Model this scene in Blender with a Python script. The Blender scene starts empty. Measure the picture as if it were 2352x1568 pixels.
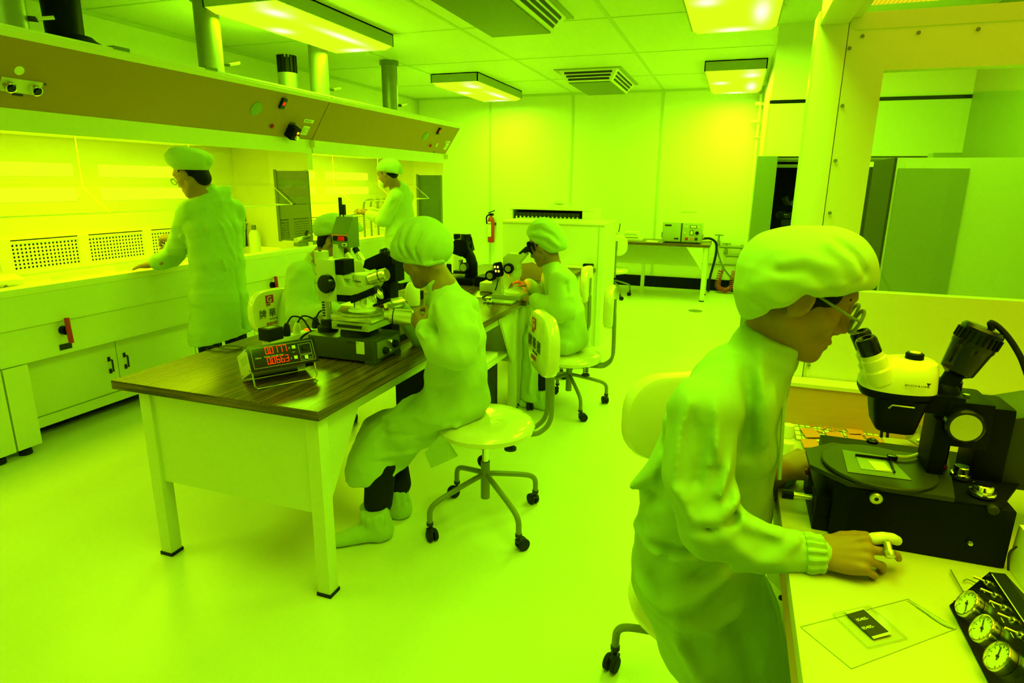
import bpy, bmesh, math, random
import numpy as np
from mathutils import Matrix, Vector
from math import radians, sin, cos, pi, sqrt
random.seed(7)
S = bpy.context.scene
COL = S.collection

# ------------------------------------------------------------------ camera
F_PX = 1421.2
YAW, PIT, ROLL = radians(19.24), radians(14.41), radians(0.65)
CAM = Vector((0.0, 0.0, 1.52))
def _basis(y, p, r):
    f = Vector((-sin(y)*cos(p), cos(y)*cos(p), -sin(p)))
    x = Vector((cos(y), sin(y), 0)); u = x.cross(f)
    return cos(r)*x + sin(r)*u, -sin(r)*x + cos(r)*u, f
CR, CU, CF = _basis(YAW, PIT, ROLL)
cd = bpy.data.cameras.new('camera'); cam = bpy.data.objects.new('camera', cd); COL.objects.link(cam)
cd.sensor_width = 36.0; cd.sensor_fit = 'HORIZONTAL'; cd.lens = F_PX/2352*36.0
cd.clip_start = 0.02; cd.clip_end = 60
cam.matrix_world = Matrix(((CR.x, CU.x, -CF.x, CAM.x), (CR.y, CU.y, -CF.y, CAM.y), (CR.z, CU.z, -CF.z, CAM.z), (0, 0, 0, 1)))
S.camera = cam

# ------------------------------------------------------------------ world, exposure, lamp colours
S.view_settings.view_transform = 'Standard'; S.view_settings.look = 'None'
S.view_settings.exposure = 0.40; S.view_settings.gamma = 1.0; S.view_settings.use_curve_mapping = False
S.cycles.use_denoising = True
S.cycles.use_adaptive_sampling = True; S.cycles.adaptive_threshold = 0.03
S.cycles.max_bounces = 10; S.cycles.diffuse_bounces = 5; S.cycles.glossy_bounces = 4
S.cycles.transparent_max_bounces = 12; S.cycles.transmission_bounces = 6
S.cycles.caustics_reflective = False; S.cycles.caustics_refractive = False
w = bpy.data.worlds.new('room_air'); S.world = w; w.use_nodes = True
w.node_tree.nodes['Background'].inputs[0].default_value = (0.25, 1.0, 0.0, 1)
w.node_tree.nodes['Background'].inputs[1].default_value = 0.05
SAFE = (0.35, 1.0, 0.0)          # filtered ceiling lamps
YELL = (0.62, 1.0, 0.0)          # yellower lamps in the hoods
BOOTH = (0.72, 1.0, 0.0)         # lamp over the clean bench
P_CEIL, P_HOOD, P_BOOTH = 43.0, 16.5, 5.5
BOOTH_LAMP = (.78, 1.05, 1.965, .9, 1.4)
def lamp_light(x, y, z, sx, sy, rgb, watts, spread=180):
    """the light a fixture gives off, just under its diffuser"""
    l = bpy.data.lights.new('lamp_light', 'AREA'); l.shape = 'RECTANGLE'; l.size = sx; l.size_y = sy; l.color = rgb; l.energy = watts; l.spread = radians(spread)
    o = bpy.data.objects.new('lamp_light', l); COL.objects.link(o); o.location = (x, y, z); return o
CEILING_LAMPS = ((-3.735, -3.095, 3.88, 5.47), (-3.735, -3.10, 7.50, 9.20), (-.45, .19, 7.54, 9.20), (-.46, .19, 4.02, 5.62), (-3.735, -3.095, .3, 1.9), (-.46, .19, .45, 2.05), (.62, 1.26, 2.9, 4.5))  # the last one is added, unseen, to brighten the tall cabinet
for (x0, x1, y0, y1), k in zip(CEILING_LAMPS, (1, 1.1, 1.1, 1.1, .3, .75, .8)): lamp_light((x0+x1)/2, (y0+y1)/2, 2.665, x1-x0-.1, y1-y0-.1, SAFE, P_CEIL*k)
lamp_light(*BOOTH_LAMP, BOOTH, P_BOOTH, 105)
HOODS = ((-.70, 2.075), (2.08, 4.85), (4.855, 7.61))
for y0, y1 in HOODS: lamp_light(-3.86, (y0+y1)/2-.28, 1.785, .36, (y1-y0)-.8, YELL, P_HOOD)

def at(x, y, X=None, Y=None, Z=None):
    """the point where the view line through a photograph pixel meets a plane of the room"""
    d = CF*F_PX + CR*(x-1176) - CU*(y-784)
    if Z is not None: t = (Z-CAM.z)/d.z
    elif Y is not None: t = (Y-CAM.y)/d.y
    else: t = (X-CAM.x)/d.x
    return CAM + d*t

# ------------------------------------------------------------------ materials
def mat(name, rgb, rough=0.5, metal=0.0, spec=0.5, bump=0.0, bscale=60.0, var=0.0, vscale=6.0, emit=None, es=0.0, coat=0.0, sheen=0.0, alpha=None, stretch=None):
    m = bpy.data.materials.new(name); m.use_nodes = True
    nt = m.node_tree; b = nt.nodes['Principled BSDF']
    b.inputs['Base Color'].default_value = (*rgb, 1); b.inputs['Roughness'].default_value = rough
    b.inputs['Metallic'].default_value = metal; b.inputs['Specular IOR Level'].default_value = spec
    b.inputs['Coat Weight'].default_value = coat; b.inputs['Coat Roughness'].default_value = 0.1
    b.inputs['Sheen Weight'].default_value = sheen
    if alpha is not None: b.inputs['Alpha'].default_value = alpha
    tc = nt.nodes.new('ShaderNodeTexCoord'); src = tc.outputs['Object']
    if stretch:
        mp = nt.nodes.new('ShaderNodeMapping'); mp.inputs['Scale'].default_value = stretch
        nt.links.new(src, mp.inputs['Vector']); src = mp.outputs['Vector']
    if var:
        n = nt.nodes.new('ShaderNodeTexNoise'); n.inputs['Scale'].default_value = vscale; n.inputs['Detail'].default_value = 5
        nt.links.new(src, n.inputs['Vector'])
        mx = nt.nodes.new('ShaderNodeMix'); mx.data_type = 'RGBA'
        lo = [max(0, c*(1-var)) for c in rgb]; hi = [min(1, c*(1+var)) for c in rgb]
        mx.inputs[6].default_value = (*lo, 1); mx.inputs[7].default_value = (*hi, 1)
        nt.links.new(n.outputs['Fac'], mx.inputs[0]); nt.links.new(mx.outputs[2], b.inputs['Base Color'])
    if bump:
        n2 = nt.nodes.new('ShaderNodeTexNoise'); n2.inputs['Scale'].default_value = bscale; n2.inputs['Detail'].default_value = 4
        nt.links.new(src, n2.inputs['Vector'])
        bp = nt.nodes.new('ShaderNodeBump'); bp.inputs['Strength'].default_value = bump; bp.inputs['Distance'].default_value = 0.01
        nt.links.new(n2.outputs['Fac'], bp.inputs['Height']); nt.links.new(bp.outputs['Normal'], b.inputs['Normal'])
    if emit:
        b.inputs['Emission Color'].default_value = (*emit, 1); b.inputs['Emission Strength'].default_value = es
    return m
def glass(name, tint=(0.95, 0.97, 0.95), gloss=0.07, rough=0.03):
    m = bpy.data.materials.new(name); m.use_nodes = True; nt = m.node_tree
    for n in list(nt.nodes): nt.nodes.remove(n)
    o = nt.nodes.new('ShaderNodeOutputMaterial'); t = nt.nodes.new('ShaderNodeBsdfTransparent'); t.inputs[0].default_value = (*tint, 1)
    g = nt.nodes.new('ShaderNodeBsdfGlossy'); g.inputs['Roughness'].default_value = rough
    x = nt.nodes.new('ShaderNodeMixShader'); x.inputs[0].default_value = gloss
    nt.links.new(t.outputs[0], x.inputs[1]); nt.links.new(g.outputs[0], x.inputs[2]); nt.links.new(x.outputs[0], o.inputs[0])
    return m
def lampmat(name, rgb, strength, hot=0.0, p0=(0, 0, 0), size=(1, 1)):
    """a lit diffuser: even glow, with the tubes and their brighter spots showing through"""
    m = bpy.data.materials.new(name); m.use_nodes = True; nt = m.node_tree
    for n in list(nt.nodes): nt.nodes.remove(n)
    o = nt.nodes.new('ShaderNodeOutputMaterial'); e = nt.nodes.new('ShaderNodeEmission')
    nt.links.new(e.outputs[0], o.inputs[0]); e.inputs[0].default_value = (*rgb, 1); e.inputs[1].default_value = strength
    if hot:
        tc = nt.nodes.new('ShaderNodeTexCoord'); sp = nt.nodes.new('ShaderNodeSeparateXYZ')
        nt.links.new(tc.outputs['Generated'], sp.inputs[0])
        def math_(op, a, b=0.0):
            n = nt.nodes.new('ShaderNodeMath'); n.operation = op
            for i, v in enumerate((a, b)):
                if isinstance(v, (int, float)): n.inputs[i].default_value = v
                else: nt.links.new(v, n.inputs[i])
            return n.outputs[0]
        def bell(v, c, w): return math_('POWER', 2.718, math_('MULTIPLY', math_('POWER', math_('DIVIDE', math_('SUBTRACT', v, c), w), 2.0), -1.0))
        acc = 0.0
        for cx, cy, wx, wy in ((.78, .10, .10, .07), (.80, .62, .07, .16), (.24, .40, .10, .05), (.50, .93, .16, .04)):
            acc = math_('ADD', acc, math_('MULTIPLY', bell(sp.outputs[0], cx, wx), bell(sp.outputs[1], cy, wy)))
        mx = nt.nodes.new('ShaderNodeMix'); mx.data_type = 'RGBA'; mx.clamp_factor = True
        mx.inputs[6].default_value = (*rgb, 1); mx.inputs[7].default_value = (1.0, 1.1, hot, 1)
        r = type('R', (), {'outputs': [acc]})
        nt.links.new(r.outputs[0], mx.inputs[0]); nt.links.new(mx.outputs[2], e.inputs[0])
    return m

M = {}
M['wall'] = mat('wall_panel', (.80, .80, .78), .38, var=.03, vscale=1.5)
M['ceil'] = mat('ceiling_panel', (.76, .78, .76), .45, var=.03, vscale=1.2)
M['seam'] = mat('joint_strip', (.55, .62, .55), .4)
M['floor'] = mat('floor_vinyl', (.74, .76, .70), .28, var=.05, vscale=3, bump=.03, bscale=150)
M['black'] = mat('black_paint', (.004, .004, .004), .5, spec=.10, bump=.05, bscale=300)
M['blackgloss'] = mat('black_gloss', (.004, .004, .004), .2, spec=.35)
M['rubber'] = mat('black_rubber', (.006, .006, .006), .7, spec=.3)
M['cream'] = mat('cream_enamel', (.78, .80, .76), .32, var=.03)
M['bench'] = mat('bench_laminate', (.70, .74, .70), .4, var=.04, vscale=3)
M['benchtop'] = mat('bench_worktop', (.80, .80, .72), .3, var=.04, vscale=4)
M['fascia'] = mat('tan_fascia', (.42, .215, .06), .5, var=.03, vscale=10)
M['white'] = mat('white_plastic', (.82, .82, .80), .35)
M['shade'] = mat('grey_panel', (.34, .38, .34), .45, var=.04)
M['alum'] = mat('brushed_metal', (.62, .62, .60), .3, metal=.9, var=.05, vscale=30)
M['chrome'] = mat('chrome', (.75, .75, .74), .12, metal=1)
M['steel'] = mat('duct_steel', (.24, .26, .24), .45, metal=.6, var=.08, vscale=8)
M['tube'] = mat('grey_tube_paint', (.20, .22, .16), .4, var=.05)
M['red'] = mat('red_plastic', (.5, .010, .008), .4)
M['redled'] = mat('red_digits', (.5, .0, .0), .5, emit=(1, .012, 0), es=.8)
M['olive'] = mat('grey_green_case', (.16, .20, .14), .45, var=.04)
M['label'] = mat('pale_label', (.80, .82, .74), .5)
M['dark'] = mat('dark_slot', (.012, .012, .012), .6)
M['ink'] = mat('black_ink', (.02, .02, .02), .6)
M['inkw'] = mat('white_ink', (.82, .82, .75), .5)
M['glass'] = glass('clear_glass')
M['tint'] = glass('tinted_glass', (.36, .42, .36), .05, .08)
M['acryl'] = glass('acrylic_sheet', (.97, .98, .95), .03, .05)
M['edge'] = mat('acrylic_edge', (.9, .9, .8), .2)
M['coat'] = mat('coat_cloth', (.37, .53, .32), .85, spec=.15, bump=.12, bscale=900, var=.05, vscale=30, sheen=.1)
M['cap'] = mat('cap_cloth', (.44, .58, .37), .85, spec=.15, bump=.12, bscale=900, sheen=.1)
M['coat2'] = mat('coat_cloth_pale', (.47, .60, .40), .85, spec=.15, bump=.1, bscale=700, sheen=.1)
M['skin'] = mat('skin', (.34, .175, .10), .5, spec=.35, bump=.03, bscale=400, var=.06, vscale=30)
M['hair'] = mat('black_hair', (.006, .005, .005), .5, spec=.10, bump=.5, bscale=200, stretch=(1, 1, .1))
M['trouser'] = mat('black_trousers', (.008, .008, .008), .85, spec=.2)
M['vinyl'] = mat('chair_vinyl', (.78, .74, .58), .35, var=.04)
M['plastic_wrap'] = mat('wrapped_vinyl', (.80, .76, .60), .18, bump=.5, bscale=14, coat=.6)
M['brownbox'] = mat('brown_card', (.75, .26, .10), .7)
M['redbrown'] = mat('orange_hose', (.36, .05, .01), .35)
M['paper'] = mat('white_paper', (.84, .84, .80), .7)
M['desk'] = mat('desk_laminate', (.58, .55, .46), .45, var=.03, vscale=3)

def woodmat(name, c1, c2, axis='y'):
    m = bpy.data.materials.new(name); m.use_nodes = True; nt = m.node_tree; b = nt.nodes['Principled BSDF']
    tc = nt.nodes.new('ShaderNodeTexCoord'); mp = nt.nodes.new('ShaderNodeMapping')
    mp.inputs['Scale'].default_value = (2.2, 55, 55) if axis == 'x' else (70, 1.6, 70)
    n = nt.nodes.new('ShaderNodeTexNoise'); n.inputs['Scale'].default_value = 1.6; n.inputs['Detail'].default_value = 6; n.inputs['Roughness'].default_value = .65
    cr = nt.nodes.new('ShaderNodeValToRGB'); cr.color_ramp.elements[0].position = .42; cr.color_ramp.elements[1].position = .60
    cr.color_ramp.elements[0].color = (*c1, 1); cr.color_ramp.elements[1].color = (*c2, 1)
    nt.links.new(tc.outputs['Object'], mp.inputs[0]); nt.links.new(mp.outputs[0], n.inputs['Vector'])
    nt.links.new(n.outputs['Fac'], cr.inputs[0]); nt.links.new(cr.outputs[0], b.inputs['Base Color'])
    b.inputs['Roughness'].default_value = .26
    return m
M['wood'] = woodmat('wood_laminate', (.06, .032, .02), (.21, .105, .055))
M['woodx'] = woodmat('wood_laminate_cross', (.06, .032, .02), (.21, .105, .055), 'x')
M['ledge'] = mat('wood_ledge', (.62, .34, .16), .5, var=.08, vscale=12, stretch=(1, 6, 8))

# ------------------------------------------------------------------ mesh builder
def frame_from(d, up=Vector((0, 0, 1))):
    d = Vector(d).normalized(); up = Vector(up)
    if abs(d.dot(up)) > .98: up = Vector((1, 0, 0)) if abs(d.x) < .9 else Vector((0, 1, 0))
    x = up.cross(d).normalized(); y = d.cross(x)
    return x, y, d
class MB:
    def __init__(self): self.bm = bmesh.new()
    def _merge(self, verts, faces, smooth=False):
        vs = [self.bm.verts.new(v) for v in verts]
        for f in faces:
            try:
                fa = self.bm.faces.new([vs[i] for i in f]); fa.smooth = smooth
            except ValueError: pass
        return vs
    def box(self, x0, x1, y0, y1, z0, z1, bev=0.0, mtx=None, seg=2):
        t = bmesh.new()
        v = [t.verts.new(p) for p in ((x0,y0,z0),(x1,y0,z0),(x1,y1,z0),(x0,y1,z0),(x0,y0,z1),(x1,y0,z1),(x1,y1,z1),(x0,y1,z1))]
        for f in ((3,2,1,0),(4,5,6,7),(0,1,5,4),(1,2,6,5),(2,3,7,6),(3,0,4,7)): t.faces.new([v[i] for i in f])
        if bev: bmesh.ops.bevel(t, geom=t.edges[:], offset=bev, segments=seg, profile=.7, affect='EDGES')
        bmesh.ops.recalc_face_normals(t, faces=t.faces[:])
        if mtx is not None: bmesh.ops.transform(t, matrix=mtx, verts=t.verts[:])
        self._add(t, bool(bev)); return self
    def _add(self, t, smooth=False):
        t.verts.index_update()
        self._merge([v.co.copy() for v in t.verts], [[v.index for v in f.verts] for f in t.faces], smooth); t.free()
    def obox(self, c, size, ax=None, ay=None, bev=0.0):
        """box centred at c with local axes ax, ay (z = ax x ay)"""
        ax = Vector(ax or (1,0,0)).normalized(); ay = Vector(ay or (0,1,0)); az = ax.cross(ay).normalized(); ay = az.cross(ax)
        m = Matrix(((ax.x, ay.x, az.x, c[0]), (ax.y, ay.y, az.y, c[1]), (ax.z, ay.z, az.z, c[2]), (0,0,0,1)))
        a, b, d = [s/2 for s in size]
        return self.box(-a, a, -b, b, -d, d, bev, m)
    def cyl(self, p0, p1, r0, r1=None, seg=20, cap=True, bev=0.0):
        r1 = r0 if r1 is None else r1; p0 = Vector(p0); p1 = Vector(p1); x, y, d = frame_from(p1-p0)
        prof = [(p0, r0), (p1, r1)]
        if bev: prof = [(p0, r0-bev), (p0+d*bev, r0), (p1-d*bev, r1), (p1, r1-bev)]
        vs = []
        for p, r in prof:
            for i in range(seg):
                a = 2*pi*i/seg; vs.append(p + x*cos(a)*r + y*sin(a)*r)
        n = len(prof); fs = [(k*seg+i, k*seg+(i+1)%seg, (k+1)*seg+(i+1)%seg, (k+1)*seg+i) for k in range(n-1) for i in range(seg)]
        if cap: fs += [tuple(range(seg))[::-1], tuple(range((n-1)*seg, n*seg))]
        self._merge(vs, fs, True); return self
    def lathe(self, prof, o=(0,0,0), axis=(0,0,1), seg=28, sx=1.0, sy=1.0, up=(0,1,0)):
        """prof: (radius, height) pairs along axis"""
        o = Vector(o); x, y, d = frame_from(axis, up); vs = []
        for r, h in prof:
            for i in range(seg):
                a = 2*pi*i/seg; vs.append(o + d*h + x*cos(a)*r*sx + y*sin(a)*r*sy)
        n = len(prof); fs = [(k*seg+i, k*seg+(i+1)%seg, (k+1)*seg+(i+1)%seg, (k+1)*seg+i) for k in range(n-1) for i in range(seg)]
        fs += [tuple(range(seg))[::-1], tuple(range((n-1)*seg, n*seg))]
        self._merge(vs, fs, True); return self
    def tube(self, pts, r, seg=10, smooth=0, closed=False, rs=None):
        pts = [Vector(p) for p in pts]
        if smooth: pts = catmull(pts, smooth, closed)
        n = len(pts); vs = []; prev = None
        for i, p in enumerate(pts):
            d = (pts[(i+1) % n] if (closed or i < n-1) else p) - (pts[i-1] if (closed or i > 0) else p)
            if d.length < 1e-9: d = Vector((0,0,1))
            d.normalize()
            if prev is None: x, y, _ = frame_from(d)
            else:
                x = prev - d*prev.dot(d)
                if x.length < 1e-6: x, y, _ = frame_from(d)
                x.normalize(); y = d.cross(x)
            prev = x; rr = r if rs is None else rs[min(i*len(rs)//n, len(rs)-1)]
            for k in range(seg):
                a = 2*pi*k/seg; vs.append(p + x*cos(a)*rr + y*sin(a)*rr)
        m = n if closed else n-1
        fs = [(k*seg+i, k*seg+(i+1)%seg, ((k+1)%n)*seg+(i+1)%seg, ((k+1)%n)*seg+i) for k in range(m) for i in range(seg)]
        if not closed: fs += [tuple(range(seg))[::-1], tuple(range((n-1)*seg, n*seg))]
        self._merge(vs, fs, True); return self
    def ell(self, c, r, seg=20, rings=12, mtx=None):
        t = bmesh.new(); bmesh.ops.create_uvsphere(t, u_segments=seg, v_segments=rings, radius=1)
        m = Matrix.Translation(Vector(c)) @ (mtx.to_4x4() if mtx else Matrix.Identity(4)) @ Matrix.Diagonal((*r, 1))
        bmesh.ops.transform(t, matrix=m, verts=t.verts[:]); self._add(t, True); return self
    def prism(self, poly, o, ax, ay, h, bev=0.0):
        """2-D polygon in the plane of ax, ay, extruded h along ax x ay"""
        o = Vector(o); ax = Vector(ax).normalized(); ay = Vector(ay).normalized(); az = ax.cross(ay).normalized()
        t = bmesh.new(); a = [t.verts.new(o+ax*u+ay*v) for u, v in poly]; b = [t.verts.new(o+ax*u+ay*v+az*h) for u, v in poly]
        n = len(poly); t.faces.new(a[::-1]); t.faces.new(b)
        for i in range(n): t.faces.new((a[i], a[(i+1)%n], b[(i+1)%n], b[i]))
        bmesh.ops.recalc_face_normals(t, faces=t.faces[:])
        if bev: bmesh.ops.bevel(t, geom=t.edges[:], offset=bev, segments=2, profile=.7, affect='EDGES')
        self._add(t, bool(bev)); return self
    def loft(self, rings, cap=True, smooth=True):
        n = len(rings[0]); vs = [Vector(p) for r in rings for p in r]
        fs = [(k*n+i, k*n+(i+1)%n, (k+1)*n+(i+1)%n, (k+1)*n+i) for k in range(len(rings)-1) for i in range(n)]
        if cap: fs += [tuple(range(n))[::-1], tuple(range((len(rings)-1)*n, len(rings)*n))]
        self._merge(vs, fs, smooth); return self
    def mesh(self, name, material, angle=35):
        me = bpy.data.meshes.new(name)
        bmesh.ops.recalc_face_normals(self.bm, faces=self.bm.faces[:])
        self.bm.to_mesh(me); self.bm.free()
        if any(p.use_smooth for p in me.polygons): me.set_sharp_from_angle(angle=radians(angle))
        if material: me.materials.append(material)
        return me
def catmull(pts, k=6, closed=False):
    n = len(pts); out = []
    rng = range(n if closed else n-1)
    for i in rng:
        p0 = pts[(i-1) % n] if (closed or i > 0) else pts[0]*2-pts[1]
        p1 = pts[i]; p2 = pts[(i+1) % n]
        p3 = pts[(i+2) % n] if (closed or i+2 < n) else pts[-1]*2-pts[-2]
        for j in range(k):
            t = j/k; out.append(.5*((2*p1)+(p2-p0)*t+(2*p0-5*p1+4*p2-p3)*t*t+(3*p1-p0-3*p2+p3)*t**3))
    if not closed: out.append(pts[-1].copy())
    return out
def rrect(w, h, r, n=5):
    out = []
    for cx, cy, a0 in ((w/2-r, h/2-r, 0), (-w/2+r, h/2-r, 90), (-w/2+r, -h/2+r, 180), (w/2-r, -h/2+r, 270)):
        for i in range(n+1):
            a = radians(a0+90*i/n); out.append((cx+r*cos(a), cy+r*sin(a)))
    return out

# ------------------------------------------------------------------ objects
LOCAL = set()
def tag(o, label=None, cat=None, group=None, kind=None):
    if label: o['label'] = label
    if cat: o['category'] = cat
    if group: o['group'] = group
    if kind: o['kind'] = kind
    return o
def thing(name, label, cat, loc=(0,0,0), rz=0.0, group=None, local=False):
    """an Empty at the thing's base; its parts are given in room coordinates unless local"""
    o = bpy.data.objects.new(name, None); COL.objects.link(o); o.empty_display_size = .05
    o.location = loc; o.rotation_euler = (0, 0, rz); tag(o, label, cat, group)
    if local: LOCAL.add(o.name)
    return o
def link(o, parent=None):
    COL.objects.link(o)
    if parent is not None:
        o.parent = parent
        if parent.type == 'EMPTY' and parent.name not in LOCAL: o.location = -parent.location
    return o
def part(name, mb, m, parent, label=None, angle=35):
    me = mb.mesh(name, m, angle) if isinstance(mb, MB) else mb
    o = bpy.data.objects.new(name, me); link(o, parent)
    if label: o['label'] = label
    return o
def one(name, mb, m, label, cat, group=None, kind=None, angle=35):
    """a thing that is a single mesh"""
    o = bpy.data.objects.new(name, mb.mesh(name, m, angle) if isinstance(mb, MB) else mb); COL.objects.link(o)
    return tag(o, label, cat, group, kind)
def struct(name, mb, m, parent=None):
    o = bpy.data.objects.new(name, mb.mesh(name, m)); link(o, parent); o['kind'] = 'structure'; return o
def dup(root, loc, rz=None, label=None):
    r = root.copy(); COL.objects.link(r); r.location = loc
    if rz is not None: r.rotation_euler = (0, 0, rz)
    if label: r['label'] = label
    if root.name in LOCAL: LOCAL.add(r.name)
    for ch in list(root.children):
        c = ch.copy(); COL.objects.link(c); c.parent = r
        for g in list(ch.children):
            d = g.copy(); COL.objects.link(d); d.parent = c
    return r
def text_mesh(txt, o, ax, ay, size, m, depth=.0006, align='LEFT', name='lettering', sx=1.0):
    """lettering as a real raised mesh: o = baseline start, ax reading direction, ay up"""
    cu = bpy.data.curves.new(name, 'FONT'); cu.body = txt; cu.size = size; cu.extrude = depth; cu.align_x = align; cu.resolution_u = 3
    ob = bpy.data.objects.new(name, cu); COL.objects.link(ob)
    dg = bpy.context.evaluated_depsgraph_get(); me = bpy.data.meshes.new_from_object(ob.evaluated_get(dg))
    bpy.data.objects.remove(ob); bpy.data.curves.remove(cu)
    ax = Vector(ax).normalized(); ay = Vector(ay); az = ax.cross(ay).normalized(); ay = az.cross(ax)
    o = Vector(o); me.transform(Matrix(((ax.x*sx, ay.x, az.x, o.x), (ax.y*sx, ay.y, az.y, o.y), (ax.z*sx, ay.z, az.z, o.z), (0,0,0,1))))
    me.materials.clear(); me.materials.append(m); me.name = name
    return me
def text(txt, o, ax, ay, size, m, parent, name='lettering', **k):
    return part(name, text_mesh(txt, o, ax, ay, size, m, name=name, **k), m, parent)
def merge_meshes(name, meshes, m):
    t = bmesh.new()
    for me in meshes: t.from_mesh(me); bpy.data.meshes.remove(me)
    out = bpy.data.meshes.new(name); t.to_mesh(out); t.free(); out.materials.append(m); return out
# ================================================================== the room
XL, YB, ZC, YF, XR = -5.05, 9.58, 2.82, -2.2, 1.67
struct('floor', MB().box(XL-.1, 2.2, YF-.1, YB+.1, -.1, 0), M['floor'])
struct('ceiling', MB().box(XL-.1, 2.2, YF-.1, YB+.1, ZC, ZC+.1), M['ceil'])
struct('wall_left', MB().box(XL-.1, XL, YF, YB, 0, ZC), M['wall'])
struct('wall_back', MB().box(XL, 2.2, YB, YB+.1, 0, ZC), M['wall'])
struct('wall_front', MB().box(XL, 2.2, YF-.1, YF, 0, ZC), M['wall'])
struct('wall_right', MB().box(XR, XR+.1, YF, 6.05, 0, ZC), M['shade'])
struct('wall_side', MB().box(.24, .32, 6.14, YB, 0, ZC), M['wall'])
# partition with a header over a dark opening
struct('wall_header', MB().box(.21, XR, 6.05, 6.14, 2.225, ZC).box(.21, XR, 6.05, 6.14, 1.765, 2.195).box(.22, XR, 6.07, 6.14, 2.19, 2.23), M['wall'])
g = MB(); g.box(.2, XR, 6.046, 6.052, 2.197, 2.222); struct('trim_1', g, M['black'])
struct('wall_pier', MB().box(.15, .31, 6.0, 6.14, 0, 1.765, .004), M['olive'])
struct('wall_alcove', MB().box(.32, 2.2, 7.5, 7.56, 0, ZC).box(2.1, 2.2, 6.14, 7.5, 0, ZC), M['black'])  # walls made black: the unlit room's darkness is put into the colour
# ceiling joints and wall seams
g = MB()
for x in (-5.04, -3.74, -2.42, -1.10): g.box(x-.018, x+.018, YF, YB, ZC-.004, ZC+.01)
struct('trim_2', g, M['seam'])
g = MB()
for y in (-.35, 1.10, 2.55, 4.0, 5.45, 6.90, 8.33): g.box(XL, .22, y-.010, y+.010, ZC-.003, ZC+.01)
struct('trim_3', g, M['seam'])
g = MB()
for x in (-5.0, -3.745, -2.415, -1.097, .20): g.box(x-.016, x+.016, YB-.008, YB+.01, 0, ZC)
struct('trim_4', g, M['seam'])
struct('trim_5', MB().box(XL, .24, YB-.03, YB, ZC-.03, ZC), M['seam'])
struct('trim_6', MB().box(XL, XL+.02, YF, YB, ZC-.035, ZC), M['seam'])
struct('baseboard_back', MB().box(XL, .24, YB-.03, YB, 0, .165), M['black'])
one('floor_drain', MB().cyl((-.34, 7.87, -.002), (-.34, 7.87, .004), .085, seg=32), M['tube'], 'round grey drain cover set in the floor before the back table', 'drain cover')

# ceiling lamps
def ceiling_lamp(x0, x1, y0, y1, label):
    t = thing('ceiling_light', label, 'ceiling light', ((x0+x1)/2, (y0+y1)/2, ZC), group='ceiling lights')
    z = ZC-.105
    g = MB()
    g.box(x0, x1, y0, y0+.012, z, ZC).box(x0, x1, y1-.012, y1, z, ZC).box(x0, x0+.012, y0, y1, z, ZC).box(x1-.012, x1, y0, y1, z, ZC).box(x0, x1, y0, y1, ZC-.012, ZC)
    part('housing', g, M['shade'], t)
    d = MB(); a = .012; r0 = [(x0+a, y0+a, z), (x1-a, y0+a, z), (x1-a, y1-a, z), (x0+a, y1-a, z)]
    b = .055; r1 = [(x0+b, y0+b, z-.035), (x1-b, y0+b, z-.035), (x1-b, y1-b, z-.035), (x0+b, y1-b, z-.035)]
    d.loft([r0, r1], smooth=False)
    part('diffuser', d, LAMP, t)
    return t
LAMP = lampmat('lit_diffuser', (.55, .95, .006), 1.0, hot=.65)
ceiling_lamp(-3.735, -3.095, 3.88, 5.47, 'largest ceiling light, over the standing man, boxed housing with glowing diffuser')
ceiling_lamp(-3.735, -3.10, 7.50, 9.20, 'small ceiling light beside the far vent above the second hood')
ceiling_lamp(-.45, .19, 7.54, 9.20, 'ceiling light over the back table at right of the far vent')
ceiling_lamp(-.46, .19, 4.02, 5.62, 'bright ceiling light cut by the top edge beside the clean bench post')
ceiling_lamp(-3.735, -3.095, .3, 1.9, 'ceiling light above the near wet bench, beyond the top left of the picture')
ceiling_lamp(-.46, .19, .45, 2.05, 'ceiling light right above the front person, beyond the top of the picture')
ceiling_lamp(.62, 1.26, 2.9, 4.5, 'added unseen ceiling light that brightens the tall cabinet')
# ceiling air units
def air_unit(y0, y1, label):
    x0, x1 = -2.17, -1.37
    t = thing('air_conditioner', label, 'air vent', ((x0+x1)/2, (y0+y1)/2, ZC), group='ceiling air units')
    z1 = ZC-.012; z0 = ZC-.13; i = .13
    part('flange', MB().box(x0, x1, y0, y1, z1, ZC), M['shade'], t)
    top = [(x0+.05, y0+.05, z1), (x1-.05, y0+.05, z1), (x1-.05, y1-.05, z1), (x0+.05, y1-.05, z1)]
    bot = [(x0+i, y0+i, z0), (x1-i, y0+i, z0), (x1-i, y1-i, z0), (x0+i, y1-i, z0)]
    part('grille_body', MB().loft([top, bot], smooth=False), M['white'], t)
    def lerp(p, q, k): return Vector(p)*(1-k)+Vector(q)*k
    for a, b in ((0, 1), (1, 2), (2, 3), (3, 0)):
        nrm = (Vector(bot[b])-Vector(bot[a])).cross(Vector(top[a])-Vector(bot[a])).normalized()
        if nrm.z > 0: nrm = -nrm
        for k in (.22, .50, .78):
            p = lerp(lerp(top[a], bot[a], k), lerp(top[b], bot[b], k), .07); q = lerp(lerp(top[a], bot[a], k), lerp(top[b], bot[b], k), .93)
            mid = (p+q)/2; ax = (q-p).normalized()
            part('slot', MB().obox(mid, ((q-p).length, .026, .006), ax, nrm.cross(ax)), M['dark'], t)
    part('bottom_plate', MB().box(x0+i+.02, x1-i-.02, y0+i+.02, y1-i-.02, z0-.012, z0+.002, .003), M['olive'], t)
    return t
air_unit(3.92, 5.36, 'larger square ceiling air unit with dark slots, cut by the top edge')
air_unit(7.60, 8.98, 'smaller ceiling air unit with dark slots near the back wall')

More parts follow.
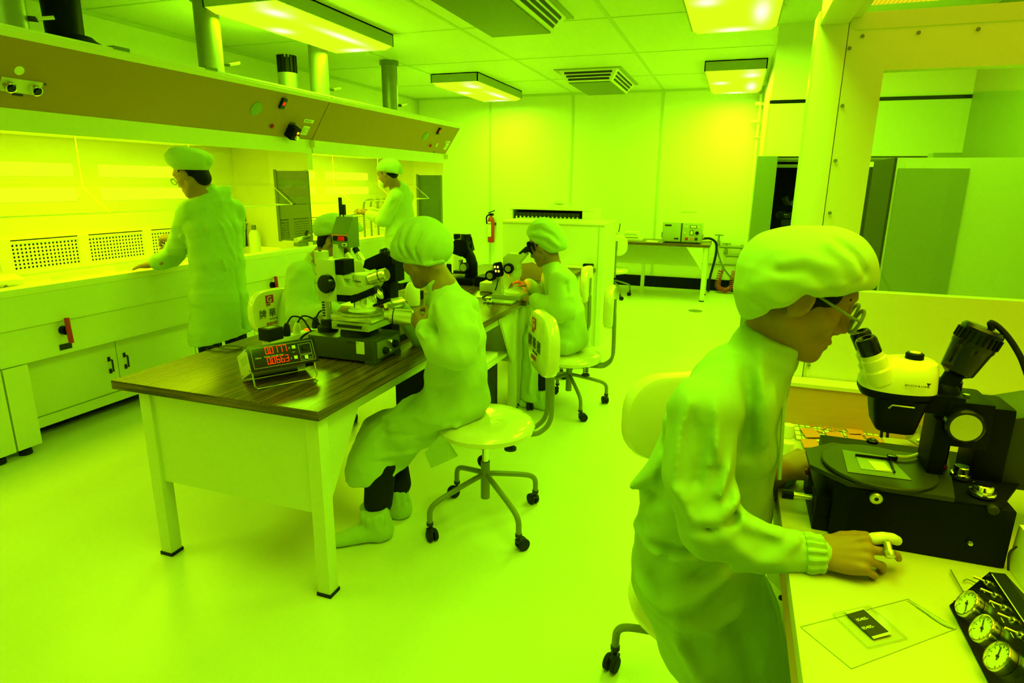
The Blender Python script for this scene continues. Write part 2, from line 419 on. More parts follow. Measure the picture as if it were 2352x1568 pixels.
# ================================================================== wet benches with exhaust hoods along the left wall
XF = -3.60
M['bandglow'] = lampmat('hood_glow_band', (.72, 1.0, .008), 1.0)  # glow of the bright bands on the hood back panel
M['hoodlamp'] = lampmat('hood_diffuser', (.70, 1.0, .008), 1.0)
M['hoodwall'] = mat('hood_liner', (.80, .76, .66), .22, var=.03)
def perforated(y0, y1, z0, z1, x):
    """real perforated plate: strips of plate between rows of holes over a dark backing"""
    g = MB(); n = max(4, int((y1-y0)/.026)); m = max(3, int((z1-z0)/.024)); dy = (y1-y0)/n; dz = (z1-z0)/m
    for i in range(n):
        for j in range(m):
            cy = y0+(i+.5)*dy; cz = z0+(j+.5)*dz
            ro = [(x, cy+a*dy/2, cz+b*dz/2) for a, b in ((-1,-1),(0,-1),(1,-1),(1,0),(1,1),(0,1),(-1,1),(-1,0))]
            h = .0078; ri = [(x, cy+h*cos(radians(t)), cz+h*sin(radians(t))) for t in (225,270,315,0,45,90,135,180)]
            rj = [(x-.004, p[1], p[2]) for p in ri]
            vs = [Vector(p) for p in ro+ri+rj]
            fs = [(k, (k+1)%8, 8+(k+1)%8, 8+k) for k in range(8)]+[(8+k, 8+(k+1)%8, 16+(k+1)%8, 16+k) for k in range(8)]
            g._merge(vs, fs, False)
    return g
def wet_bench(y0, y1, label, near=False):
    t = thing('wet_bench', label, 'wet bench', (XF-.4, (y0+y1)/2, 0), group='hooded wet benches')
    e = .003
    # counter and cabinets
    part('worktop', MB().box(-4.5, XF-.10, y0+e, y1-e, .80, .845).box(XF-.11, XF, y0+e, y1-e, .895, .935, .006).box(-4.5, -4.36, y0+e, y1-e, .845, .90), M['benchtop'], t)
    part('apron', MB().box(XF-.04, XF, y0+e, y1-e, .72, .895), M['bench'], t)
    mid = part('control_panel', MB().box(XF-.12, XF-.022, y0+e, y1-e, .52, .72), M['bench'], t)
    # red valve and plate on the control panel
    for vy in ((y0+.36, y0+2.13) if y0 > 2 and y0 < 3 else (y1-.5,)):
        vz = .66
        v = part('valve_knob', MB().cyl((XF-.022, vy, vz), (XF+.012, vy, vz), .026, seg=24).cyl((XF+.012, vy, vz), (XF+.028, vy, vz), .014), M['black'], t)
        h = MB(); pts = [(XF+.022, vy+.004, vz+.075), (XF+.028, vy, vz+.03), (XF+.03, vy, vz), (XF+.028, vy+.002, vz-.03), (XF+.022, vy+.008, vz-.072)]
        h.tube(pts, .014, 12, 4)
        part('valve_handle', h, M['red'], v, 'red valve handle')
        part('name_plate', MB().box(XF-.024, XF-.017, vy-.035, vy+.035, .545, .578), M['dark'], mid)
    part('carcass', MB().box(-4.45, XF-.16, y0+e, y1-e, .10, .80), M['bench'], t)
    part('plinth', MB().box(-4.4, XF-.24, y0+.1, y1-.1, .035, .10), M['black'], t)
    part('base_rail', MB().box(-4.45, XF-.13, y0+.12, y1-.12, .09, .15), M['bench'], t)
    for ya, yb in ((y0+e, y0+.13), (y1-.13, y1-e)):
        part('corner_post', MB().box(XF-.17, XF-.008, ya, yb, .05, .515), M['bench'], t)
        yc = (ya+yb)/2
        part('levelling_foot', MB().lathe([(.012, .05), (.012, .03), (.03, .028), (.032, .018), (.026, .016), (.033, .012), (.033, 0)][::-1], (XF-.06, yc, .002)), M['rubber'], t)
    n = 4 if (y1-y0) > 2 else 2; w = (y1-y0-.26)/n
    for k in range(n):
        a = y0+.13+k*w; d = part('door', MB().box(XF-.16, XF-.142, a+.003, a+w-.003, .155, .52, .002), M['bench'], t)
        hy = a+w-.06 if k % 2 == 0 else a+.05
        h = MB().tube([(XF-.142, hy, .30), (XF-.112, hy, .303), (XF-.112, hy, .377), (XF-.142, hy, .38)], .006, 8)
        h.box(XF-.143, XF-.138, hy-.009, hy+.009, .285, .315).box(XF-.143, XF-.138, hy-.009, hy+.009, .365, .395)
        part('handle', h, M['dark'], d, 'dark pull handle')
    # hood shell
    ztop = 2.215
    part('back_panel', MB().box(-4.53, -4.47, y0+e, y1-e, .845, 2.2), M['hoodwall'], t)
    part('hood_top', MB().box(-4.5, -3.375, y0+e, y1-e, 2.205, 2.225).box(-3.40, -3.365, y0+e, y1-e, 2.20, 2.226), M['cream'], t)
    part('fascia', MB().prism([(XF, 1.865), (-3.390, 2.176), (-3.42, 2.186), (XF-.03, 1.875)], (0, y0+e, 0), (1,0,0), (0,0,1), -(y1-y0-2*e)), M['fascia'], t)
    part('fascia_lip', MB().prism([(-3.391, 2.176), (-3.362, 2.214), (-3.40, 2.217), (-3.42, 2.186)], (0, y0+e, 0), (1,0,0), (0,0,1), -(y1-y0-2*e)), M['cream'], t)
    part('valance', MB().box(XF-.03, XF-.002, y0+e, y1-e, 1.752, 1.865), M['cream'], t)
    # hood roof lamps
    g = MB().box(-4.05, XF-.06, y0+.08, y1-.65, 1.792, 1.80); part('roof_diffuser', g, M['hoodlamp'], t)
    part('hood_ceiling', MB().box(-4.5, XF-.02, y0+e, y1-e, 1.80, 1.82), M['hoodwall'], t)
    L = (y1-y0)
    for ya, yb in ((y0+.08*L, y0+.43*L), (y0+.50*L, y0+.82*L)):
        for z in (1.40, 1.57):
            part('glow_band', MB().box(-4.471, -4.464, ya, yb, z-.045, z+.045, .003), M['bandglow'], t)  # flat glowing strips imitate blurred tube reflections on the back panel
            part('band_end', MB().box(-4.471, -4.46, yb, yb+.02, z-.03, z+.03, .003), M['white'], t)  # white ends stand in for the highlights where the bands stop
    # perforated exhaust plates at the back
    m = 5 if L > 2 else 3; w = (L-.16)/m
    for k in range(m):
        a = y0+.05+k*w
        part('perforated_plate', perforated(a+.05, a+w-.03, .93, 1.10, -4.36), M['hoodwall'], t)
        f = MB().box(-4.365, -4.352, a-.0, a+.05, .90, 1.125).box(-4.365, -4.352, a+w-.03, a+w, .90, 1.125).box(-4.365, -4.354, a, a+w, .90, .93).box(-4.365, -4.354, a, a+w, 1.10, 1.125)
        part('plate_frame', f, M['hoodwall'], t)
    part('exhaust_box', MB().box(-4.47, -4.39, y0+e, y1-e, .90, 1.12), M['dark'], t)
    part('exhaust_cap', MB().box(-4.47, -4.354, y0+e, y1-e, 1.118, 1.13), M['hoodwall'], t)
    # end panel with window, towards +y
    ye = y1-.03
    g = MB().box(-4.5, -4.005, ye, y1-e, .90, 1.80).box(-4.005, XF-.06, ye, y1-e, 1.60, 1.80).box(-4.005, XF-.06, ye, y1-e, .845, .97).box(XF-.085, XF-.005, ye-.03, y1-e, 1.61, 1.80).box(-4.5, -3.55, ye, y1-e, 1.80, 1.86)
    part('end_panel', g, M['hoodwall'], t)
    part('end_window', MB().box(-4.005, XF-.045, ye+.008, ye+.014, .97, 1.60), M['tint'], t, 'tinted side window')
    part('window_frame', MB().box(-4.015, -3.985, ye-.006, ye, .96, 1.61).box(XF-.06, XF-.045, ye-.004, ye+.016, .97, 1.60), M['olive'], t)
    # acrylic shield: upright sheet with a sloping lower flap and triangular ends
    segs = 3 if L > 2 else 2; w = (L-.08)/segs
    for k in range(segs):
        a = y0+.03+k*w; b = a+w-.01
        p = part('acrylic_shield', MB().box(-4.043, -4.038, a, b, 1.46, 1.80), M['acryl'], t)
        part('shield_flap', MB().obox((-3.93, (a+b)/2, 1.385), (.005, b-a, .262), Vector((.16, 0, .2)).normalized().cross(Vector((0, 1, 0))), (0, 1, 0)), M['acryl'], p)
        g = MB().tube([(-4.04, a, 1.79), (-4.04, a, 1.46), (-3.83, a, 1.303)], .0028, 6)
        g.box(-3.836, -3.826, a, b, 1.298, 1.306)
        part('shield_edge', g, M['edge'], p)
    for yy in (y0+.012, ye-.004):
        part('shield_wing', MB().prism([(-4.03, 1.303), (-3.83, 1.303), (-4.03, 1.46)], (0, yy, 0), (1,0,0), (0,0,1), .003), M['acryl'], t)
        part('wing_edge', MB().box(-4.03, -3.83, yy-.004, yy+.001, 1.298, 1.305).obox((-3.93, yy-.002, 1.382), (.254, .004, .006), (-.2, 0, .157), (0, 1, 0)), M['edge'], t)
    return t
b_near = wet_bench(-.70, 2.075, 'wet bench at the left edge, mostly outside the picture, with twin gauges', near=True)
b_mid = wet_bench(2.08, 4.85, 'long hooded wet bench where the standing man works, red valve and perforated back')
b_far = wet_bench(4.855, 7.61, 'far hooded wet bench where the masked woman works, ending at the back wall side')
# controls on the tan fascias: n = outward normal, u = up along the slope
FU = Vector((.23, 0, .34)).normalized(); FN = Vector((.34, 0, -.23)).normalized()
def fp(px, py):
    """point on the fascia plane seen at a photograph pixel"""
    d = CF*F_PX + CR*(px-1176) - CU*(py-784); q = Vector((XF, 0, 1.865))
    return CAM + d*((q-CAM).dot(FN)/d.dot(FN))
def fbox(c, w, h, d, bev=0.0): return MB().obox(c+FN*(d/2), (w, h, d), (0, 1, 0), FU, bev)
YV = Vector((0, 1, 0))
# near unit: gauge plate with two knobs, sticker, label
c = fp(48, 198)
pl = part('gauge_plate', fbox(c, .20, .075, .004), M['cream'], b_mid)
for q in ((14, 192), (74, 200)):
    k = fp(*q)
    part('pressure_gauge', MB().lathe([(.024, 0), (.024, .028), (.028, .03), (.028, .04), (.022, .042), (.018, .036), (.001, .036)], k, FN), M['chrome'], pl)
    part('gauge_knob', MB().cyl(k+FN*.03, k+FN*.05, .018, .016, 20), M['blackgloss'], pl)
for q in ((103, 193), (92, 208)): part('screw', MB().cyl(fp(*q), fp(*q)+FN*.007, .004), M['dark'], pl)
part('name_plate', fbox(fp(40, 217), .05, .012, .003), M['dark'], b_mid)
k = fp(44, 162); part('sticker', MB().lathe([(.024, 0), (.024, .002), (.001, .002)], k, FN), M['label'], b_mid)
M['disc'] = mat('green_cover', (.22, .34, .12), .5)
# middle unit controls
def controls(parent, pts, box=True):
    k = fp(*pts['disc']); part('round_cover', MB().lathe([(.056, 0), (.056, .004), (.050, .006), (.001, .006)], k, FN, sx=1.0), M['disc'], parent)
    k = fp(*pts['switch']); s = part('rocker_switch', fbox(k, .05, .085, .02, .002), M['blackgloss'], parent)
    part('switch_light', fbox(k+FN*.02+FU*.004, .024, .026, .003), M['redled'], s)
    k = fp(*pts['red']); part('push_button', MB().cyl(k, k+FN*.012, .018).cyl(k+FN*.012, k+FN*.018, .009), M['red'], parent)
    part('button_label', fbox(fp(pts['red'][0]-6, pts['red'][1]-1), .008, .03, .002), M['olive'], parent)
    if box:
        k = fp(*pts['box']); s = part('timer_box', fbox(k, .085, .105, .075, .004), M['black'], parent)
        part('timer_lamp', MB().cyl(k+FN*.075+FU*.018+YV*.012, k+FN*.081+FU*.018+YV*.012, .011), mat('amber_lamp', (.8, .2, .02), .4, emit=(1, .25, 0), es=2.0), s)
        part('timer_dial', MB().cyl(k+FN*.075-FU*.022+YV*.016, k+FN*.092-FU*.022+YV*.016, .021, .017), M['chrome'], s)
        part('timer_label', fbox(k+FU*.062, .07, .009, .003), M['dark'], s)
    k = fp(*pts['plate']); s = part('sign_plate', fbox(k, .125, .03, .003), M['label'], parent)
    text('EMERGENCY', k+FN*.003-YV*.052-FU*.007, YV, FU, .018, M['ink'], s, sx=.85)
    k = fp(*pts['socket']); s = part('power_socket', fbox(k, .085, .085, .006, .002), M['label'], parent)
    part('socket_face', fbox(k+FN*.006, .06, .055, .004, .001), M['seam'], s)
    part('socket_slot', fbox(k+FN*.010+FU*.002, .018, .022, .002), M['white'], s)
controls(b_mid, dict(disc=(588, 250), switch=(648, 236), red=(624, 289), box=(665, 298), plate=(709, 278), socket=(700, 299)))
controls(b_far, dict(disc=(977, 313), switch=(1007, 300), red=(988, 334), box=(1002, 335), plate=(1028, 326), socket=(1024, 336)), box=False)
k = fp(1003, 333); part('small_tag', fbox(k, .03, .05, .003), M['label'], b_far)
k = fp(996, 349); part('name_plate', fbox(k, .03, .012, .003), M['dark'], b_far)
for q in ((265, 112), (467, 158)):
    a = at(q[0], q[1], Z=2.232); part('hood_clip', MB().box(-3.43, -3.36, a.y-.05, a.y+.05, 2.22, 2.238), M['olive'], b_mid)

# exhaust ducts above the hoods
def duct(y, label):
    t = thing('exhaust_duct', label, 'exhaust duct', (-3.8, y, 2.225), group='exhaust ducts above the hoods')
    part('pipe', MB().cyl((-3.8, y, 2.228), (-3.8, y, ZC), .088, seg=36), M['steel'], t)
    part('collar', MB().lathe([(.092, 2.77), (.105, 2.775), (.105, ZC-.001), (.09, ZC-.001)], (-3.8, y, 0), seg=36), M['olive'], t)
    part('flange', MB().lathe([(.10, 2.227), (.10, 2.235), (.092, 2.24)], (-3.8, y, 0), seg=36), M['olive'], t)
    q = (-3.735, y+.075, 2.36)
    d = part('damper_pin', MB().cyl((-3.76, y+.045, 2.36), (-3.715, y+.10, 2.36), .014), M['dark'], t)
    part('damper_lever', MB().obox((-3.70, y+.13, 2.372), (.09, .02, .014), (.3, .9, .25), (0, 0, 1), .003), M['alum'], d, 'pale damper lever')
duct(2.56, 'round steel exhaust duct at the top left corner beside the black duct')
duct(3.975, 'round steel exhaust duct just left of the largest ceiling light')
duct(5.30, 'round steel exhaust duct rising behind the largest ceiling light')
duct(6.60, 'last and smallest round steel exhaust duct, nearest the back wall')
t = thing('black_duct', 'black bent exhaust duct with flared round base on the near hood', 'exhaust duct', (-3.95, 2.95, 2.225))
part('flared_base', MB().lathe([(.26, 2.227), (.255, 2.25), (.20, 2.30), (.13, 2.34), (.11, 2.36)], (-3.95, 3.02, 0), seg=36), M['black'], t)
part('riser', MB().cyl((-3.95, 2.98, 2.34), (-3.95, 2.98, ZC), .10, .11, 30), M['black'], t)
t = thing('blower', 'black topped exhaust blower on the hood behind the third duct', 'blower', (-4.0, 5.08, 2.225))
part('base_ring', MB().lathe([(.20, 2.227), (.20, 2.26), (.13, 2.30), (.09, 2.32)], (-4.0, 5.05, 0), seg=32), M['olive'], t)
part('motor_body', MB().cyl((-4.0, 5.10, 2.30), (-4.0, 5.10, 2.47), .088, seg=28), M['steel'], t)
g = MB()
for k in range(14): a = 2*pi*k/14; g.box(-.088, -.07, -.011, .011, 2.47, 2.62, mtx=Matrix.Translation((-4.0, 5.10, 0)) @ Matrix.Rotation(a, 4, 'Z'))
g.cyl((-4.0, 5.10, 2.47), (-4.0, 5.10, 2.60), .074); part('motor_cap', g, M['black'], t)
# ================================================================== work tables
def work_table(x0, x1, y0, y1, label, zt=.755, axis='wood', legs=True, group='wood topped work tables', panels=True):
    t = thing('work_table', label, 'table', ((x0+x1)/2, (y0+y1)/2, 0), group=group)
    part('tabletop', MB().box(x0, x1, y0, y1, zt-.036, zt, .003), M[axis], t, 'wood grained top')
    e = MB().box(x0+.001, x1-.001, y0-.0012, y0+.004, zt-.035, zt-.0015); part('edge_band', e, M['woodx'], t, 'wood grained front edge')
    zu = zt-.037; a = .055; ins = .02
    for lx, ly in ((x0+ins+.09, y0+ins), (x1-ins-a, y0+ins), (x0+ins+.09, y1-ins-a), (x1-ins-a, y1-ins-a)):
        l = part('leg', MB().box(lx, lx+a, ly, ly+a, .012, zu, .004), M['bench'], t)
        part('foot_cap', MB().box(lx-.003, lx+a+.003, ly-.003, ly+a+.003, 0.0, .014), M['rubber'], l)
    if panels:
        zb = .34
        part('end_panel', MB().box(x0+ins+.09+a, x1-ins-a, y0+ins+.012, y0+ins+.03, zb, zu), M['bench'], t)
        part('end_panel', MB().box(x0+ins+.09+a, x1-ins-a, y1-ins-.03, y1-ins-.012, zb, zu), M['bench'], t)
        for ly, s in ((y0+ins+a, 1), (y1-ins-a, -1)):
            part('gusset', MB().prism([(0, zu), (s*.26, zu), (0, zb)], (x1-ins-.035, ly, 0), (0,1,0), (0,0,1), .016), M['bench'], t)
    part('side_rail', MB().box(x0+.12, x0+.15, y0+.08, y1-.08, zu-.10, zu), M['bench'], t)
    part('side_rail', MB().box(x1-.09, x1-.06, y0+.08, y1-.08, zu-.07, zu), M['bench'], t)
    return t
T1 = work_table(-2.235, -1.275, 1.655, 3.86, 'wood topped work table in the middle, nearest, carrying the red digit counter')
T2 = work_table(-2.235, -1.255, 3.875, 5.55, 'wood topped work table where the seated woman works at the far microscope')
part('shelf_board', MB().box(-2.1, -1.34, 3.30, 3.80, .40, .42), M['bench'], T1)
g = MB().box(-1.62, -1.36, 3.36, 3.62, .423, .455, .006); one('manual', g, M['paper'], 'thick pale book lying on the shelf under the middle table', 'book')
t = thing('black_case', 'black case standing on the floor under the middle table end', 'case', (-1.6, 3.45, 0))
part('case_body', MB().box(-1.95, -1.42, 3.32, 3.78, 0.0, .38, .01), M['black'], t)
part('case_grille', MB().box(-1.425, -1.413, 3.38, 3.72, .05, .33), M['dark'], t)

# ================================================================== chairs
def chair(label, seat_z, logo=True, wrap=True, group='swivel work chairs', back=.325):
    """faces +x; seat centre over the origin"""
    t = thing('swivel_chair', label, 'chair', group=group, local=True)
    vin = M['plastic_wrap'] if wrap else M['vinyl']
    r = .215
    seat = MB(); prof = [(.05, -.0), (.19, .0), (r, .014), (r+.006, .035), (r-.008, .054), (r-.04, .066), (.10, .070), (.004, .070)]
    seat.lathe(prof, (0, 0, seat_z-.07), seg=40, sx=1.0, sy=1.03)
    so = part('seat', seat, vin, t)
    part('seat_pan', MB().cyl((0,0,seat_z-.09), (0,0,seat_z-.066), .11, .14, 24), M['tube'], t)
    # column and star base
    part('column', MB().cyl((0,0,.20), (0,0,seat_z-.085), .0145, seg=16), M['chrome'], t, 'chrome column')
    part('column_sleeve', MB().cyl((0,0,.12), (0,0,.30), .021, seg=16), M['tube'], t)
    k = part('height_knob', MB().cyl((0,0,.275), (0,-.055,.275), .008), M['chrome'], t)
    part('knob_grip', MB().cyl((0,-.045,.275), (0,-.068,.275), .026, seg=18), M['rubber'], k)
    for i in range(4):
        a = radians(CHAIR_A + 90*i); c, s = cos(a), sin(a)
        l = part('leg', MB().tube([(c*.015, s*.015, .235), (c*.06, s*.06, .225), (c*.20, s*.20, .183), (c*.255, s*.255, .160), (c*.276, s*.276, .135), (c*.28, s*.28, .105), (c*.28, s*.28, .072)], .0125, 10, 4), M['tube'], t)
        cx, cy = c*.28, s*.28; ox, oy = -s, c
        w_ = MB()
        for sg in (-1, 1):
            w_.cyl((cx+ox*.02+c*sg*.004, cy+oy*.02+s*sg*.004, .027), (cx+ox*.02+c*sg*.021, cy+oy*.02+s*sg*.021, .027), .027, seg=20, bev=.003)
        part('castor', w_, M['rubber'], l)
        part('castor_stem', MB().cyl((cx, cy, .035), (cx, cy, .08), .006).cyl((cx, cy, .066), (cx, cy, .08), .015).obox((cx+ox*.01, cy+oy*.01, .045), (.03, .04, .014), (c, s, 0), (ox, oy, 0), .004), M['dark'], l)
    # backrest on bent tubes behind (-x)
    bt = MB()
    for y in (-.035, .035):
        bt.tube([(-.05, y, seat_z-.085), (-.20, y, seat_z-.087), (-.25, y, seat_z-.075), (-.288, y, seat_z-.03), (-.295, y, seat_z+.06), (-.287, y, seat_z+back+.025)], .0115, 10, 5)
    part('back_tube', bt, M['tube'], t)
    part('spring', MB().tube([(-.115+.018*cos(j*.9), .018*sin(j*.9), seat_z-.095-.0018*j) for j in range(36)], .003, 6).cyl((-.115, 0, seat_z-.168), (-.115, 0, seat_z-.158), .028), M['dark'], t)
    bz = seat_z+back
    pad = rrect(.27, .36, .11, 7)
    rings = []
    for off, sc in ((-.287, .86), (-.283, .95), (-.270, 1.0), (-.250, 1.0), (-.233, .955), (-.227, .86)):
        rings.append([(off, u*sc, bz+v*sc) for v, u in pad])
    bo = part('backrest', MB().loft(rings), vin, t)
    part('back_bracket', MB().box(-.299, -.283, -.05, .05, bz-.06, bz+.06, .004), M['tube'], t)
    if logo:
        X = -.2255
        lg = MB().box(X-.001, X+.0008, -.075, -.015, bz+.055, bz+.105); part('logo_square', lg, M['red'], bo, 'red square logo')
        text('G', (X+.001, -.067, bz+.062), (0,1,0), (0,0,1), .052, M['label'], bo)
        text('國華', (X+.001, -.075, bz+.038), (0,1,0), (0,0,1), .017, M['red'], bo)
        text('牌 華 國', (X+.001, -.135, bz-.03), (0,1,0), (0,0,1), .058, M['ink'], bo)
        text('TRADE MARK', (X+.001, -.06, bz-.052), (0,1,0), (0,0,1), .014, M['ink'], bo)
        text('嚴選材料', (X+.001, -.085, bz-.085), (0,1,0), (0,0,1), .022, M['red'], bo)
    return t
CHAIR_A = 20
chA = chair('wrapped swivel chair under the woman sitting in the middle', .515)
CHAIR_A = 25
chB = chair('swivel chair under the woman at the far microscope', .405, logo=False)
chC = chair('swivel chair with red G logo backrest behind the seated man', .39)
CHAIR_A = 220
chF = chair('plain cream swivel chair under the woman in the foreground', .41, logo=False, wrap=False, back=.43)
chG = dup(chB, (-1.50, 8.45, 0), radians(100), 'swivel chair pushed in beside the back table behind the white cabinet')
q = at(1352, 660, Y=4.85)
chH = dup(chB, (q.x-.28, 4.83, .0), radians(186), 'swivel chair with a white cloth over its back behind the far seated woman')
chA.location = (-.955, 2.39, 0); chA.rotation_euler.z = radians(180+32)
chB.location = (-.975, 4.0, 0); chB.rotation_euler.z = radians(180+6)
chC.location = (-2.47, 3.12, 0); chC.rotation_euler.z = radians(-8)
chF.location = (.035, 1.62, 0); chF.rotation_euler.z = radians(-58)
# ================================================================== soft bodies: one continuous skin per piece, grown from a distance field
import openvdb as vdb
f32 = np.float32
def V3(p): return np.array(p, dtype=f32)
def cone(a, b, ra, rb):
    a, b = V3(a), V3(b); ab = b-a; L2 = float(ab@ab)+1e-12
    def f(p):
        t = np.clip(((p-a)@ab)/L2, 0, 1); return np.linalg.norm(p-a-t[:, None]*ab, axis=1)-(ra+(rb-ra)*t)
    return f
def ellip(c, r, axes=None):
    c, r = V3(c), V3(r); A = None if axes is None else np.array(axes, dtype=f32)     # rows = local axes
    def f(p):
        q = p-c
        if A is not None: q = q@A.T
        k0 = np.linalg.norm(q/r, axis=1); k1 = np.linalg.norm(q/(r*r), axis=1)+1e-9
        return k0*(k0-1)/k1
    return f
def loft(nodes, k=.01):
    """nodes: (centre, lateral direction, half width, half depth)"""
    N = [(V3(c), V3(l)/np.linalg.norm(l), a, b) for c, l, a, b in nodes]
    def f(p):
        out = None
        for (c0, l0, a0, b0), (c1, l1, a1, b1) in zip(N[:-1], N[1:]):
            ax = c1-c0; L = np.linalg.norm(ax); ax = ax/L
            s = (p-c0)@ax; t = np.clip(s/L, 0, 1)
            la = l0+(l1-l0)*t[:, None]; la -= (la@ax)[:, None]*ax; la /= np.linalg.norm(la, axis=1)[:, None]
            de = np.cross(np.broadcast_to(ax, la.shape), la); q = p-c0-np.outer(t*L, ax)
            a = a0+(a1-a0)*t; b = b0+(b1-b0)*t; u = (q*la).sum(1); v = (q*de).sum(1); w_ = s-t*L; c = np.minimum(a, b)*.6
            k0 = np.sqrt((u/a)**2+(v/b)**2+(w_/c)**2); k1 = np.sqrt((u/a**2)**2+(v/b**2)**2+(w_/c**2)**2)+1e-9
            d = k0*(k0-1)/k1
            out = d if out is None else smin(out, d, k)
        return out
    return f
def smin(a, b, k):
    if k <= 0: return np.minimum(a, b)
    h = np.maximum(k-np.abs(a-b), 0)/k; return np.minimum(a, b)-h*h*k*.25
def smax(a, b, k): return -smin(-a, -b, k)
def chain(pts, rs):
    fs = [cone(pts[i], pts[i+1], rs[i], rs[i+1]) for i in range(len(pts)-1)]
    def f(p):
        d = fs[0](p)
        for g in fs[1:]: d = np.minimum(d, g(p))
        return d
    return f
def half(o, n):
    o, n = V3(o), V3(n)/np.linalg.norm(n); return lambda p: (p-o)@n
def folds(strokes, soft=(1, 1, 1)):
    """ridges (+) and creases (-) of cloth along polylines: (points, width, height); soft weakens the distance along an axis"""
    K = np.sqrt(V3(soft)); S_ = [([V3(q)*K for q in pts], w_, h) for pts, w_, h in strokes]
    def f(p):
        d = np.zeros(len(p), f32); p = p*K
        for pts, w_, h in S_:
            m = None
            for a, b in zip(pts[:-1], pts[1:]):
                ab = b-a; t = np.clip(((p-a)@ab)/float(ab@ab), 0, 1); e = ((p-a-t[:, None]*ab)**2).sum(1)
                m = e if m is None else np.minimum(m, e)
            d -= h*np.exp(-m/(w_*w_))
        return d
    return f
def wrinkle(seed, amp, freq=38.0, n=5, dirn=None):
    r = np.random.RandomState(seed); K = r.normal(size=(n, 3)); 
    if dirn is not None: K -= .8*(K@V3(dirn))[:, None]*V3(dirn)
    K = (K/np.linalg.norm(K, axis=1)[:, None]*freq*r.uniform(.5, 1.4, (n, 1))).astype(f32); W_ = (r.normal(size=(n, 3))*freq*.33).astype(f32); ph = r.uniform(0, 6.28, n)
    def f(p):
        d = np.zeros(len(p), f32)
        for i in range(n):
            s = np.sin(p@K[i]+ph[i]+1.6*np.sin(p@W_[i]+ph[i]*2)); d += (1-np.abs(s))**1.5-.4
        return -d*(amp/n*1.8)
    return f
class Body:
    def __init__(self): self.ops = []
    def u(self, f, k=.02): self.ops.append(('u', f, k)); return self
    def s(self, f, k=.01): self.ops.append(('s', f, k)); return self
    def i(self, f, k=.005): self.ops.append(('i', f, k)); return self
    def d(self, f): self.ops.append(('d', f, 0)); return self
    def eval(self, p):
        d = None
        for op, f, k in self.ops:
            g = f(p)
            if d is None: d = g
            elif op == 'u': d = smin(d, g, k)
            elif op == 's': d = smax(d, -g, k)
            elif op == 'i': d = smax(d, g, k)
            else: d = d+g
        return d
    def mesh(self, name, m, lo, hi, h):
        lo, hi = V3(lo), V3(hi); B = 8
        nb = np.ceil((hi-lo)/(h*B)).astype(int); n = nb*B
        gi = np.stack(np.meshgrid(*[np.arange(k) for k in nb], indexing='ij'), -1).reshape(-1, 3)
        d0 = self.eval((lo+(gi*B+(B-1)/2)*h).astype(f32))
        arr = np.where(d0 > 0, 1.0, -1.0).astype(f32).reshape(nb)
        arr = np.ascontiguousarray(np.broadcast_to(arr[:, None, :, None, :, None], (nb[0], B, nb[1], B, nb[2], B)))
        act = gi[np.abs(d0) < h*B*1.5]
        off = np.stack(np.meshgrid(*[np.arange(B)]*3, indexing='ij'), -1).reshape(-1, 3)
        for c in range(0, len(act), 1500):
            b = act[c:c+1500]; q = (b[:, None, :]*B+off[None]).reshape(-1, 3)
            d = self.eval((lo+q*h).astype(f32)).reshape(-1, B, B, B)
            arr[b[:, 0], :, b[:, 1], :, b[:, 2], :] = d
        arr = np.clip(arr.reshape(n)/h, -3, 3).astype(f32)
        g = vdb.FloatGrid(3.0); g.copyFromArray(arr)
        res = g.convertToPolygons(0.0); pts, quads = res[0], res[-1]
        pts = pts.astype(np.float64)*h+lo
        me = bpy.data.meshes.new(name); nq = len(quads)
        me.vertices.add(len(pts)); me.vertices.foreach_set('co', pts.ravel().astype(f32))
        me.loops.add(nq*4); me.loops.foreach_set('vertex_index', quads[:, ::-1].ravel().astype(np.int32))
        me.polygons.add(nq); me.polygons.foreach_set('loop_start', np.arange(0, nq*4, 4, dtype=np.int32))
        me.polygons.foreach_set('use_smooth', np.ones(nq, bool)); me.update(calc_edges=True); me.validate()
        t = bmesh.new(); t.from_mesh(me); bmesh.ops.recalc_face_normals(t, faces=t.faces[:])
        for _ in range(1): bmesh.ops.smooth_vert(t, verts=t.verts[:], factor=.45, use_axis_x=True, use_axis_y=True, use_axis_z=True)
        t.to_mesh(me); t.free(); me.materials.append(m)
        return me

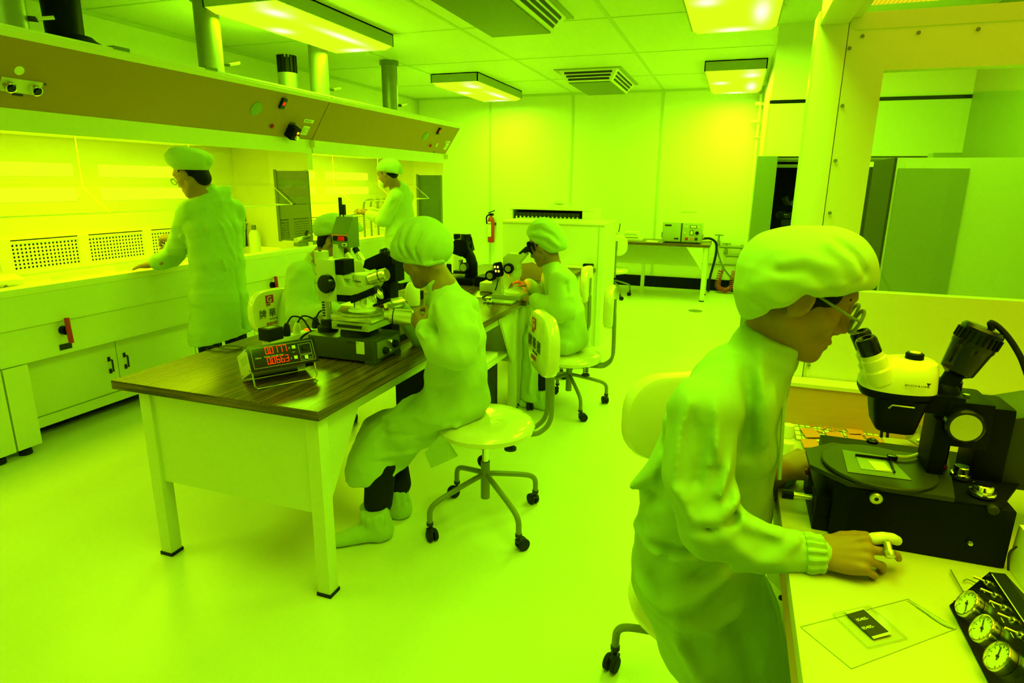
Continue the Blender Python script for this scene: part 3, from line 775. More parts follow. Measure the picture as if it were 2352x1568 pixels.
def head_axes(fwd, up=(0, 0, 1)):
    f = Vector(fwd).normalized(); l = Vector(up).cross(f).normalized(); u = f.cross(l)
    return f, l, u
class Head:
    """head placed by the point between the ears, with a forward, a left and an up axis"""
    def __init__(self, o, fwd, up=(0, 0, 1), s=1.0):
        self.o = Vector(o); self.f, self.l, self.u = head_axes(fwd, up); self.s = s
    def p(self, x, y, z): return self.o + (self.f*x+self.l*y+self.u*z)*self.s
    def ax(self): return [list(self.f), list(self.l), list(self.u)]
    def add(self, b, detail=True, male=False, crown=.082):
        s = self.s; A = self.ax(); p = self.p
        E = lambda c, r, k=.015: b.u(ellip(p(*c), [v*s for v in r], A), k*s)
        C = lambda a, c, ra, rb, k=.012: b.u(cone(p(*a), p(*c), ra*s, rb*s), k*s)
        E((-.012, 0, .040-(.082-crown)*.4), (.098, .076, crown), 0); E((.03, 0, -.02), (.060, .060, .088), .03)
        for sg in (1, -1):
            C((.0, sg*.054, -.045), (.062, sg*.018, -.092), .026, .020, .02)
            E((.052, sg*.040, -.022), (.032, .028, .030), .02)
        E((.079, 0, -.097), (.019, .022, .018), .02)
        E((.070, 0, -.062), (.026, .030, .030), .02)
        C((.076, .034, .036), (.076, -.034, .036), .016, .016, .02)
        if detail:
            for sg in (1, -1):
                b.s(ellip(p(.098, sg*.032, .012), [.017*s, .020*s, .013*s], A), .014*s)
                E((.075, sg*.032, .012), (.013, .015, .0125), .004)
                b.s(cone(p(.090, sg*.020, .010), p(.088, sg*.044, .010), .0012*s, .0012*s), .003*s)
        C((.088, 0, .024), (.107, 0, -.026), .007, .0095, .012)
        for sg in (1, -1): E((.094, sg*.0115, -.034), (.011, .0075, .0075), .008)
        if detail:
            for sg in (1, -1): b.s(ellip(p(.100, sg*.006, -.041), [.006*s, .0035*s, .004*s], A), .003*s)
        E((.0945, 0, -.060), (.0085, .022, .0060), .005); E((.0915, 0, -.0715), (.0090, .020, .0066), .005)
        if detail: b.s(cone(p(.099, .02, -.0655), p(.099, -.02, -.0655), .0016*s, .0016*s), .003*s)
        for sg in (1, -1):
            ea = [list(self.f*.92+self.l*.39*sg), list(self.l*sg-self.f*.39), list(self.u)]
            b.u(ellip(p(.002, sg*.082, .000), [.023*s, .0095*s, .035*s], ea), .005*s)
            b.s(ellip(p(.007, sg*.094, .004), [.013*s, .008*s, .023*s], ea), .004*s)
            E((.018, sg*.079, -.006), (.006, .006, .010), .004)
        return b
def hand(b, wr, d, nrm, side, s=1.0, curl=((.5, .5, .4),)*4, thumb=(.6, .3), tk=.006, spread=(.12, .03, -.05, -.14), thumb_out=.7, tips=None):
    """five-fingered hand: wrist point, direction of the fingers, back-of-hand normal, thumb side"""
    wr = Vector(wr); d = Vector(d).normalized(); n = Vector(nrm); n = (n-d*n.dot(d)).normalized(); sd = Vector(side); sd = (sd-d*sd.dot(d)-n*sd.dot(n)).normalized()
    P = lambda x, y, z: wr+(d*x+sd*y+n*z)*s
    A = [list(d), list(sd), list(n)]
    b.u(ellip(P(-.012, 0, 0), [.045*s, .0275*s, .020*s], A), .02*s)
    b.u(ellip(P(.030, .0, -.001), [.040*s, .031*s, .0165*s], A), .012*s); b.u(ellip(P(.062, .0, -.001), [.036*s, .040*s, .0150*s], A), .02*s)
    mc = ((.088, .030), (.093, .010), (.088, -.011), (.079, -.030)); ln = ((.041, .025, .021), (.045, .028, .022), (.041, .026, .021), (.032, .020, .019)); rr = (.0092, .0095, .0090, .0080)
    ends = []
    for k in range(4):
        m = P(mc[k][0], mc[k][1], .002); b.u(cone(P(.03, mc[k][1]*.75, .004), m, .011*s, .0105*s), .010*s)
        b.u(ellip(m+n*.004*s, [.0115*s, .0095*s, .0095*s], A), .006*s); b.u(cone(P(.022, mc[k][1]*.45, .0125), m+n*.0085*s, .0032*s, .0040*s), .006*s)
        ang = 0; q = m; r = rr[k]; dd0 = (d*cos(spread[k])+sd*sin(spread[k]))
        cc = curl[k if k < len(curl) else -1]; pts = [m]
        for j in range(3):
            ang += cc[j]; v = dd0*cos(ang)-n*sin(ang); q2 = q+v*ln[k][j]*s
            b.u(cone(q, q2, r*s, r*.90*s), tk*s if j == 0 else .003*s); q = q2; r *= .92; pts.append(q2)
        ends.append(pts)
    t0 = P(.022, .026, -.006); v = (d*cos(thumb_out)+sd*sin(thumb_out)-n*thumb[0]*.6).normalized(); t1 = t0+v*.040*s
    v2 = (v+d*thumb[1]-sd*thumb[1]*.3-n*thumb[1]*.4).normalized(); t2 = t1+v2*.031*s; v3 = (v2+d*thumb[1]*.6-sd*.2*thumb[1]).normalized(); t3 = t2+v3*.024*s
    b.u(cone(P(.012, .014, -.004), t0, .018*s, .016*s), .012*s); b.u(cone(t0, t1, .0145*s, .0115*s), .008*s); b.u(cone(t1, t2, .0112*s, .0100*s), .003*s); b.u(cone(t2, t3, .0098*s, .0082*s), .003*s)
    ends.append([t0, t1, t2, t3])
    return ends
def bb(pts, m=.12):
    a = np.array([list(p) for p in pts]); return a.min(0)-m, a.max(0)+m
# ================================================================== people
ZD = .82                                        # clean bench desk height
def lens_ring(c, ax, ay, rx, ry, r):
    return MB().tube([c+ax*cos(a)*rx+ay*sin(a)*ry for a in [2*pi*i/20 for i in range(20)]], r, 6, closed=True)
M['lens'] = glass('spectacle_lens', (.9, .92, .88), .12, .02)
M['cot'] = mat('rubber_finger_cot', (.80, .78, .66), .4)
M['lips'] = mat('lips', (.60, .14, .10), .45)

# ---- woman in the foreground at the stereo microscope
def person_front():
    T = thing('person', 'person in pale coat, puffy cap and glasses, seated nearest at the large black microscope', 'person', (-.02, 1.45, 0))
    P = lambda x, y, Y: at(x, y, Y=Y+(.05 if Y > 1.19 else (Y-1.165)*2 if Y > 1.165 else 0))
    hd = Head(at(1842, 687, Y=1.290)+Vector((0, .077, 0)), (cos(radians(23)), -.03, -sin(radians(23))), s=1.03)
    lat = (.10, 1, 0)
    # skin: head, neck, hands in one surface with the covered body
    b = Body(); hd.add(b, crown=.064)
    nb = P(1752, 800, 1.33)
    b.u(cone(hd.p(-.028, 0, -.035), nb, .048, .046), .03)
    b.u(loft([(nb, lat, .07, .05), (P(1690, 900, 1.33), lat, .13, .07), (P(1640, 1040, 1.35), lat, .12, .08), (P(1610, 1250, 1.42), lat, .13, .09)]), .04)
    sr, er, wr_ = at(1622, 935, Y=1.25), at(1628, 1207, Y=1.165), at(1878, 1272, Y=1.165)
    sl, el = P(1690, 930, 1.50), P(1745, 1150, 1.54)
    lh = at(1795, 1078, Z=ZD+.055)
    b.u(chain([P(1680, 900, 1.33), sr, er, wr_], [.04, .036, .030, .024]), .03)
    b.u(chain([P(1690, 900, 1.36), sl, el, lh], [.04, .036, .030, .024]), .03)
    for s_, Yk in ((-1, 1.40), (1, 1.52)):
        b.u(chain([P(1610, 1290, Yk), P(1690, 1470, Yk), P(1755, 1750, Yk)], [.07, .055, .045]), .04)
    eR = hand(b, wr_, at(2000, 1296, Y=1.165)-wr_+Vector((0, 0, .02)), (.10, -.72, .85), (0, 1, .3), .90,
              curl=((.24, .46, .34), (.42, .55, .35), (.75, .75, .45), (.85, .85, .5)), thumb=(.75, .45), spread=(.20, .03, -.10, -.22), thumb_out=.55)
    dl = at(1862, 1050, Z=ZD+.075)-lh
    eL = hand(b, lh, dl, (-.1, -.1, 1), (.1, -1, 0), .92, curl=((.5, .5, .3), (.75, .7, .5), (.9, .8, .5), (1, .9, .5)), thumb=(.6, .4))
    lo, hi = bb([hd.p(.1, .1, .15), hd.p(-.1, -.1, 0), wr_, at(2050, 1290, Y=1.17), lh, P(1755, 1760, 1.40), P(1755, 1760, 1.52), P(1600, 1270, 1.45), er], .09)
    part('body', b.mesh('body', M['skin'], lo, hi, .0035), M['skin'], T)
    # finger cots on both index fingers
    g = Body()
    for k, e in enumerate((eR[0], eL[0])):
        rr = (.0108, .0100, .0094); f0 = e[0].lerp(e[1], .55)
        g.u(chain([f0, e[1], e[2], e[3]], [.0112, .0108, .0102, .0092]), 0)
    lo, hi = bb(eR[0], .03); part('finger_cot', g.mesh('finger_cot', M['cot'], lo, hi, .002), M['cot'], T, 'white rubber finger cot')
    lo, hi = bb(eL[0], .03); part('finger_cot', g.mesh('finger_cot', M['cot'], lo, hi, .002), M['cot'], T, 'white rubber finger cot')
    l = MB().ell(hd.p(.0935, 0, -.0605), (.0065, .021, .0048), 16, 8, Matrix((hd.f, hd.l, hd.u)).transposed()); l.ell(hd.p(.0905, 0, -.0705), (.0070, .018, .0054), 16, 8, Matrix((hd.f, hd.l, hd.u)).transposed())
    part('lips', l, M['lips'], T)
    # hair at the temple, brows
    h = Body()
    for sg in (1, -1):
        h.u(ellip(hd.p(.034, sg*.066, .030), [.030, .013, .030], hd.ax()), .01); h.u(ellip(hd.p(.022, sg*.070, .010), [.010, .008, .026], hd.ax()), .01)
    h.u(ellip(hd.p(-.03, 0, .040), [.085, .076, .045], hd.ax()), .03); h.u(ellip(hd.p(-.075, 0, -.02), [.03, .055, .04], hd.ax()), .02)
    lo, hi = bb([hd.o], .14); part('hair', h.mesh('hair', M['hair'], lo, hi, .004), M['hair'], T)
    for sg in (1, -1): part('eyebrow', MB().tube([hd.p(.078, sg*.052, .034), hd.p(.088, sg*.036, .040), hd.p(.093, sg*.020, .036)], .0035, 8, 4, rs=[.002, .0036, .003]), M['hair'], T)
    # spectacles
    g = part('spectacle_frame', lens_ring(hd.p(.112, .034, .002), hd.l, hd.u, .028, .024, .0034), M['olive'], T)
    r2 = lens_ring(hd.p(.112, -.034, .002), hd.l, hd.u, .028, .024, .0034)
    r2.tube([hd.p(.112, .009, .008), hd.p(.115, 0, .012), hd.p(.112, -.009, .008)], .002, 6, 3)
    part('spectacle_frame', r2, M['olive'], T)
    for sg in (1, -1):
        part('temple_arm', MB().tube([hd.p(.110, sg*.062, .008), hd.p(.085, sg*.074, .010), hd.p(.0, sg*.083, .022), hd.p(-.015, sg*.084, .012)], .0030, 6, 4), M['olive'], T)
        part('lens', MB().lathe([(.024, 0), (.024, .0015), (.001, .0015)], hd.p(.112, sg*.034, .002), hd.f, 24, sx=1.0), M['lens'], g)
    # coat
    c = Body()
    N = [(P(1765, 812, 1.32), lat, .080, .066), (P(1702, 878, 1.33), lat, .150, .092), (P(1660, 985, 1.345), lat, .140, .124), (P(1618, 1140, 1.38), lat, .150, .150),
         (P(1592, 1290, 1.44), lat, .195, .155), (P(1646, 1420, 1.46), lat, .215, .152), (P(1722, 1590, 1.46), lat, .21, .135), (P(1775, 1790, 1.46), lat, .20, .125)]
    c.u(loft(N, .03))
    A_ = lambda x, y, Y: at(x, y, Y=Y)
    c.u(chain([A_(1672, 892, 1.32), A_(1616, 945, 1.245)], [.070, .070]), .03)
    c.u(chain([A_(1616, 945, 1.245), A_(1602, 1085, 1.205), A_(1626, 1210, 1.165)], [.070, .069, .058]), .008)
    c.u(chain([A_(1626, 1210, 1.165), A_(1745, 1262, 1.160), A_(1862, 1270, 1.165)], [.058, .047, .036]), .012)
    c.u(chain([P(1700, 895, 1.42), P(1690, 940, 1.48), P(1735, 1120, 1.52), P(1790, 1085, 1.48)], [.07, .07, .055, .042]), .02)
    ct = P(1868, 1271, 1.165); cd_ = (ct-P(1745, 1262, 1.155)).normalized()
    c.u(cone(ct-cd_*.006, ct+cd_*.010, .033, .030), .006)
    q = at(1862, 1268, Y=1.13)
    # collar
    ca, cb_ = P(1757, 800, 1.325), P(1793, 742, 1.315)
    col = Body().u(cone(ca, cb_+(cb_-ca)*.4, .072, .062)).i(half(P(1780, 768, 1.32), P(1780, 768, 1.32)-P(1757, 806, 1.32)), .004)
    c.u(col.eval, .012)
    Q = lambda *pts, Y=1.14: [P(x, y, Y) for x, y in pts]
    S_ = [(Q((1560, 1125), (1600, 1178), (1650, 1178), (1690, 1150)), .017, .016), (Q((1585, 1150), (1625, 1200), (1690, 1190)), .010, -.014), (Q((1600, 1215), (1650, 1225), (1700, 1185)), .015, .012),
          (Q((1700, 1175), (1640, 1235)), .008, -.010), (Q((1655, 1205), (1730, 1270), (1790, 1275)), .015, .011), (Q((1720, 1200), (1790, 1225)), .016, .008), (Q((1690, 1305), (1760, 1275), (1830, 1240)), .012, .008),
          (Q((1580, 930), (1555, 1010), (1545, 1110)), .016, .009), (Q((1640, 900), (1650, 990), (1640, 1070)), .016, .009), (Q((1675, 930), (1690, 1000), (1682, 1080), (1660, 1130)), .014, .012), (Q((1700, 1010), (1695, 1080), (1672, 1140)), .010, -.016),
          (Q((1590, 960), (1610, 1050), (1600, 1110)), .012, -.008), (Q((1620, 1000), (1640, 1080)), .010, -.006),
          (Q((1745, 830), (1760, 920), (1750, 1020), Y=1.2), .018, .010), (Q((1715, 860), (1722, 960), (1712, 1050), Y=1.2), .012, -.012), (Q((1785, 900), (1775, 1000), (1760, 1110), Y=1.2), .015, .009),
          (Q((1525, 910), (1500, 1000), (1470, 1080), Y=1.25), .020, .010), (Q((1515, 960), (1518, 1060), (1512, 1160), Y=1.25), .012, -.016),
          (Q((1445, 1120), (1500, 1080), (1525, 1050), Y=1.3), .022, .016), (Q((1450, 1180), (1500, 1135), Y=1.3), .014, -.012), (Q((1430, 1200), (1480, 1230), (1540, 1200), Y=1.3), .020, .012),
          (Q((1470, 1255), (1560, 1265), (1590, 1262), Y=1.24), .010, -.016), (Q((1455, 1275), (1540, 1282), (1600, 1275), Y=1.24), .016, .012), (Q((1490, 1340), (1540, 1270), Y=1.24), .016, -.010), (Q((1440, 1340), (1520, 1390), (1600, 1370), (1660, 1320), Y=1.25), .026, .016),
          (Q((1600, 1330), (1680, 1290), (1740, 1330), Y=1.25), .020, -.014), (Q((1560, 1420), (1640, 1440), (1720, 1420), Y=1.25), .024, .012), (Q((1560, 1480), (1600, 1540), (1680, 1600), Y=1.25), .022, .012), (Q((1680, 1450), (1720, 1520), (1740, 1600), Y=1.25), .020, -.012), (Q((1740, 1400), (1780, 1480), (1800, 1568), Y=1.25), .022, -.016)]
    for k in range(9):                                    # gathered cuff
        a = 2*pi*k/9; x, y, _ = frame_from(cd_); o = ct+(x*cos(a)+y*sin(a))*.036
        S_.append(([o-cd_*.022, o+cd_*.006], .0045, -.005))
    c.d(folds([(a, w_*.82, h*2.1) for a, w_, h in S_ if w_ > .006], (1, .12, 1))).d(folds([q for q in S_ if q[1] <= .006])).d(wrinkle(3, .006, 34))
    sl_cut = ct+cd_*.012
    lo, hi = bb([P(1765, 780, 1.3), P(1410, 1200, 1.38), P(1775, 1800, 1.25), P(1775, 1800, 1.68), P(1560, 1210, 1.1), ct], .07); lo[2] = max(lo[2], .30)
    part('lab_coat', c.mesh('lab_coat', M['coat'], lo, hi, .006), M['coat'], T)
    # gathered elastic cuff
    x, y, _ = frame_from(cd_); rg = []
    for off, r_ in ((-.016, .036), (-.010, .0385), (-.002, .0375), (.006, .0345), (.014, .0350), (.019, .030)):
        rg.append([ct+cd_*off+(x*cos(a)+y*sin(a))*(r_+.0022*cos(15*a+.6*sin(3*a))) for a in [2*pi*i/90 for i in range(90)]])
    part('cuff', MB().loft(rg), M['coat'], T)
    # placket edge, snap button, pocket seam
    g = MB().tube([P(1806, 838, 1.30), P(1802, 900, 1.28), P(1796, 1000, 1.27), P(1790, 1100, 1.28)], .004, 6, 6); part('front_placket', g, M['cap'], T)
    part('snap_button', MB().lathe([(.007, 0), (.006, .003), (.001, .004)], at(1795, 1372, Y=1.335), (.3, -1, .1)), M['blackgloss'], T)
    # cap
    k = Body(); Yc = 1.305
    ax1 = (P(1990, 625, Yc)-P(1770, 640, Yc)).normalized(); ax3 = Vector((0, 1, 0)).cross(ax1)*-1; ax3 = ax1.cross(Vector((0, 1, 0))); ax3 = ax3 if ax3.z > 0 else -ax3
    A = [list(ax1), [0, 1, 0], list(ax3)]
    k.u(ellip(P(1880, 628, Yc), [.106, .096, .094], A)); k.u(ellip(hd.p(-.014, 0, .034), [.106*hd.s, .086*hd.s, .074*hd.s], hd.ax()), .03); k.u(ellip(hd.p(-.014, 0, .034), [.106*hd.s, .086*hd.s, .074*hd.s], hd.ax()), .03); k.u(ellip(P(1800, 640, Yc), [.088, .090, .078], A), .05)
    ax = (P(1830, 620, Yc)-P(1725, 715, Yc)).normalized(); a3 = ax.cross(Vector((0, 1, 0))); 
    k.u(ellip(P(1770, 672, Yc), [.072, .080, .052], [list(ax), [0, 1, 0], list(a3)]), .04)
    up = Vector((0, 0, 1))
    def line(a, c_):
        a, c_ = P(*a, Yc), P(*c_, Yc); n = (c_-a).cross(Vector((0, 1, 0))); n = -n if n.z > 0 else n; return half(a, n)
    fa, fb = line((1998, 664), (1868, 650)), line((1866, 640), (1735, 722))
    k.i(lambda p: smin(fa(p), fb(p), .015), .012)
    k.u(chain([P(1990, 650, Yc-.03), P(1930, 672, 1.225), P(1872, 672, 1.222)], [.008, .008, .007]), .008)
    Q2 = lambda *pts: [P(x, y, 1.235) for x, y in pts]
    k.d(folds([(Q2((1795, 600), (1850, 590), (1905, 612), (1925, 650)), .012, .008), (Q2((1790, 622), (1850, 620), (1880, 648)), .010, -.009), (Q2((1760, 640), (1830, 640), (1878, 668)), .013, .008), (Q2((1925, 555), (1965, 590), (1985, 625)), .007, -.008), (Q2((1905, 560), (1950, 600), (1968, 632)), .010, .006),
                (Q2((1930, 660), (1990, 635)), .006, -.004), (Q2((1740, 650), (1790, 690), (1830, 690)), .014, .006), (Q2((1735, 690), (1790, 715)), .010, -.006), (Q2((1870, 625), (1935, 640)), .007, -.006)], (1, .15, 1)))
    k.d(wrinkle(5, .0035, 40))
    lo, hi = bb([P(1712, 720, 1.2), P(2000, 520, 1.42)], .04)
    part('cap', k.mesh('cap', M['cap'], lo, hi, .0042), M['cap'], T)
    return T
person_front()
# ================================================================== clean bench in the foreground right
YBK = 2.0; XD = .158
def bench_front():
    T = thing('clean_bench', 'cream clean bench booth at right with screwed frame, window and perforated top filter', 'clean bench', (.7, 1.2, 0))
    P = lambda x, y, Y=YBK: at(x, y, Y=Y)
    x0 = P(1866, 160).x; xs = P(1949, 69).x; xw = P(2031, 161).x; zs = P(2000, 672).z; zw = P(2031, 161).z; zt = 1.975; X1 = 1.45
    part('worktop', MB().box(XD, X1, .25, YBK, ZD-.032, ZD, .003), M['desk'], T)
    part('side_board', MB().box(XD+.008, XD+.03, .35, YBK-.1, .70, ZD-.033), M['ledge'], T)
    for lx, ly in ((XD+.05, .32), (XD+.05, YBK-.08), (X1-.1, .32), (X1-.1, YBK-.08)): part('leg', MB().box(lx, lx+.05, ly, ly+.05, 0, ZD-.033), M['bench'], T)
    part('corner_post', MB().box(x0, xs, YBK, YBK+.10, 0, zt, .004), M['cream'], T)
    part('side_post', MB().box(xs+.002, xw, YBK+.004, YBK+.05, zs-.04, zt-.01), M['cream'], T)
    part('lower_panel', MB().box(xs+.002, X1, YBK+.004, YBK+.05, ZD-.2, zs), M['cream'], T)
    part('joint_cover', MB().box(P(1855, 800).x, P(1857, 800).x, YBK-.002, YBK+.004, ZD, zs), M['seam'], T)
    part('upper_panel', MB().box(xw, X1, YBK+.004, YBK+.05, zw, zt-.01), M['cream'], T)
    part('screw_strip', MB().prism([(P(1951, 69).x, zt-.012), (X1, zt-.012), (X1, zt-.052), (P(1962, 90).x, zt-.052), (P(1951, 72).x, zt-.03)], (0, YBK+.004, 0), (1,0,0), (0,0,1), .004), M['bench'], T)
    part('window_pane', MB().box(xw-.005, X1, YBK+.02, YBK+.025, zs-.005, zw+.005), M['glass'], T)
    for q in ((1981, 83), (2110, 75), (2247, 67), (1951, 111), (1935, 243), (1919, 369), (1906, 489)):
        c = P(*q, YBK-.003); part('screw', MB().lathe([(.0052, 0), (.0048, .0025), (.001, .003)], c, (0,-1,0), 14), M['tube'], T)
    c = P(1858, 838); part('screw', MB().lathe([(.0052, 0), (.0048, .0025), (.001, .003)], c, (0,-1,0), 14), M['tube'], T)
    # top beam towards the camera and the perforated filter
    part('top_beam', MB().box(x0+.005, xs, .2, YBK, zt-.035, zt+.09, .003), M['cream'], T)
    part('beam_rim', MB().box(xs, xs+.028, .2, YBK-.002, zt-.022, zt), M['bench'], T)
    f = MB().box(xs+.028, X1, .2, YBK-.001, zt+.005, zt+.02); part('filter', f, M['filter'], T)
    part('top_shroud', MB().box(x0+.005, X1, .2, YBK+.05, zt+.25, zt+.26).box(X1, X1+.02, .2, YBK+.05, zs, zt+.26), M['cream'], T)
    # wooden ledge along the back
    g = MB().box(P(1806, 900, 1.985).x, X1, 1.93, YBK-.003, ZD+.001, P(1810, 880, 1.95).z); part('back_ledge', g, M['ledge'], T, 'tan wooden ledge')
    part('ledge_trim', MB().box(P(1806, 900, 1.985).x, X1, 1.925, YBK-.003, P(1810, 880, 1.95).z, P(1810, 872, 1.95).z), M['vinyl'], T)
    return T
fm = lampmat('lit_filter', (.80, .72, .004), 1.0)
nt = fm.node_tree; em = [n for n in nt.nodes if n.type == 'EMISSION'][0]
tc = nt.nodes.new('ShaderNodeTexCoord'); vo = nt.nodes.new('ShaderNodeTexVoronoi'); vo.inputs['Randomness'].default_value = 0; vo.inputs['Scale'].default_value = 95
rp = nt.nodes.new('ShaderNodeValToRGB'); rp.color_ramp.elements[0].position = .25; rp.color_ramp.elements[1].position = .40
rp.color_ramp.elements[0].color = (.47, .32, .003, 1); rp.color_ramp.elements[1].color = (.64, .64, .005, 1)
nt.links.new(tc.outputs['Object'], vo.inputs['Vector']); nt.links.new(vo.outputs['Distance'], rp.inputs[0]); nt.links.new(rp.outputs[0], em.inputs[0])
M['filter'] = fm
bench_front()

def dz(x, y, z=ZD): return at(x, y, Z=z)
# sheets and plates lying on the desk
def flat(name, pix, h, m, label, cat, z0=ZD+.0006, edge=None):
    """thin plate on the desk with the outline seen in the photograph"""
    pts = [dz(*q) for q in pix]; t = MB(); c = [(p.x, p.y) for p in pts]
    t.prism(c, (0, 0, z0), (1,0,0), (0,1,0), h)
    return one(name, t, m, label, cat)
M['film'] = glass('film_sheet', (.985, .99, .97), .012, .1); M['filmedge'] = mat('film_edge', (.42, .50, .30), .5)
def sheet(name, pix, h, label, cat, z0):
    pts = [dz(*q) for q in pix]; o = thing(name, label, cat, (pts[0].x, pts[0].y, z0))
    part('sheet', MB().prism([(p.x, p.y) for p in pts], (0,0,z0), (1,0,0), (0,1,0), h), M['film'], o)
    e = MB()
    for a, b in zip(pts, pts[1:]+pts[:1]): e.tube([(a.x, a.y, z0+h), (b.x, b.y, z0+h)], .0006, 5)
    part('sheet_edge', e, M['filmedge'], o); return o
sheet('film_sheet', ((1838, 1440), (1955, 1536), (2196, 1444), (2085, 1376)), .0008, 'large clear film sheet under the glass mask plate on the desk', 'film sheet', ZD+.0004)
mp = sheet('mask_plate', ((1912, 1413), (1993, 1490), (2083, 1468), (1996, 1394)), .002, 'clear glass mask plate with a dark square pattern lying on the desk', 'mask plate', ZD+.0016)
q = [dz(*p) for p in ((1939, 1409), (1981, 1400), (2048, 1461), (2006, 1472))]; z = ZD+.0040
part('film_strip', MB().prism([(p.x, p.y) for p in q], (0,0,z), (1,0,0), (0,1,0), .0006), M['seam'], mp, 'pale green film strip')
q = [dz(*p) for p in ((1944, 1416), (1983, 1405), (2040, 1456), (2000, 1467))]
dk = part('pattern_square', MB().prism([(p.x, p.y) for p in q], (0,0,z+.0007), (1,0,0), (0,1,0), .0004), M['ink'], mp, 'dark pattern square')
for (x, y) in ((1969, 1431), (1982, 1450)):
    a = dz(x, y+2); b = dz(x+36, y-6); text('05405-', (a.x, a.y, z+.0013), (b-a), Vector((0,0,1)).cross((b-a).normalized()), .0085, M['label'], mp, depth=.0002)
t = MB(); t.tube([dz(2085, 1378, ZD+.002), dz(2120, 1400, ZD+.003), dz(2165, 1430, ZD+.003), dz(2194, 1443, ZD+.002)], .002, 6, 4, rs=[.001, .002, .003, .003, .002]); one('film_offcut', t, M['seam'], 'narrow green film offcut lying across the right edge of the film sheet', 'film offcut')
# bag of tools beside the gauge box
t = thing('tool_bag', 'clear bag holding thin hex keys beside the gauge box', 'tool bag', dz(2215, 1345))
pts = [dz(*p) for p in ((2180, 1308), (2262, 1318), (2248, 1330), (2204, 1372), (2178, 1332))]
part('bag', MB().prism([(p.x, p.y) for p in pts], (0,0,ZD+.001), (1,0,0), (0,1,0), .004), M['film'], t)
part('hex_key', MB().tube([dz(2184, 1309, ZD+.006), dz(2212, 1358, ZD+.006)], .0014, 6), M['olive'], t)
part('hex_key', MB().tube([dz(2213, 1334, ZD+.006), dz(2222, 1330, ZD+.006), dz(2243, 1339, ZD+.006)], .0012, 6, 3), M['olive'], t)
# component tray, cards, cups
t = thing('component_tray', 'flat compartment tray of small parts in front of the wooden ledge', 'tray', dz(1900, 990))
pts = [dz(*p) for p in ((1818, 962), (2010, 988), (2040, 1035), (1828, 1012))]
part('tray_base', MB().prism([(p.x, p.y) for p in pts], (0,0,ZD+.001), (1,0,0), (0,1,0), .003), M['label'], t)
g = MB(); A_, B_, C_, D_ = [Vector((p.x, p.y, ZD+.005)) for p in pts]
for k in range(15):
    s = k/14; g.tube([A_.lerp(B_, s), D_.lerp(C_, s)], .0012, 4)
for k in range(6):
    s = k/5; g.tube([A_.lerp(D_, s), B_.lerp(C_, s)], .0012, 4)
part('compartment_grid', g, M['olive'], t)
rnd = random.Random(4)
for k in range(14):
    p = A_.lerp(B_, rnd.uniform(.05, .9)).lerp(D_.lerp(C_, rnd.uniform(.1, .9)), rnd.uniform(.15, .6)); a = rnd.uniform(0, 3.1)
    c = one('small_component', MB().obox((p.x, p.y, ZD+.0085), (rnd.uniform(.012, .024), .005, .003), (cos(a), sin(a), 0), (-sin(a), cos(a), 0)), M['brownbox'], 'small tan part loose among the compartments of the flat tray', 'component', 'small parts in the tray')
cards = (((1836, 991), (1866, 991), (1890, 1012), (1850, 1012)), ((1893, 1000), (1928, 1000), (1944, 1020), (1905, 1018)), ((1938, 986), (1975, 989), (1986, 1008), (1950, 1006)), ((1942, 1004), (1976, 1005), (1990, 1024), (1950, 1024)), ((1838, 1016), (1874, 1017), (1880, 1036), (1846, 1036)), ((1985, 1009), (2012, 1008), (2030, 1024), (1996, 1026)))
for c, lb in zip(cards, ('tan card on the tray, leftmost of the upper row', 'tan card half under the stage plate in the middle of the tray', 'darker brown card standing out nearest the wooden ledge', 'tan card just below the darker brown card', 'tan card nearest the white cups and left hand', 'tan card at the right end of the tray behind the stage')):
    flat('square_card', c, .0015, M['brownbox'], lb, 'card', z0=ZD+.010)
for (x, y), r, h, lb in (((1812, 1044), .016, .034, 'nearer white cup beside the left hand of the front person'), ((1814, 1003), .016, .036, 'farther white cup behind the other cup near the ledge')):
    c = dz(x, y); one('white_cup', MB().lathe([(r, 0), (r, h*.8), (r*.92, h), (r*.6, h+.002), (.001, h+.002)], (c.x-.006, c.y, ZD+.001), seg=26), M['white'], lb, 'cup')
c = dz(1815, 953); one('wire_clip', MB().tube([(c.x+.01, c.y-.02, ZD+.002), (c.x, c.y-.02, ZD+.03), (c.x+.004, c.y-.02, ZD+.04), (c.x+.012, c.y-.02, ZD+.03), (c.x+.012, c.y-.02, ZD+.01)], .0016, 6, 4), M['dark'], 'small wire clip standing before the wooden ledge beside the coat front', 'clip')
t = thing('brass_cup', 'crumpled metal funnel standing behind the stage of the large microscope', 'metal cup', dz(2125, 1035))
part('cup_body', MB().lathe([(.022, 0), (.026, .03), (.028, .034), (.024, .034), (.02, .004)], dz(2128, 1036)+Vector((-.01, .0, .03)), (-.75, .1, .5), seg=24), M['alum'], t)

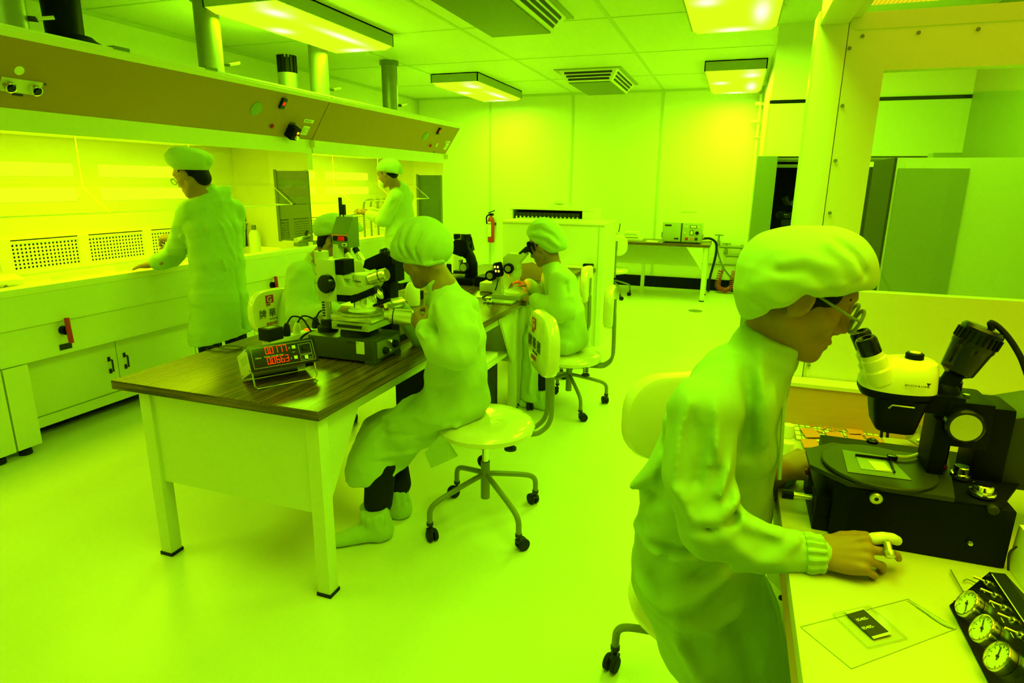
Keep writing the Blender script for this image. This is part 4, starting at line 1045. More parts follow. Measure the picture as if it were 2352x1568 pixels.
# ---- the large black stereo microscope
def big_scope():
    T = thing('stereo_microscope', 'large black stereo microscope with cream head, round stage and lamp arm', 'microscope', (.36, 1.40, ZD))
    bx0, bx1, y0, y1, zt = .245, .545, 1.282, 1.56, .940
    part('base', MB().prism([(bx0+.0, y0+.02), (bx0+.03, y0), (bx1, y0), (bx1, y1), (bx0, y1)], (0,0,ZD+.002), (1,0,0), (0,1,0), zt-ZD-.002, .003), M['black'], T)
    part('base_step', MB().box(bx0-.028, bx0+.0, y0+.03, y1-.05, ZD+.001, ZD+.075, .003), M['black'], T)
    ocx, ocy, zo = .325, 1.378, .941
    oc = [(-.125, -.035), (-.06, -.096), (.12, -.096), (.165, .11), (-.065, .11), (-.125, .05)]
    part('stage_plate', MB().prism([(ocx+u, ocy+v) for u, v in oc], (0,0,zo), (1,0,0), (0,1,0), .010, .0015), M['satin'], T)
    dsk = part('stage_disc', MB().lathe([(.1035, 0), (.106, .002), (.106, .006), (.104, .008), (.001, .008)], (ocx+.006, ocy-.008, zo+.011), seg=64), M['satin'], T)
    zs = zo+.0195
    P = lambda x, y: at(x, y, Z=zs)
    q = [P(*p) for p in ((1934, 1033), (2042, 1050), (2094, 1103), (1947, 1084))]
    part('carrier_frame', MB().prism([(p.x, p.y) for p in q], (0,0,zs), (1,0,0), (0,1,0), .001), M['olive'], dsk)
    q = [P(*p) for p in ((1966, 1050), (2034, 1060), (2053, 1087), (1977, 1078))]
    part('carrier_window', MB().prism([(p.x, p.y) for p in q], (0,0,zs+.0012), (1,0,0), (0,1,0), .0008), M['olivelight2'], dsk)
    q = [P(*p) for p in ((1992, 1060), (2030, 1064), (2046, 1084), (2012, 1082))]
    part('wafer', MB().prism([(p.x, p.y) for p in q], (0,0,zs+.0021), (1,0,0), (0,1,0), .0006), M['gold'], dsk)
    part('carrier_bar', MB().tube([P(1964, 1048)+Vector((0,0,.004)), P(2046, 1058)+Vector((0,0,.004))], .0028, 8), M['blackgloss'], dsk)
    part('carrier_bar', MB().tube([P(2042, 1056)+Vector((0,0,.004)), P(2054, 1088)+Vector((0,0,.004))], .0022, 8), M['blackgloss'], dsk)
    part('nozzle', MB().obox(P(2048, 1056)+Vector((0,0,.006)), (.018, .012, .010), bev=.001), M['blackgloss'], dsk)
    part('vacuum_hose', MB().tube([P(2056, 1056)+Vector((0,0,.007)), P(2085, 1058)+Vector((0,0,.008)), P(2112, 1050)+Vector((0,0,.010)), P(2124, 1034)+Vector((0,0,.012)), P(2118, 1022)+Vector((0,0,.012)), P(2104, 1020)+Vector((0,0,.008))], .0042, 10, 5), M['inkw'], dsk, 'pale clear hose')
    part('stage_latch', MB().lathe([(.012, 0), (.012, .006), (.006, .010), (.001, .010)], at(2003, 1016, Z=zo+.01), seg=20), M['blackgloss'], T)
    c = at(2010, 1139, Y=y0); k = part('front_knob', MB().lathe([(.010, 0), (.0115, .003), (.0115, .012), (.009, .014), (.004, .014), (.003, .010), (.001, .010)], c, (0,-1,0), 28), M['alum'], T, 'bright round knob')
    part('knob_hub', MB().cyl(c+Vector((0,-.0105,0)), c+Vector((0,-.013,0)), .003), M['dark'], k)
    # deck at right with knobs
    part('side_deck', MB().prism([(.40, 1.283), (.52, 1.283), (.62, 1.46), (.455, 1.46)], (0,0,.9405), (1,0,0), (0,1,0), .004), M['black'], T)
    for q, r, h in (((2205, 1095), .018, .022), ((2255, 1135), .022, .02)):
        c = at(*q, Z=.948); kb = part('deck_knob', MB().lathe([(r, 0), (r*1.05, .004), (r*1.0, .009), (r*.78, .010), (r*.78, h), (r*.7, h+.002), (.001, h+.002)], c, seg=30), M['chrome'], T, 'chrome deck knob')
    part('red_lever', MB().ell(at(2170, 1072, Z=.955), (.005, .005, .006)), M['red'], T); 
    c = at(2279, 1168, Y=1.28); part('side_knob', MB().lathe([(.009, 0), (.009, .008), (.007, .01), (.001, .01)], c, (0,-1,0), 20), M['dark'], T)
    c = at(2228, 1247, Y=1.28); part('stud', MB().lathe([(.005, 0), (.004, .004), (.001, .005)], c, (0,-1,0), 8), M['alum'], T)
    # micrometer at the left
    a, b_ = at(1797, 1133, Y=1.36), at(1868, 1143, Y=1.36)
    d = (b_-a)/10
    mic = part('micrometer', MB().cyl(a, a+d*3.8, .0092, seg=20).cyl(a+d*3.8, a+d*7, .0072, seg=20).cyl(a+d*7, b_, .006, seg=16), M['alum'], T)
    part('micrometer_thimble', MB().cyl(a-d*.05, a+d*3.6, .0102, seg=22), M['black'], mic)
    part('micrometer_block', MB().obox(b_+Vector((.012, 0, -.008)), (.03, .04, .055), bev=.003), M['black'], T)
    part('bracket', MB().box(.215, .25, 1.31, 1.45, ZD+.001, ZD+.03, .003), M['black'], T)
    # column, focus block
    Yc = 1.43
    part('column', MB().cyl((.452, Yc+.02, .945), (.452, Yc+.02, 1.135), .023, seg=28), M['black'], T)
    part('column_bracket', MB().box(.415, .445, 1.36, 1.44, .96, 1.075, .006), M['black'], T)
    fo = at(2211, 974, Y=1.36)
    fb = part('focus_block', MB().box(fo.x-.03, fo.x+.05, 1.36, 1.47, fo.z-.05, fo.z+.045, .01), M['black'], T)
    kn = part('focus_knob', MB().lathe([(.034, 0), (.034, .016), (.030, .019), (.001, .019)], fo+Vector((0, -.0, 0)), (0,-1,0), 40), M['blackgloss'], T)
    part('knob_face', MB().lathe([(.0265, 0), (.0265, .0012), (.001, .0012)], fo+Vector((0,-.0192,0)), (0,-1,0), 40), M['alum'], kn, 'bright metal knob face')
    part('screw', MB().cyl((fo.x+.01, 1.40, fo.z+.044), (fo.x+.01, 1.40, fo.z+.05), .006), M['alum'], T)
    part('rear_column', MB().box(.505, .56, 1.40, 1.50, ZD+.10, 1.10, .012), M['black'], T)
    part('rear_housing', MB().prism([(.56, .93), (.76, .93), (.76, 1.08), (.62, 1.10), (.56, 1.08)], (0, 1.56, 0), (1,0,0), (0,0,1), .15, .008), M['satin'], T)
    # zoom head: cream shell over a black pod
    Yh = 1.385
    H = lambda x, y: at(x, y, Y=Yh)
    lo, hi = H(1969, 890), H(2147, 895)
    rings = []
    ztop = {0: .0}
    cx = (lo.x+hi.x)/2; L = (hi.x-lo.x)/2; zb = H(2050, 885).z
    for z, sx, sy, ox in ((zb-.018, .93, .050, .0), (zb-.010, .99, .057, 0), (zb, 1.0, .060, 0), (zb+.010, .995, .060, 0), (zb+.028, .93, .056, .003), (zb+.044, .83, .050, .009), (zb+.056, .66, .040, .018), (zb+.060, .50, .030, .022)):
        rings.append([(cx+ox+L*sx*u/1.0, Yh+sy*v, z) for u, v in [(cos(a) if abs(cos(a)) < .9 else math.copysign(.9+.1*(abs(cos(a))-.9)/.1, cos(a)), math.copysign(abs(sin(a))**.6, sin(a))) for a in [2*pi*i/44 for i in range(44)]]])
    hd = part('head_shell', MB().loft(rings[2:]), M['creamshell'], T, 'cream head shell')
    part('head_band', MB().loft(rings[:3]), M['black'], T)
    p0, p1 = H(2000, 905), H(2097, 980); pw = .052
    pod = []
    pb = H(2000, 975).z
    for z, xa, xb, sy in ((zb-.017, H(1998, 900).x, H(2128, 900).x, .05), (zb-.05, H(1999, 930).x, H(2112, 930).x, .048), (pb+.012, H(2000, 965).x, H(2100, 965).x, .044), (pb, H(2006, 978).x, H(2096, 978).x, .038)):
        c = (xa+xb)/2; r = rrect(xb-xa, sy*2, .022, 5); pod.append([(c+u, Yh+v, z) for u, v in r])
    part('lens_pod', MB().loft(pod), M['black'], T)
    part('pod_clip', MB().tube([H(2028, 918)+Vector((0,-.052,0)), H(2036, 911)+Vector((0,-.052,0)), H(2085, 917)+Vector((0,-.052,0))], .0018, 6), M['alum'], T)
    for x in (2026, 2040): part('locating_pin', MB().cyl(H(x, 980), H(x-2, 1004), .0028), M['dark'], T)
    kc = H(2104, 830); kz = zb+.052
    z_ = part('zoom_knob', MB().lathe([(.021, 0), (.021, .002), (.0165, .003), (.016, .018), (.014, .020), (.001, .020)], (kc.x-.004, Yh, kz), seg=36), M['black'], T)
    part('knob_scale', MB().lathe([(.026, -.003), (.025, .001), (.001, .001)], (kc.x-.004, Yh, kz), seg=36), M['alum'], T)
    part('knob_cap', MB().cyl((kc.x-.004, Yh, kz+.020), (kc.x-.004, Yh, kz+.0212), .0095, seg=24), M['label'], z_)
    # two eyepiece tubes leaning towards the user
    for sy, lab in ((-.031, 1), (.031, 0)):
        a = at(2012, 845, Y=Yh)+Vector((0, sy, 0)); b_ = at(1980, 768, Y=Yh)+Vector((0, sy, 0)); d = (b_-a).normalized()
        a = a-d*.02; L_ = (b_-a).length
        tb = part('eyepiece_tube', MB().lathe([(.027, 0), (.027, .026), (.0235, .030), (.0235, .050), (.0205, .052), (.0205, L_-.034)], a, d, 30), M['creamshell'], T, 'cream eyepiece tube')
        part('eyepiece', MB().lathe([(.0195, L_-.036), (.0200, L_-.034), (.0200, L_-.006), (.0175, L_), (.014, L_), (.011, L_-.004), (.001, L_-.005)], a, d, 30), M['blackgloss'], tb)
    text('BAUSCH & LOMB', at(2078, 886, Y=Yh-.0615), (1,0,0), (0,0,1), .0054, M['ink'], hd)
    c = at(2133, 884, Y=Yh-.0618); part('emblem', MB().prism([(-.004, .003), (.004, .003), (0, -.0035)], c, (1,0,0), (0,0,1), -.0006), M['ink'], hd)
    part('head_arm', MB().box(hi.x-.02, hi.x+.05, Yh-.022, Yh+.03, zb-.045, zb-.005, .008), M['black'], T)
    # lamp on its arm
    Yi = 1.40
    I = lambda x, y: at(x, y, Y=Yi)
    a, b_ = I(2165, 900), I(2262, 752); d = (b_-a).normalized()
    Ln = (b_-a).length
    part('lamp_neck', MB().cyl(a, a+d*.065, .017, seg=24), M['black'], T)
    lm = part('lamp_housing', MB().lathe([(.016, .040), (.030, .050), (.034, .085), (.036, .10), (.038, .105), (.037, Ln-.006), (.032, Ln), (.001, Ln)], a, d, 36), M['blackgloss'], T)
    g = MB(); x_, y_, _ = frame_from(d)
    for k in range(22):
        an = 2*pi*k/22; o = a+(x_*cos(an)+y_*sin(an))*.0378
        g.obox(o+d*(.11+(Ln-.12)/2), (.0035, .004, Ln-.125), -x_*sin(an)+y_*cos(an), x_*cos(an)+y_*sin(an))
    part('cooling_fins', g, M['black'], lm)
    part('lamp_cord', MB().tube([b_+d*.0+Vector((.012, 0, -.004)), I(2275, 745)+Vector((0,0,.004)), I(2300, 757), I(2330, 795), I(2356, 850), I(2420, 1000)+Vector((0, .05, 0))], .0055, 10, 6), M['rubber'], lm, 'black lamp cord')
    part('lamp_joint', MB().ell(I(2170, 905), (.026, .026, .03)), M['black'], T)
    # knob worked by the right hand
    c = at(2042, 1265, Y=1.165)
    part('lever_grip', MB().lathe([(.005, -.002), (.0085, 0), (.0095, .004), (.0095, .010), (.0065, .012), (.0065, .026), (.003, .030), (.001, .030)], c+Vector((.002,-.006,-.008)), (-.12, .75, .6), 24), M['alum'], T)
    c = at(1848, 1085, Z=ZD+.055); lv = part('red_knob', MB().ell(c, (.018, .018, .016), 20, 12), M['maroon'], T, 'dark red knob')
    part('knob_stem', MB().cyl(c, (.25, 1.45, ZD+.06), .006), M['black'], T)
    return T
M['satin'] = mat('satin_black_plate', (.03, .032, .024), .5, spec=.3)
M['olivelight2'] = mat('pale_green_wafer_window', (.34, .38, .22), .3)
M['gold'] = mat('gold_wafer', (.75, .55, .2), .25, metal=.6, var=.4, vscale=300)
M['creamshell'] = mat('cream_shell', (.85, .80, .62), .28, coat=.3)
M['maroon'] = mat('maroon_knob', (.10, .012, .012), .3)
big_scope()

# ---- gauge box at the lower right corner
def gauge_box():
    A = at(2182, 1391, Z=ZD+.002); top = at(2270, 1318, Y=A.y); U = (top-A); uL = U.length; U.normalize(); Vv = Vector((0, -1, 0)); Nn = Vv.cross(U).normalized()
    if Nn.x > 0: Nn = -Nn
    T = thing('gauge_box', 'black gauge box with three round pressure gauges at the bottom right corner', 'gauge box', (A.x+.05, A.y-.15, ZD))
    L = .32; uw = uL*1.06
    B = A+U*uw
    rear = B.x+.10
    part('case', MB().prism([(A.x, A.z), (B.x, B.z), (B.x+.02, B.z+.002), (rear, A.z)], (0, A.y-L, 0), (1,0,0), (0,0,1), -L), M['black'], T)
    def pl(px, py):
        d = CF*F_PX + CR*(px-1176) - CU*(py-784); return CAM + d*((A-CAM).dot(Nn)/d.dot(Nn))
    part('face_plate', MB().prism([(0, 0), (L, 0), (L, uw), (0, uw)], A-Nn*.0, Vv, U, .0015 if Vv.cross(U).dot(Nn) > 0 else -.0015), M['blackgloss'], T)
    for k, (q, ang) in enumerate((((2236, 1396), 2.2), ((2272, 1454), -.9), ((2309, 1519), -.7))):
        c = pl(*q)+Nn*.002; r = .0235
        g = part('pressure_gauge', MB().lathe([(r, 0), (r*1.02, .010), (r*.97, .013), (r*.90, .013), (r*.86, .008), (.001, .008)], c, Nn, 40), M['chrome'], T, 'round pressure gauge')
        part('dial', MB().lathe([(r*.86, .0082), (r*.86, .0090), (.001, .0090)], c, Nn, 40), M['label'], g)
        xa = Vv; ya = U
        n = MB(); dv = (xa*sin(ang)+ya*cos(ang)); n.tube([c+Nn*.0102-dv*r*.25, c+Nn*.0102+dv*r*.62], .0008, 5); n.cyl(c+Nn*.0095, c+Nn*.0115, .0022)
        part('needle', n, M['ink'], g)
        tk = MB()
        for j in range(11):
            a = radians(-135+27*j); v = xa*sin(a)+ya*cos(a); tk.obox(c+Nn*.0094+v*r*.70, (.0009, .0034, .0004), v.cross(Nn), v)
        part('dial_marks', tk, M['ink'], g)
    for q in ((2272, 1341), (2290, 1370), (2312, 1399), (2332, 1428), (2350, 1462)):
        c = pl(*q)+Nn*.002; s = part('toggle_switch', MB().lathe([(.0062, 0), (.0062, .003), (.0042, .003), (.004, .007), (.001, .007)], c, Nn, 12), M['chrome'], T, 'chrome toggle switch')
        part('toggle_lever', MB().tube([c+Nn*.006, c+Nn*.020-U*.006-Vv*.004], .0018, 8, rs=[.0014, .0022]), M['chrome'], s)
    a, b_ = pl(2281, 1320), pl(2360, 1437); part('white_line', MB().tube([a+Nn*.002, b_+Nn*.002], .0008, 4), M['inkw'], T)
    for q, s_ in (((2290, 1386), '53'), ((2297, 1379), '63')): text(s_, pl(*q)+Nn*.002, -Vv*0+U, -Vv, .006, M['label'], T) if False else None
    for x in range(4):
        a = pl(2258+x*22, 1352+x*34); part('panel_mark', MB().tube([a+Nn*.002, a+Nn*.002+Vv*.012], .0006, 4), M['inkw'], T)
    for q in ((2196, 1384), (2272, 1323)): part('corner_screw', MB().cyl(pl(*q)+Nn*.0015, pl(*q)+Nn*.003, .003), M['dark'], T)
    part('signal_lead', MB().tube([pl(2288, 1312)+Vector((.02, .01, .0)), pl(2290, 1305)+Vector((.02, .02, .02)), pl(2315, 1290)+Vector((.02, .03, .015))], .0018, 6, 4), M['rubber'], T)
gauge_box()
c = at(2312, 1300, Z=ZD); zt = at(2312, 1200, Y=c.y).z
t = thing('cream_console', 'cream sloped console corner behind the gauge box at the right edge', 'console', (c.x+.08, c.y, ZD))
part('console_body', MB().prism([(c.x, ZD+.001), (c.x+.20, ZD+.001), (c.x+.20, zt+.0), (c.x+.015, zt-.02), (c.x-.002, zt)], (0, c.y-.02, 0), (1,0,0), (0,0,1), -.0) if False else MB().prism([(c.x, ZD+.001), (c.x+.22, ZD+.001), (c.x+.22, zt+.02), (c.x+.004, zt)], (0, c.y-.13, 0), (1,0,0), (0,0,1), -.13), M['cream'], t)

# ---- beyond the booth window
P5 = lambda x, y: at(x, y, Y=3.6)
a, b_ = P5(2062, 362), P5(2352, 690)
t = thing('storage_cabinet', 'tall plain cabinet seen through the clean bench window', 'cabinet', (1.1, 3.75, 0))
part('cabinet_body', MB().box(a.x, XR-.02, 3.602, 4.1, .0, a.z), M['cream'], t)
part('cabinet_door', MB().box(a.x+.01, P5(2205, 500).x, 3.585, 3.602, .05, a.z-.05), M['shade'], t)
part('gap_shade', MB().box(a.x-.012, a.x, 3.60, 4.1, 0, a.z), M['dark'], t)  # dark strip stands in for the shaded gap beside the cabinet
p = P5(2080, 377); part('name_card', MB().box(p.x, p.x+.075, 3.598, 3.602, p.z-.07, p.z), M['label'], t)
p = P5(2190, 355); one('tool_box', MB().box(p.x-.07, p.x+.05, 3.65, 3.75, a.z+.001, a.z+.025, .003), M['olive'], 'small flat box lying on top of the tall cabinet behind the window', 'box')
a = at(1988, 380, Y=4.6); b_ = at(2052, 372, Y=4.6)
t = thing('glazed_door', 'narrow framed glass door standing left of the tall cabinet behind the window', 'door', (a.x, 4.6, 0))
part('door_frame', MB().box(a.x-.02, a.x+.02, 4.58, 4.63, 0, b_.z).box(b_.x-.05, b_.x+.02, 4.58, 4.63, 0, b_.z+.01).box(a.x, b_.x, 4.58, 4.63, b_.z-.03, b_.z), M['cream'], t)
part('door_pane', MB().box(a.x, b_.x, 4.60, 4.605, .1, b_.z-.03), M['tint'], t)
# ---- helper for the clothed figures farther back
def limb(c, pts, rs, k=.02): c.u(chain(pts, rs), k)
def shoe_cover(T, heel, toe, lab=None, s=1.0):
    """gathered cloth overshoe: heel and toe points on the floor"""
    heel, toe = Vector(heel), Vector(toe); d = (toe-heel).normalized(); up = Vector((0,0,1)); sd = d.cross(up)
    b = Body(); A = [list(d), list(sd), list(up)]; L = (toe-heel).length
    b.u(chain([heel+d*.03+up*.035, heel+d*L*.45+up*.042, heel+d*(L-.04)+up*.028], [.040*s, .042*s, .030*s]), 0)
    b.u(chain([heel+d*.04+up*.05, heel+d*.06+up*.13], [.058*s, .064*s]), .03)
    b.u(cone(heel+d*.06+up*.13, heel+d*.062+up*.150, .063*s, .052*s), .008)
    b.i(half(heel+up*.003, -up), .003); b.i(half(heel+up*.158, up+d*.2), .004)
    F_ = []
    for k in range(11):
        a = 2*pi*k/11; o = heel+d*.06+up*.12+(d*cos(a)+sd*sin(a))*.064*s; F_.append(([o+up*.04, o-up*.035], .0065, -.010))
    b.d(folds(F_)).d(wrinkle(int(abs(heel.x)*100), .004, 55))
    lo, hi = bb([heel, toe, heel+up*.16], .07); return part('shoe_cover', b.mesh('shoe_cover', M['cap'], lo, hi, .005), M['cap'], T, lab)
def puff_cap(T, hd, back=.05, drop=.03, size=1.0, tilt=.35, seed=1, h=.006, pleats=8, front=.5):
    """gathered cloth cap: band round the brow, full crown sagging to the back"""
    k = Body(); A = hd.ax(); s = hd.s
    k.u(ellip(hd.p(-.015, 0, .055), [.112*s, .094*s, .095*s], A))
    k.u(ellip(hd.p(-.055, 0, .060+.02*(1-drop*10)), [.105*size*s, .112*size*s, .095*size*s], A), .05)
    k.u(ellip(hd.p(-.085-back*.5, 0, .03-drop), [.065*size*s, .085*size*s, .060*size*s], A), .05)
    n = (hd.u*-1+hd.f*-tilt).normalized(); o = hd.p(.095, 0, .048)
    k.i(half(o, n), .012)
    R_ = []
    for j in range(pleats):
        a = radians(-110+220*j/(pleats-1)); x = cos(a)*.10; y = sin(a)*.095
        R_.append(([hd.p(x*.98-.02, y*1.02, .062-.35*(.095-x)*.35), hd.p(x*.92-.05, y*.95, .115), hd.p(x*.5-.06, y*.5, .150)], .007, -.006)); 
    k.d(folds(R_)).d(wrinkle(seed, .0035, 36))
    # band
    ring = [hd.p(-.012+.106*cos(a), .091*sin(a), .048-tilt*(.107-.106*cos(a))*1.0+.010) for a in [2*pi*i/16 for i in range(17)]]
    k.u(chain(ring, [.0085*s]*17), .008)
    lo, hi = bb([hd.p(.1, .1, 0), hd.p(-.15, -.1, .16), hd.p(-.15, .1, -.03), hd.p(.1, -.1, .15)], .06)
    return part('cap', k.mesh('cap', M['cap'], lo, hi, h), M['cap'], T)
def head_hair(T, hd, back=True, h=.006, length=.0, fringe=False):
    b = Body(); A = hd.ax()
    b.u(ellip(hd.p(-.028, 0, .035), [.090*hd.s, .083*hd.s, .085*hd.s], A)); b.u(ellip(hd.p(-.06, 0, -.02-length), [.045, .066, .045+length], A), .02)
    b.i(half(hd.p(-.006 if not fringe else .03, 0, 0), hd.f), .01)
    for sg in (1, -1):
        b.s(ellip(hd.p(-.0, sg*.085, .0), [.022, .03, .034], A), .01); b.u(ellip(hd.p(.018, sg*.074, .025), [.010, .007, .030], A), .008)
    if fringe:
        for sg in (1, -1): b.u(chain([hd.p(.075, sg*.05, .06), hd.p(.092, sg*.045, .02), hd.p(.08, sg*.055, -.012)], [.016, .012, .005]), .01); b.u(chain([hd.p(.05, sg*.07, .05), hd.p(.05, sg*.076, .0)], [.012, .006]), .01)
    lo, hi = bb([hd.o], .17); return part('hair', b.mesh('hair', M['hair'], lo, hi, h), M['hair'], T)

# ---- woman seated in the middle, facing left
def person_middle():
    T = thing('person', 'person in pale coat and pleated cap seated in the middle, turning the measuring microscope drum', 'person', (-1.0, 2.39, 0))
    Y0 = 2.37; P = lambda x, y, Y=Y0: at(x, y, Y=Y); lat = (.1, 1, 0)
    hd = Head(P(972, 590), (-.86, .28, -.42), s=1.0)
    sh = P(1040, 712, 2.21); el = P(1050, 808, 2.12); wr_ = P(972, 758, 2.24)
    sh2, el2, wr2 = P(1010, 690, 2.55), P(985, 800, 2.62), at(915, 705, Y=2.50)
    b = Body(); hd.add(b, detail=True)
    nb = P(1018, 655)
    b.u(cone(hd.p(-.03, 0, -.03), nb, .048, .055), .03)
    b.u(loft([(nb, lat, .06, .05), (P(1035, 740), lat, .12, .07), (P(1040, 900), lat, .13, .08)]), .03)
    hip = P(1050, 905)
    limb(b, [P(1035, 715), sh, el, wr_], [.04, .035, .028, .023]); limb(b, [P(1035, 715), sh2, el2, wr2], [.04, .035, .028, .023])
    hand(b, wr_, P(945, 712, 2.30)-wr_, (-.6, -.8, .2), (-.3, .5, .6), .88, curl=((.7, .8, .5),)*4, thumb=(.7, .5))
    hand(b, wr2, Vector((-.8, -.2, .1)), (.0, .3, 1), (.2, -1, .2), .85, curl=((.6, .7, .5),)*4, thumb=(.6, .4))
    kn = (P(880, 1000, 2.28), P(890, 1000, 2.46)); an = (at(852, 1180, Y=2.12)+Vector((0,0,.0)), at(915, 1150, Y=2.35))
    fl = at(895, 1232, Z=.0); fl2 = at(938, 1186, Z=0.0)
    an = (Vector((fl.x-.05, fl.y, .10)), Vector((fl2.x-.05, fl2.y, .10)))
    for k_, a_ in zip(kn, an): limb(b, [hip, k_, a_], [.06, .045, .03])
    pts = [hd.p(.1, 0, .15), hd.p(-.1, 0, 0), wr_, wr2, hip, el, el2, *kn, *an]
    lo, hi = bb(pts, .11); lo[2] = .02
    part('body', b.mesh('body', M['skin'], lo, hi, .0065), M['skin'], T)
    head_hair(T, hd)
    # black trousers below the hem, cloth overshoes
    t = Body()
    for k_, a_ in zip(kn, an): limb(t, [k_, a_+Vector((0,0,.06)), a_+Vector((0, 0, .02))], [.075, .062, .05], .01)
    lo, hi = bb([*kn, *an], .1); part('trousers', t.mesh('trousers', M['trouser'], lo, hi, .008), M['trouser'], T)
    toe = at(758, 1258, Z=0); shoe_cover(T, fl, fl+(toe-fl).normalized()*.27); shoe_cover(T, fl2, fl2+Vector((-.24, -.05, 0)))
    # coat
    c = Body()
    N = [(P(1020, 668), lat, .075, .06), (P(1043, 712), lat, .155, .088), (P(1052, 780), lat, .15, .11), (P(1048, 860), lat, .16, .125), (P(1050, 925), lat, .19, .14)]
    c.u(loft(N, .03))
    lap = [(P(1040, 925), (0, 1, 0), .20, .115), (P(960, 968), (0, 1, 0), .205, .115), (P(900, 1000), (0, 1, 0), .20, .11), (P(868, 1030), (0, 1, 0), .19, .09)]
    c.u(loft(lap, .04), .05)
    o_ = Vector((0, -.055, 0)); c.u(loft([(P(905, 985), (0, 1, 0), .195, .12), (P(897, 1055)+o_, (0, 1, 0), .235, .145), (P(900, 1160)+o_*1.3, (0, 1, 0), .27, .175)], .03), .05)
    q = P(855, 1132, 2.06); c.i(half(q, (.10, .12, -1)), .008)
    limb(c, [P(1035, 705, 2.28), sh], [.06, .080], .02); limb(c, [sh, P(1056, 765, 2.15), el], [.080, .082, .074], .008); limb(c, [el, P(1008, 800, 2.17), wr_+Vector((.012, 0, 0))], [.072, .066, .048], .012)
    limb(c, [P(1015, 700, 2.48), sh2, el2, wr2], [.06, .065, .055, .042], .02)
    ca, cb = P(1022, 668), P(990, 622); d = (cb-ca).normalized()
    c.u(Body().u(cone(ca-d*.02, cb+d*.04, .066, .062)).i(half(P(1003, 640), d), .004).eval, .012)
    Q = lambda *pts, Y=2.16: [P(x, y, Y) for x, y in pts]
    c.d(folds([(a_, w_*.9, h_*1.5) for a_, w_, h_ in [(Q((1075, 690), (1085, 760), (1078, 830)), .014, -.018), (Q((1100, 720), (1108, 800), (1115, 880), Y=2.25), .02, .014), (Q((960, 760), (985, 775), (1000, 770)), .012, .016), (Q((975, 760), (1000, 790)), .008, -.014), (Q((990, 760), (1005, 782), (1000, 800)), .008, .012),
               (Q((950, 900), (1040, 890), (1110, 920), Y=2.2), .012, -.012), (Q((955, 885), (1000, 892), (1008, 910), Y=2.2), .008, -.010), (Q((870, 960), (960, 950), (1050, 985), Y=2.2), .02, .012), (Q((850, 1040), (950, 1045), (1020, 1020), Y=2.2), .018, .014), (Q((850, 1070), (940, 1080), (1010, 1040), Y=2.2), .014, -.012),
               (Q((1100, 905), (1030, 990), (960, 1010), Y=2.2), .014, -.012), (Q((940, 1050), (985, 1060), (1020, 1130), Y=2.22), .016, -.014), (Q((830, 1000), (822, 1060), (815, 1110), Y=2.22), .016, .012), (Q((1010, 700), (1030, 760)), .016, .010), (Q((880, 1000), (960, 1000), (1060, 960)), .012, -.012), (Q((1060, 720), (1072, 800), (1070, 835)), .010, -.014), (Q((1000, 820), (1040, 840), (1075, 825)), .012, .010), (Q((830, 1050), (900, 1062), (960, 1050)), .012, -.010), (Q((1085, 860), (1095, 900), (1080, 930)), .012, -.012)]], (1, .15, 1))).d(wrinkle(11, .0065, 34))
    lo, hi = bb([P(1020, 620), P(1125, 900), P(800, 1000), P(900, 1130), el, el2, wr_, wr2, P(1000, 1000, 2.16), P(1000, 1000, 2.58)], .10)
    part('lab_coat', c.mesh('lab_coat', M['coat2'], lo, hi, .0075), M['coat2'], T)
    # loose back corner of the coat hanging beside the seat
    fp_ = [P(1010, 1000, 2.2), P(1025, 1010, 2.2), P(1050, 1048, 2.22), P(1030, 1058, 2.2), P(990, 1075, 2.2), P(975, 1040, 2.2)]
    g = MB(); n = len(fp_); g._merge(fp_+[q+Vector((0, .008, .002)) for q in fp_], [tuple(range(n)), tuple(range(n, 2*n))[::-1]]+[(i, (i+1)%n, n+(i+1)%n, n+i) for i in range(n)])
    part('coat_corner', g, M['coat2'], T)
    k = Body(); I3 = [[1,0,0],[0,1,0],[0,0,1]]
    k.u(ellip(P(970, 552), [.113, .112, .103], I3)); k.u(ellip(P(995, 570), [.078, .10, .075], I3), .05); k.u(ellip(P(935, 575), [.064, .09, .06], I3), .05)
    pa, pb, pc = P(888, 596, 2.30), P(985, 622, 2.27), P(1045, 596, 2.30)
    def hs(a, b): n = (b-a).cross(Vector((0, 1, .0))); return half(a, -n if n.z > 0 else n)
    f1, f2 = hs(pa, pb), hs(pb, pc); k.i(lambda p: smax(f1(p), f2(p), .03), .012)
    k.u(chain([P(902, 585, 2.315), P(932, 600, 2.292), P(985, 607, 2.280), P(1018, 600, 2.293)], [.009, .010, .010, .009]), .012)
    R_ = [([P(*q, 2.27) for q in pl_], w_, h_) for pl_, w_, h_ in ((((917, 520), (912, 555), (922, 585)), .006, -.012), (((937, 515), (930, 560), (945, 595)), .006, -.013), (((965, 535), (955, 575), (962, 600)), .006, -.012), (((1000, 545), (985, 580), (975, 605)), .006, -.012), (((1018, 575), (1005, 595), (998, 606)), .005, -.010), (((926, 510), (920, 560), (932, 590)), .010, .007), (((950, 515), (944, 560), (955, 595)), .011, .008), (((985, 530), (972, 575), (970, 600)), .012, .008), (((1012, 560), (998, 590)), .010, .007))]
    k.d(folds(R_, (1, .2, 1))).d(wrinkle(21, .003, 36))
    lo, hi = bb([P(893, 600), P(1045, 485), P(970, 550, 2.24), P(970, 550, 2.52)], .05)
    part('cap', k.mesh('cap', M['cap'], lo, hi, .005), M['cap'], T)
person_middle()
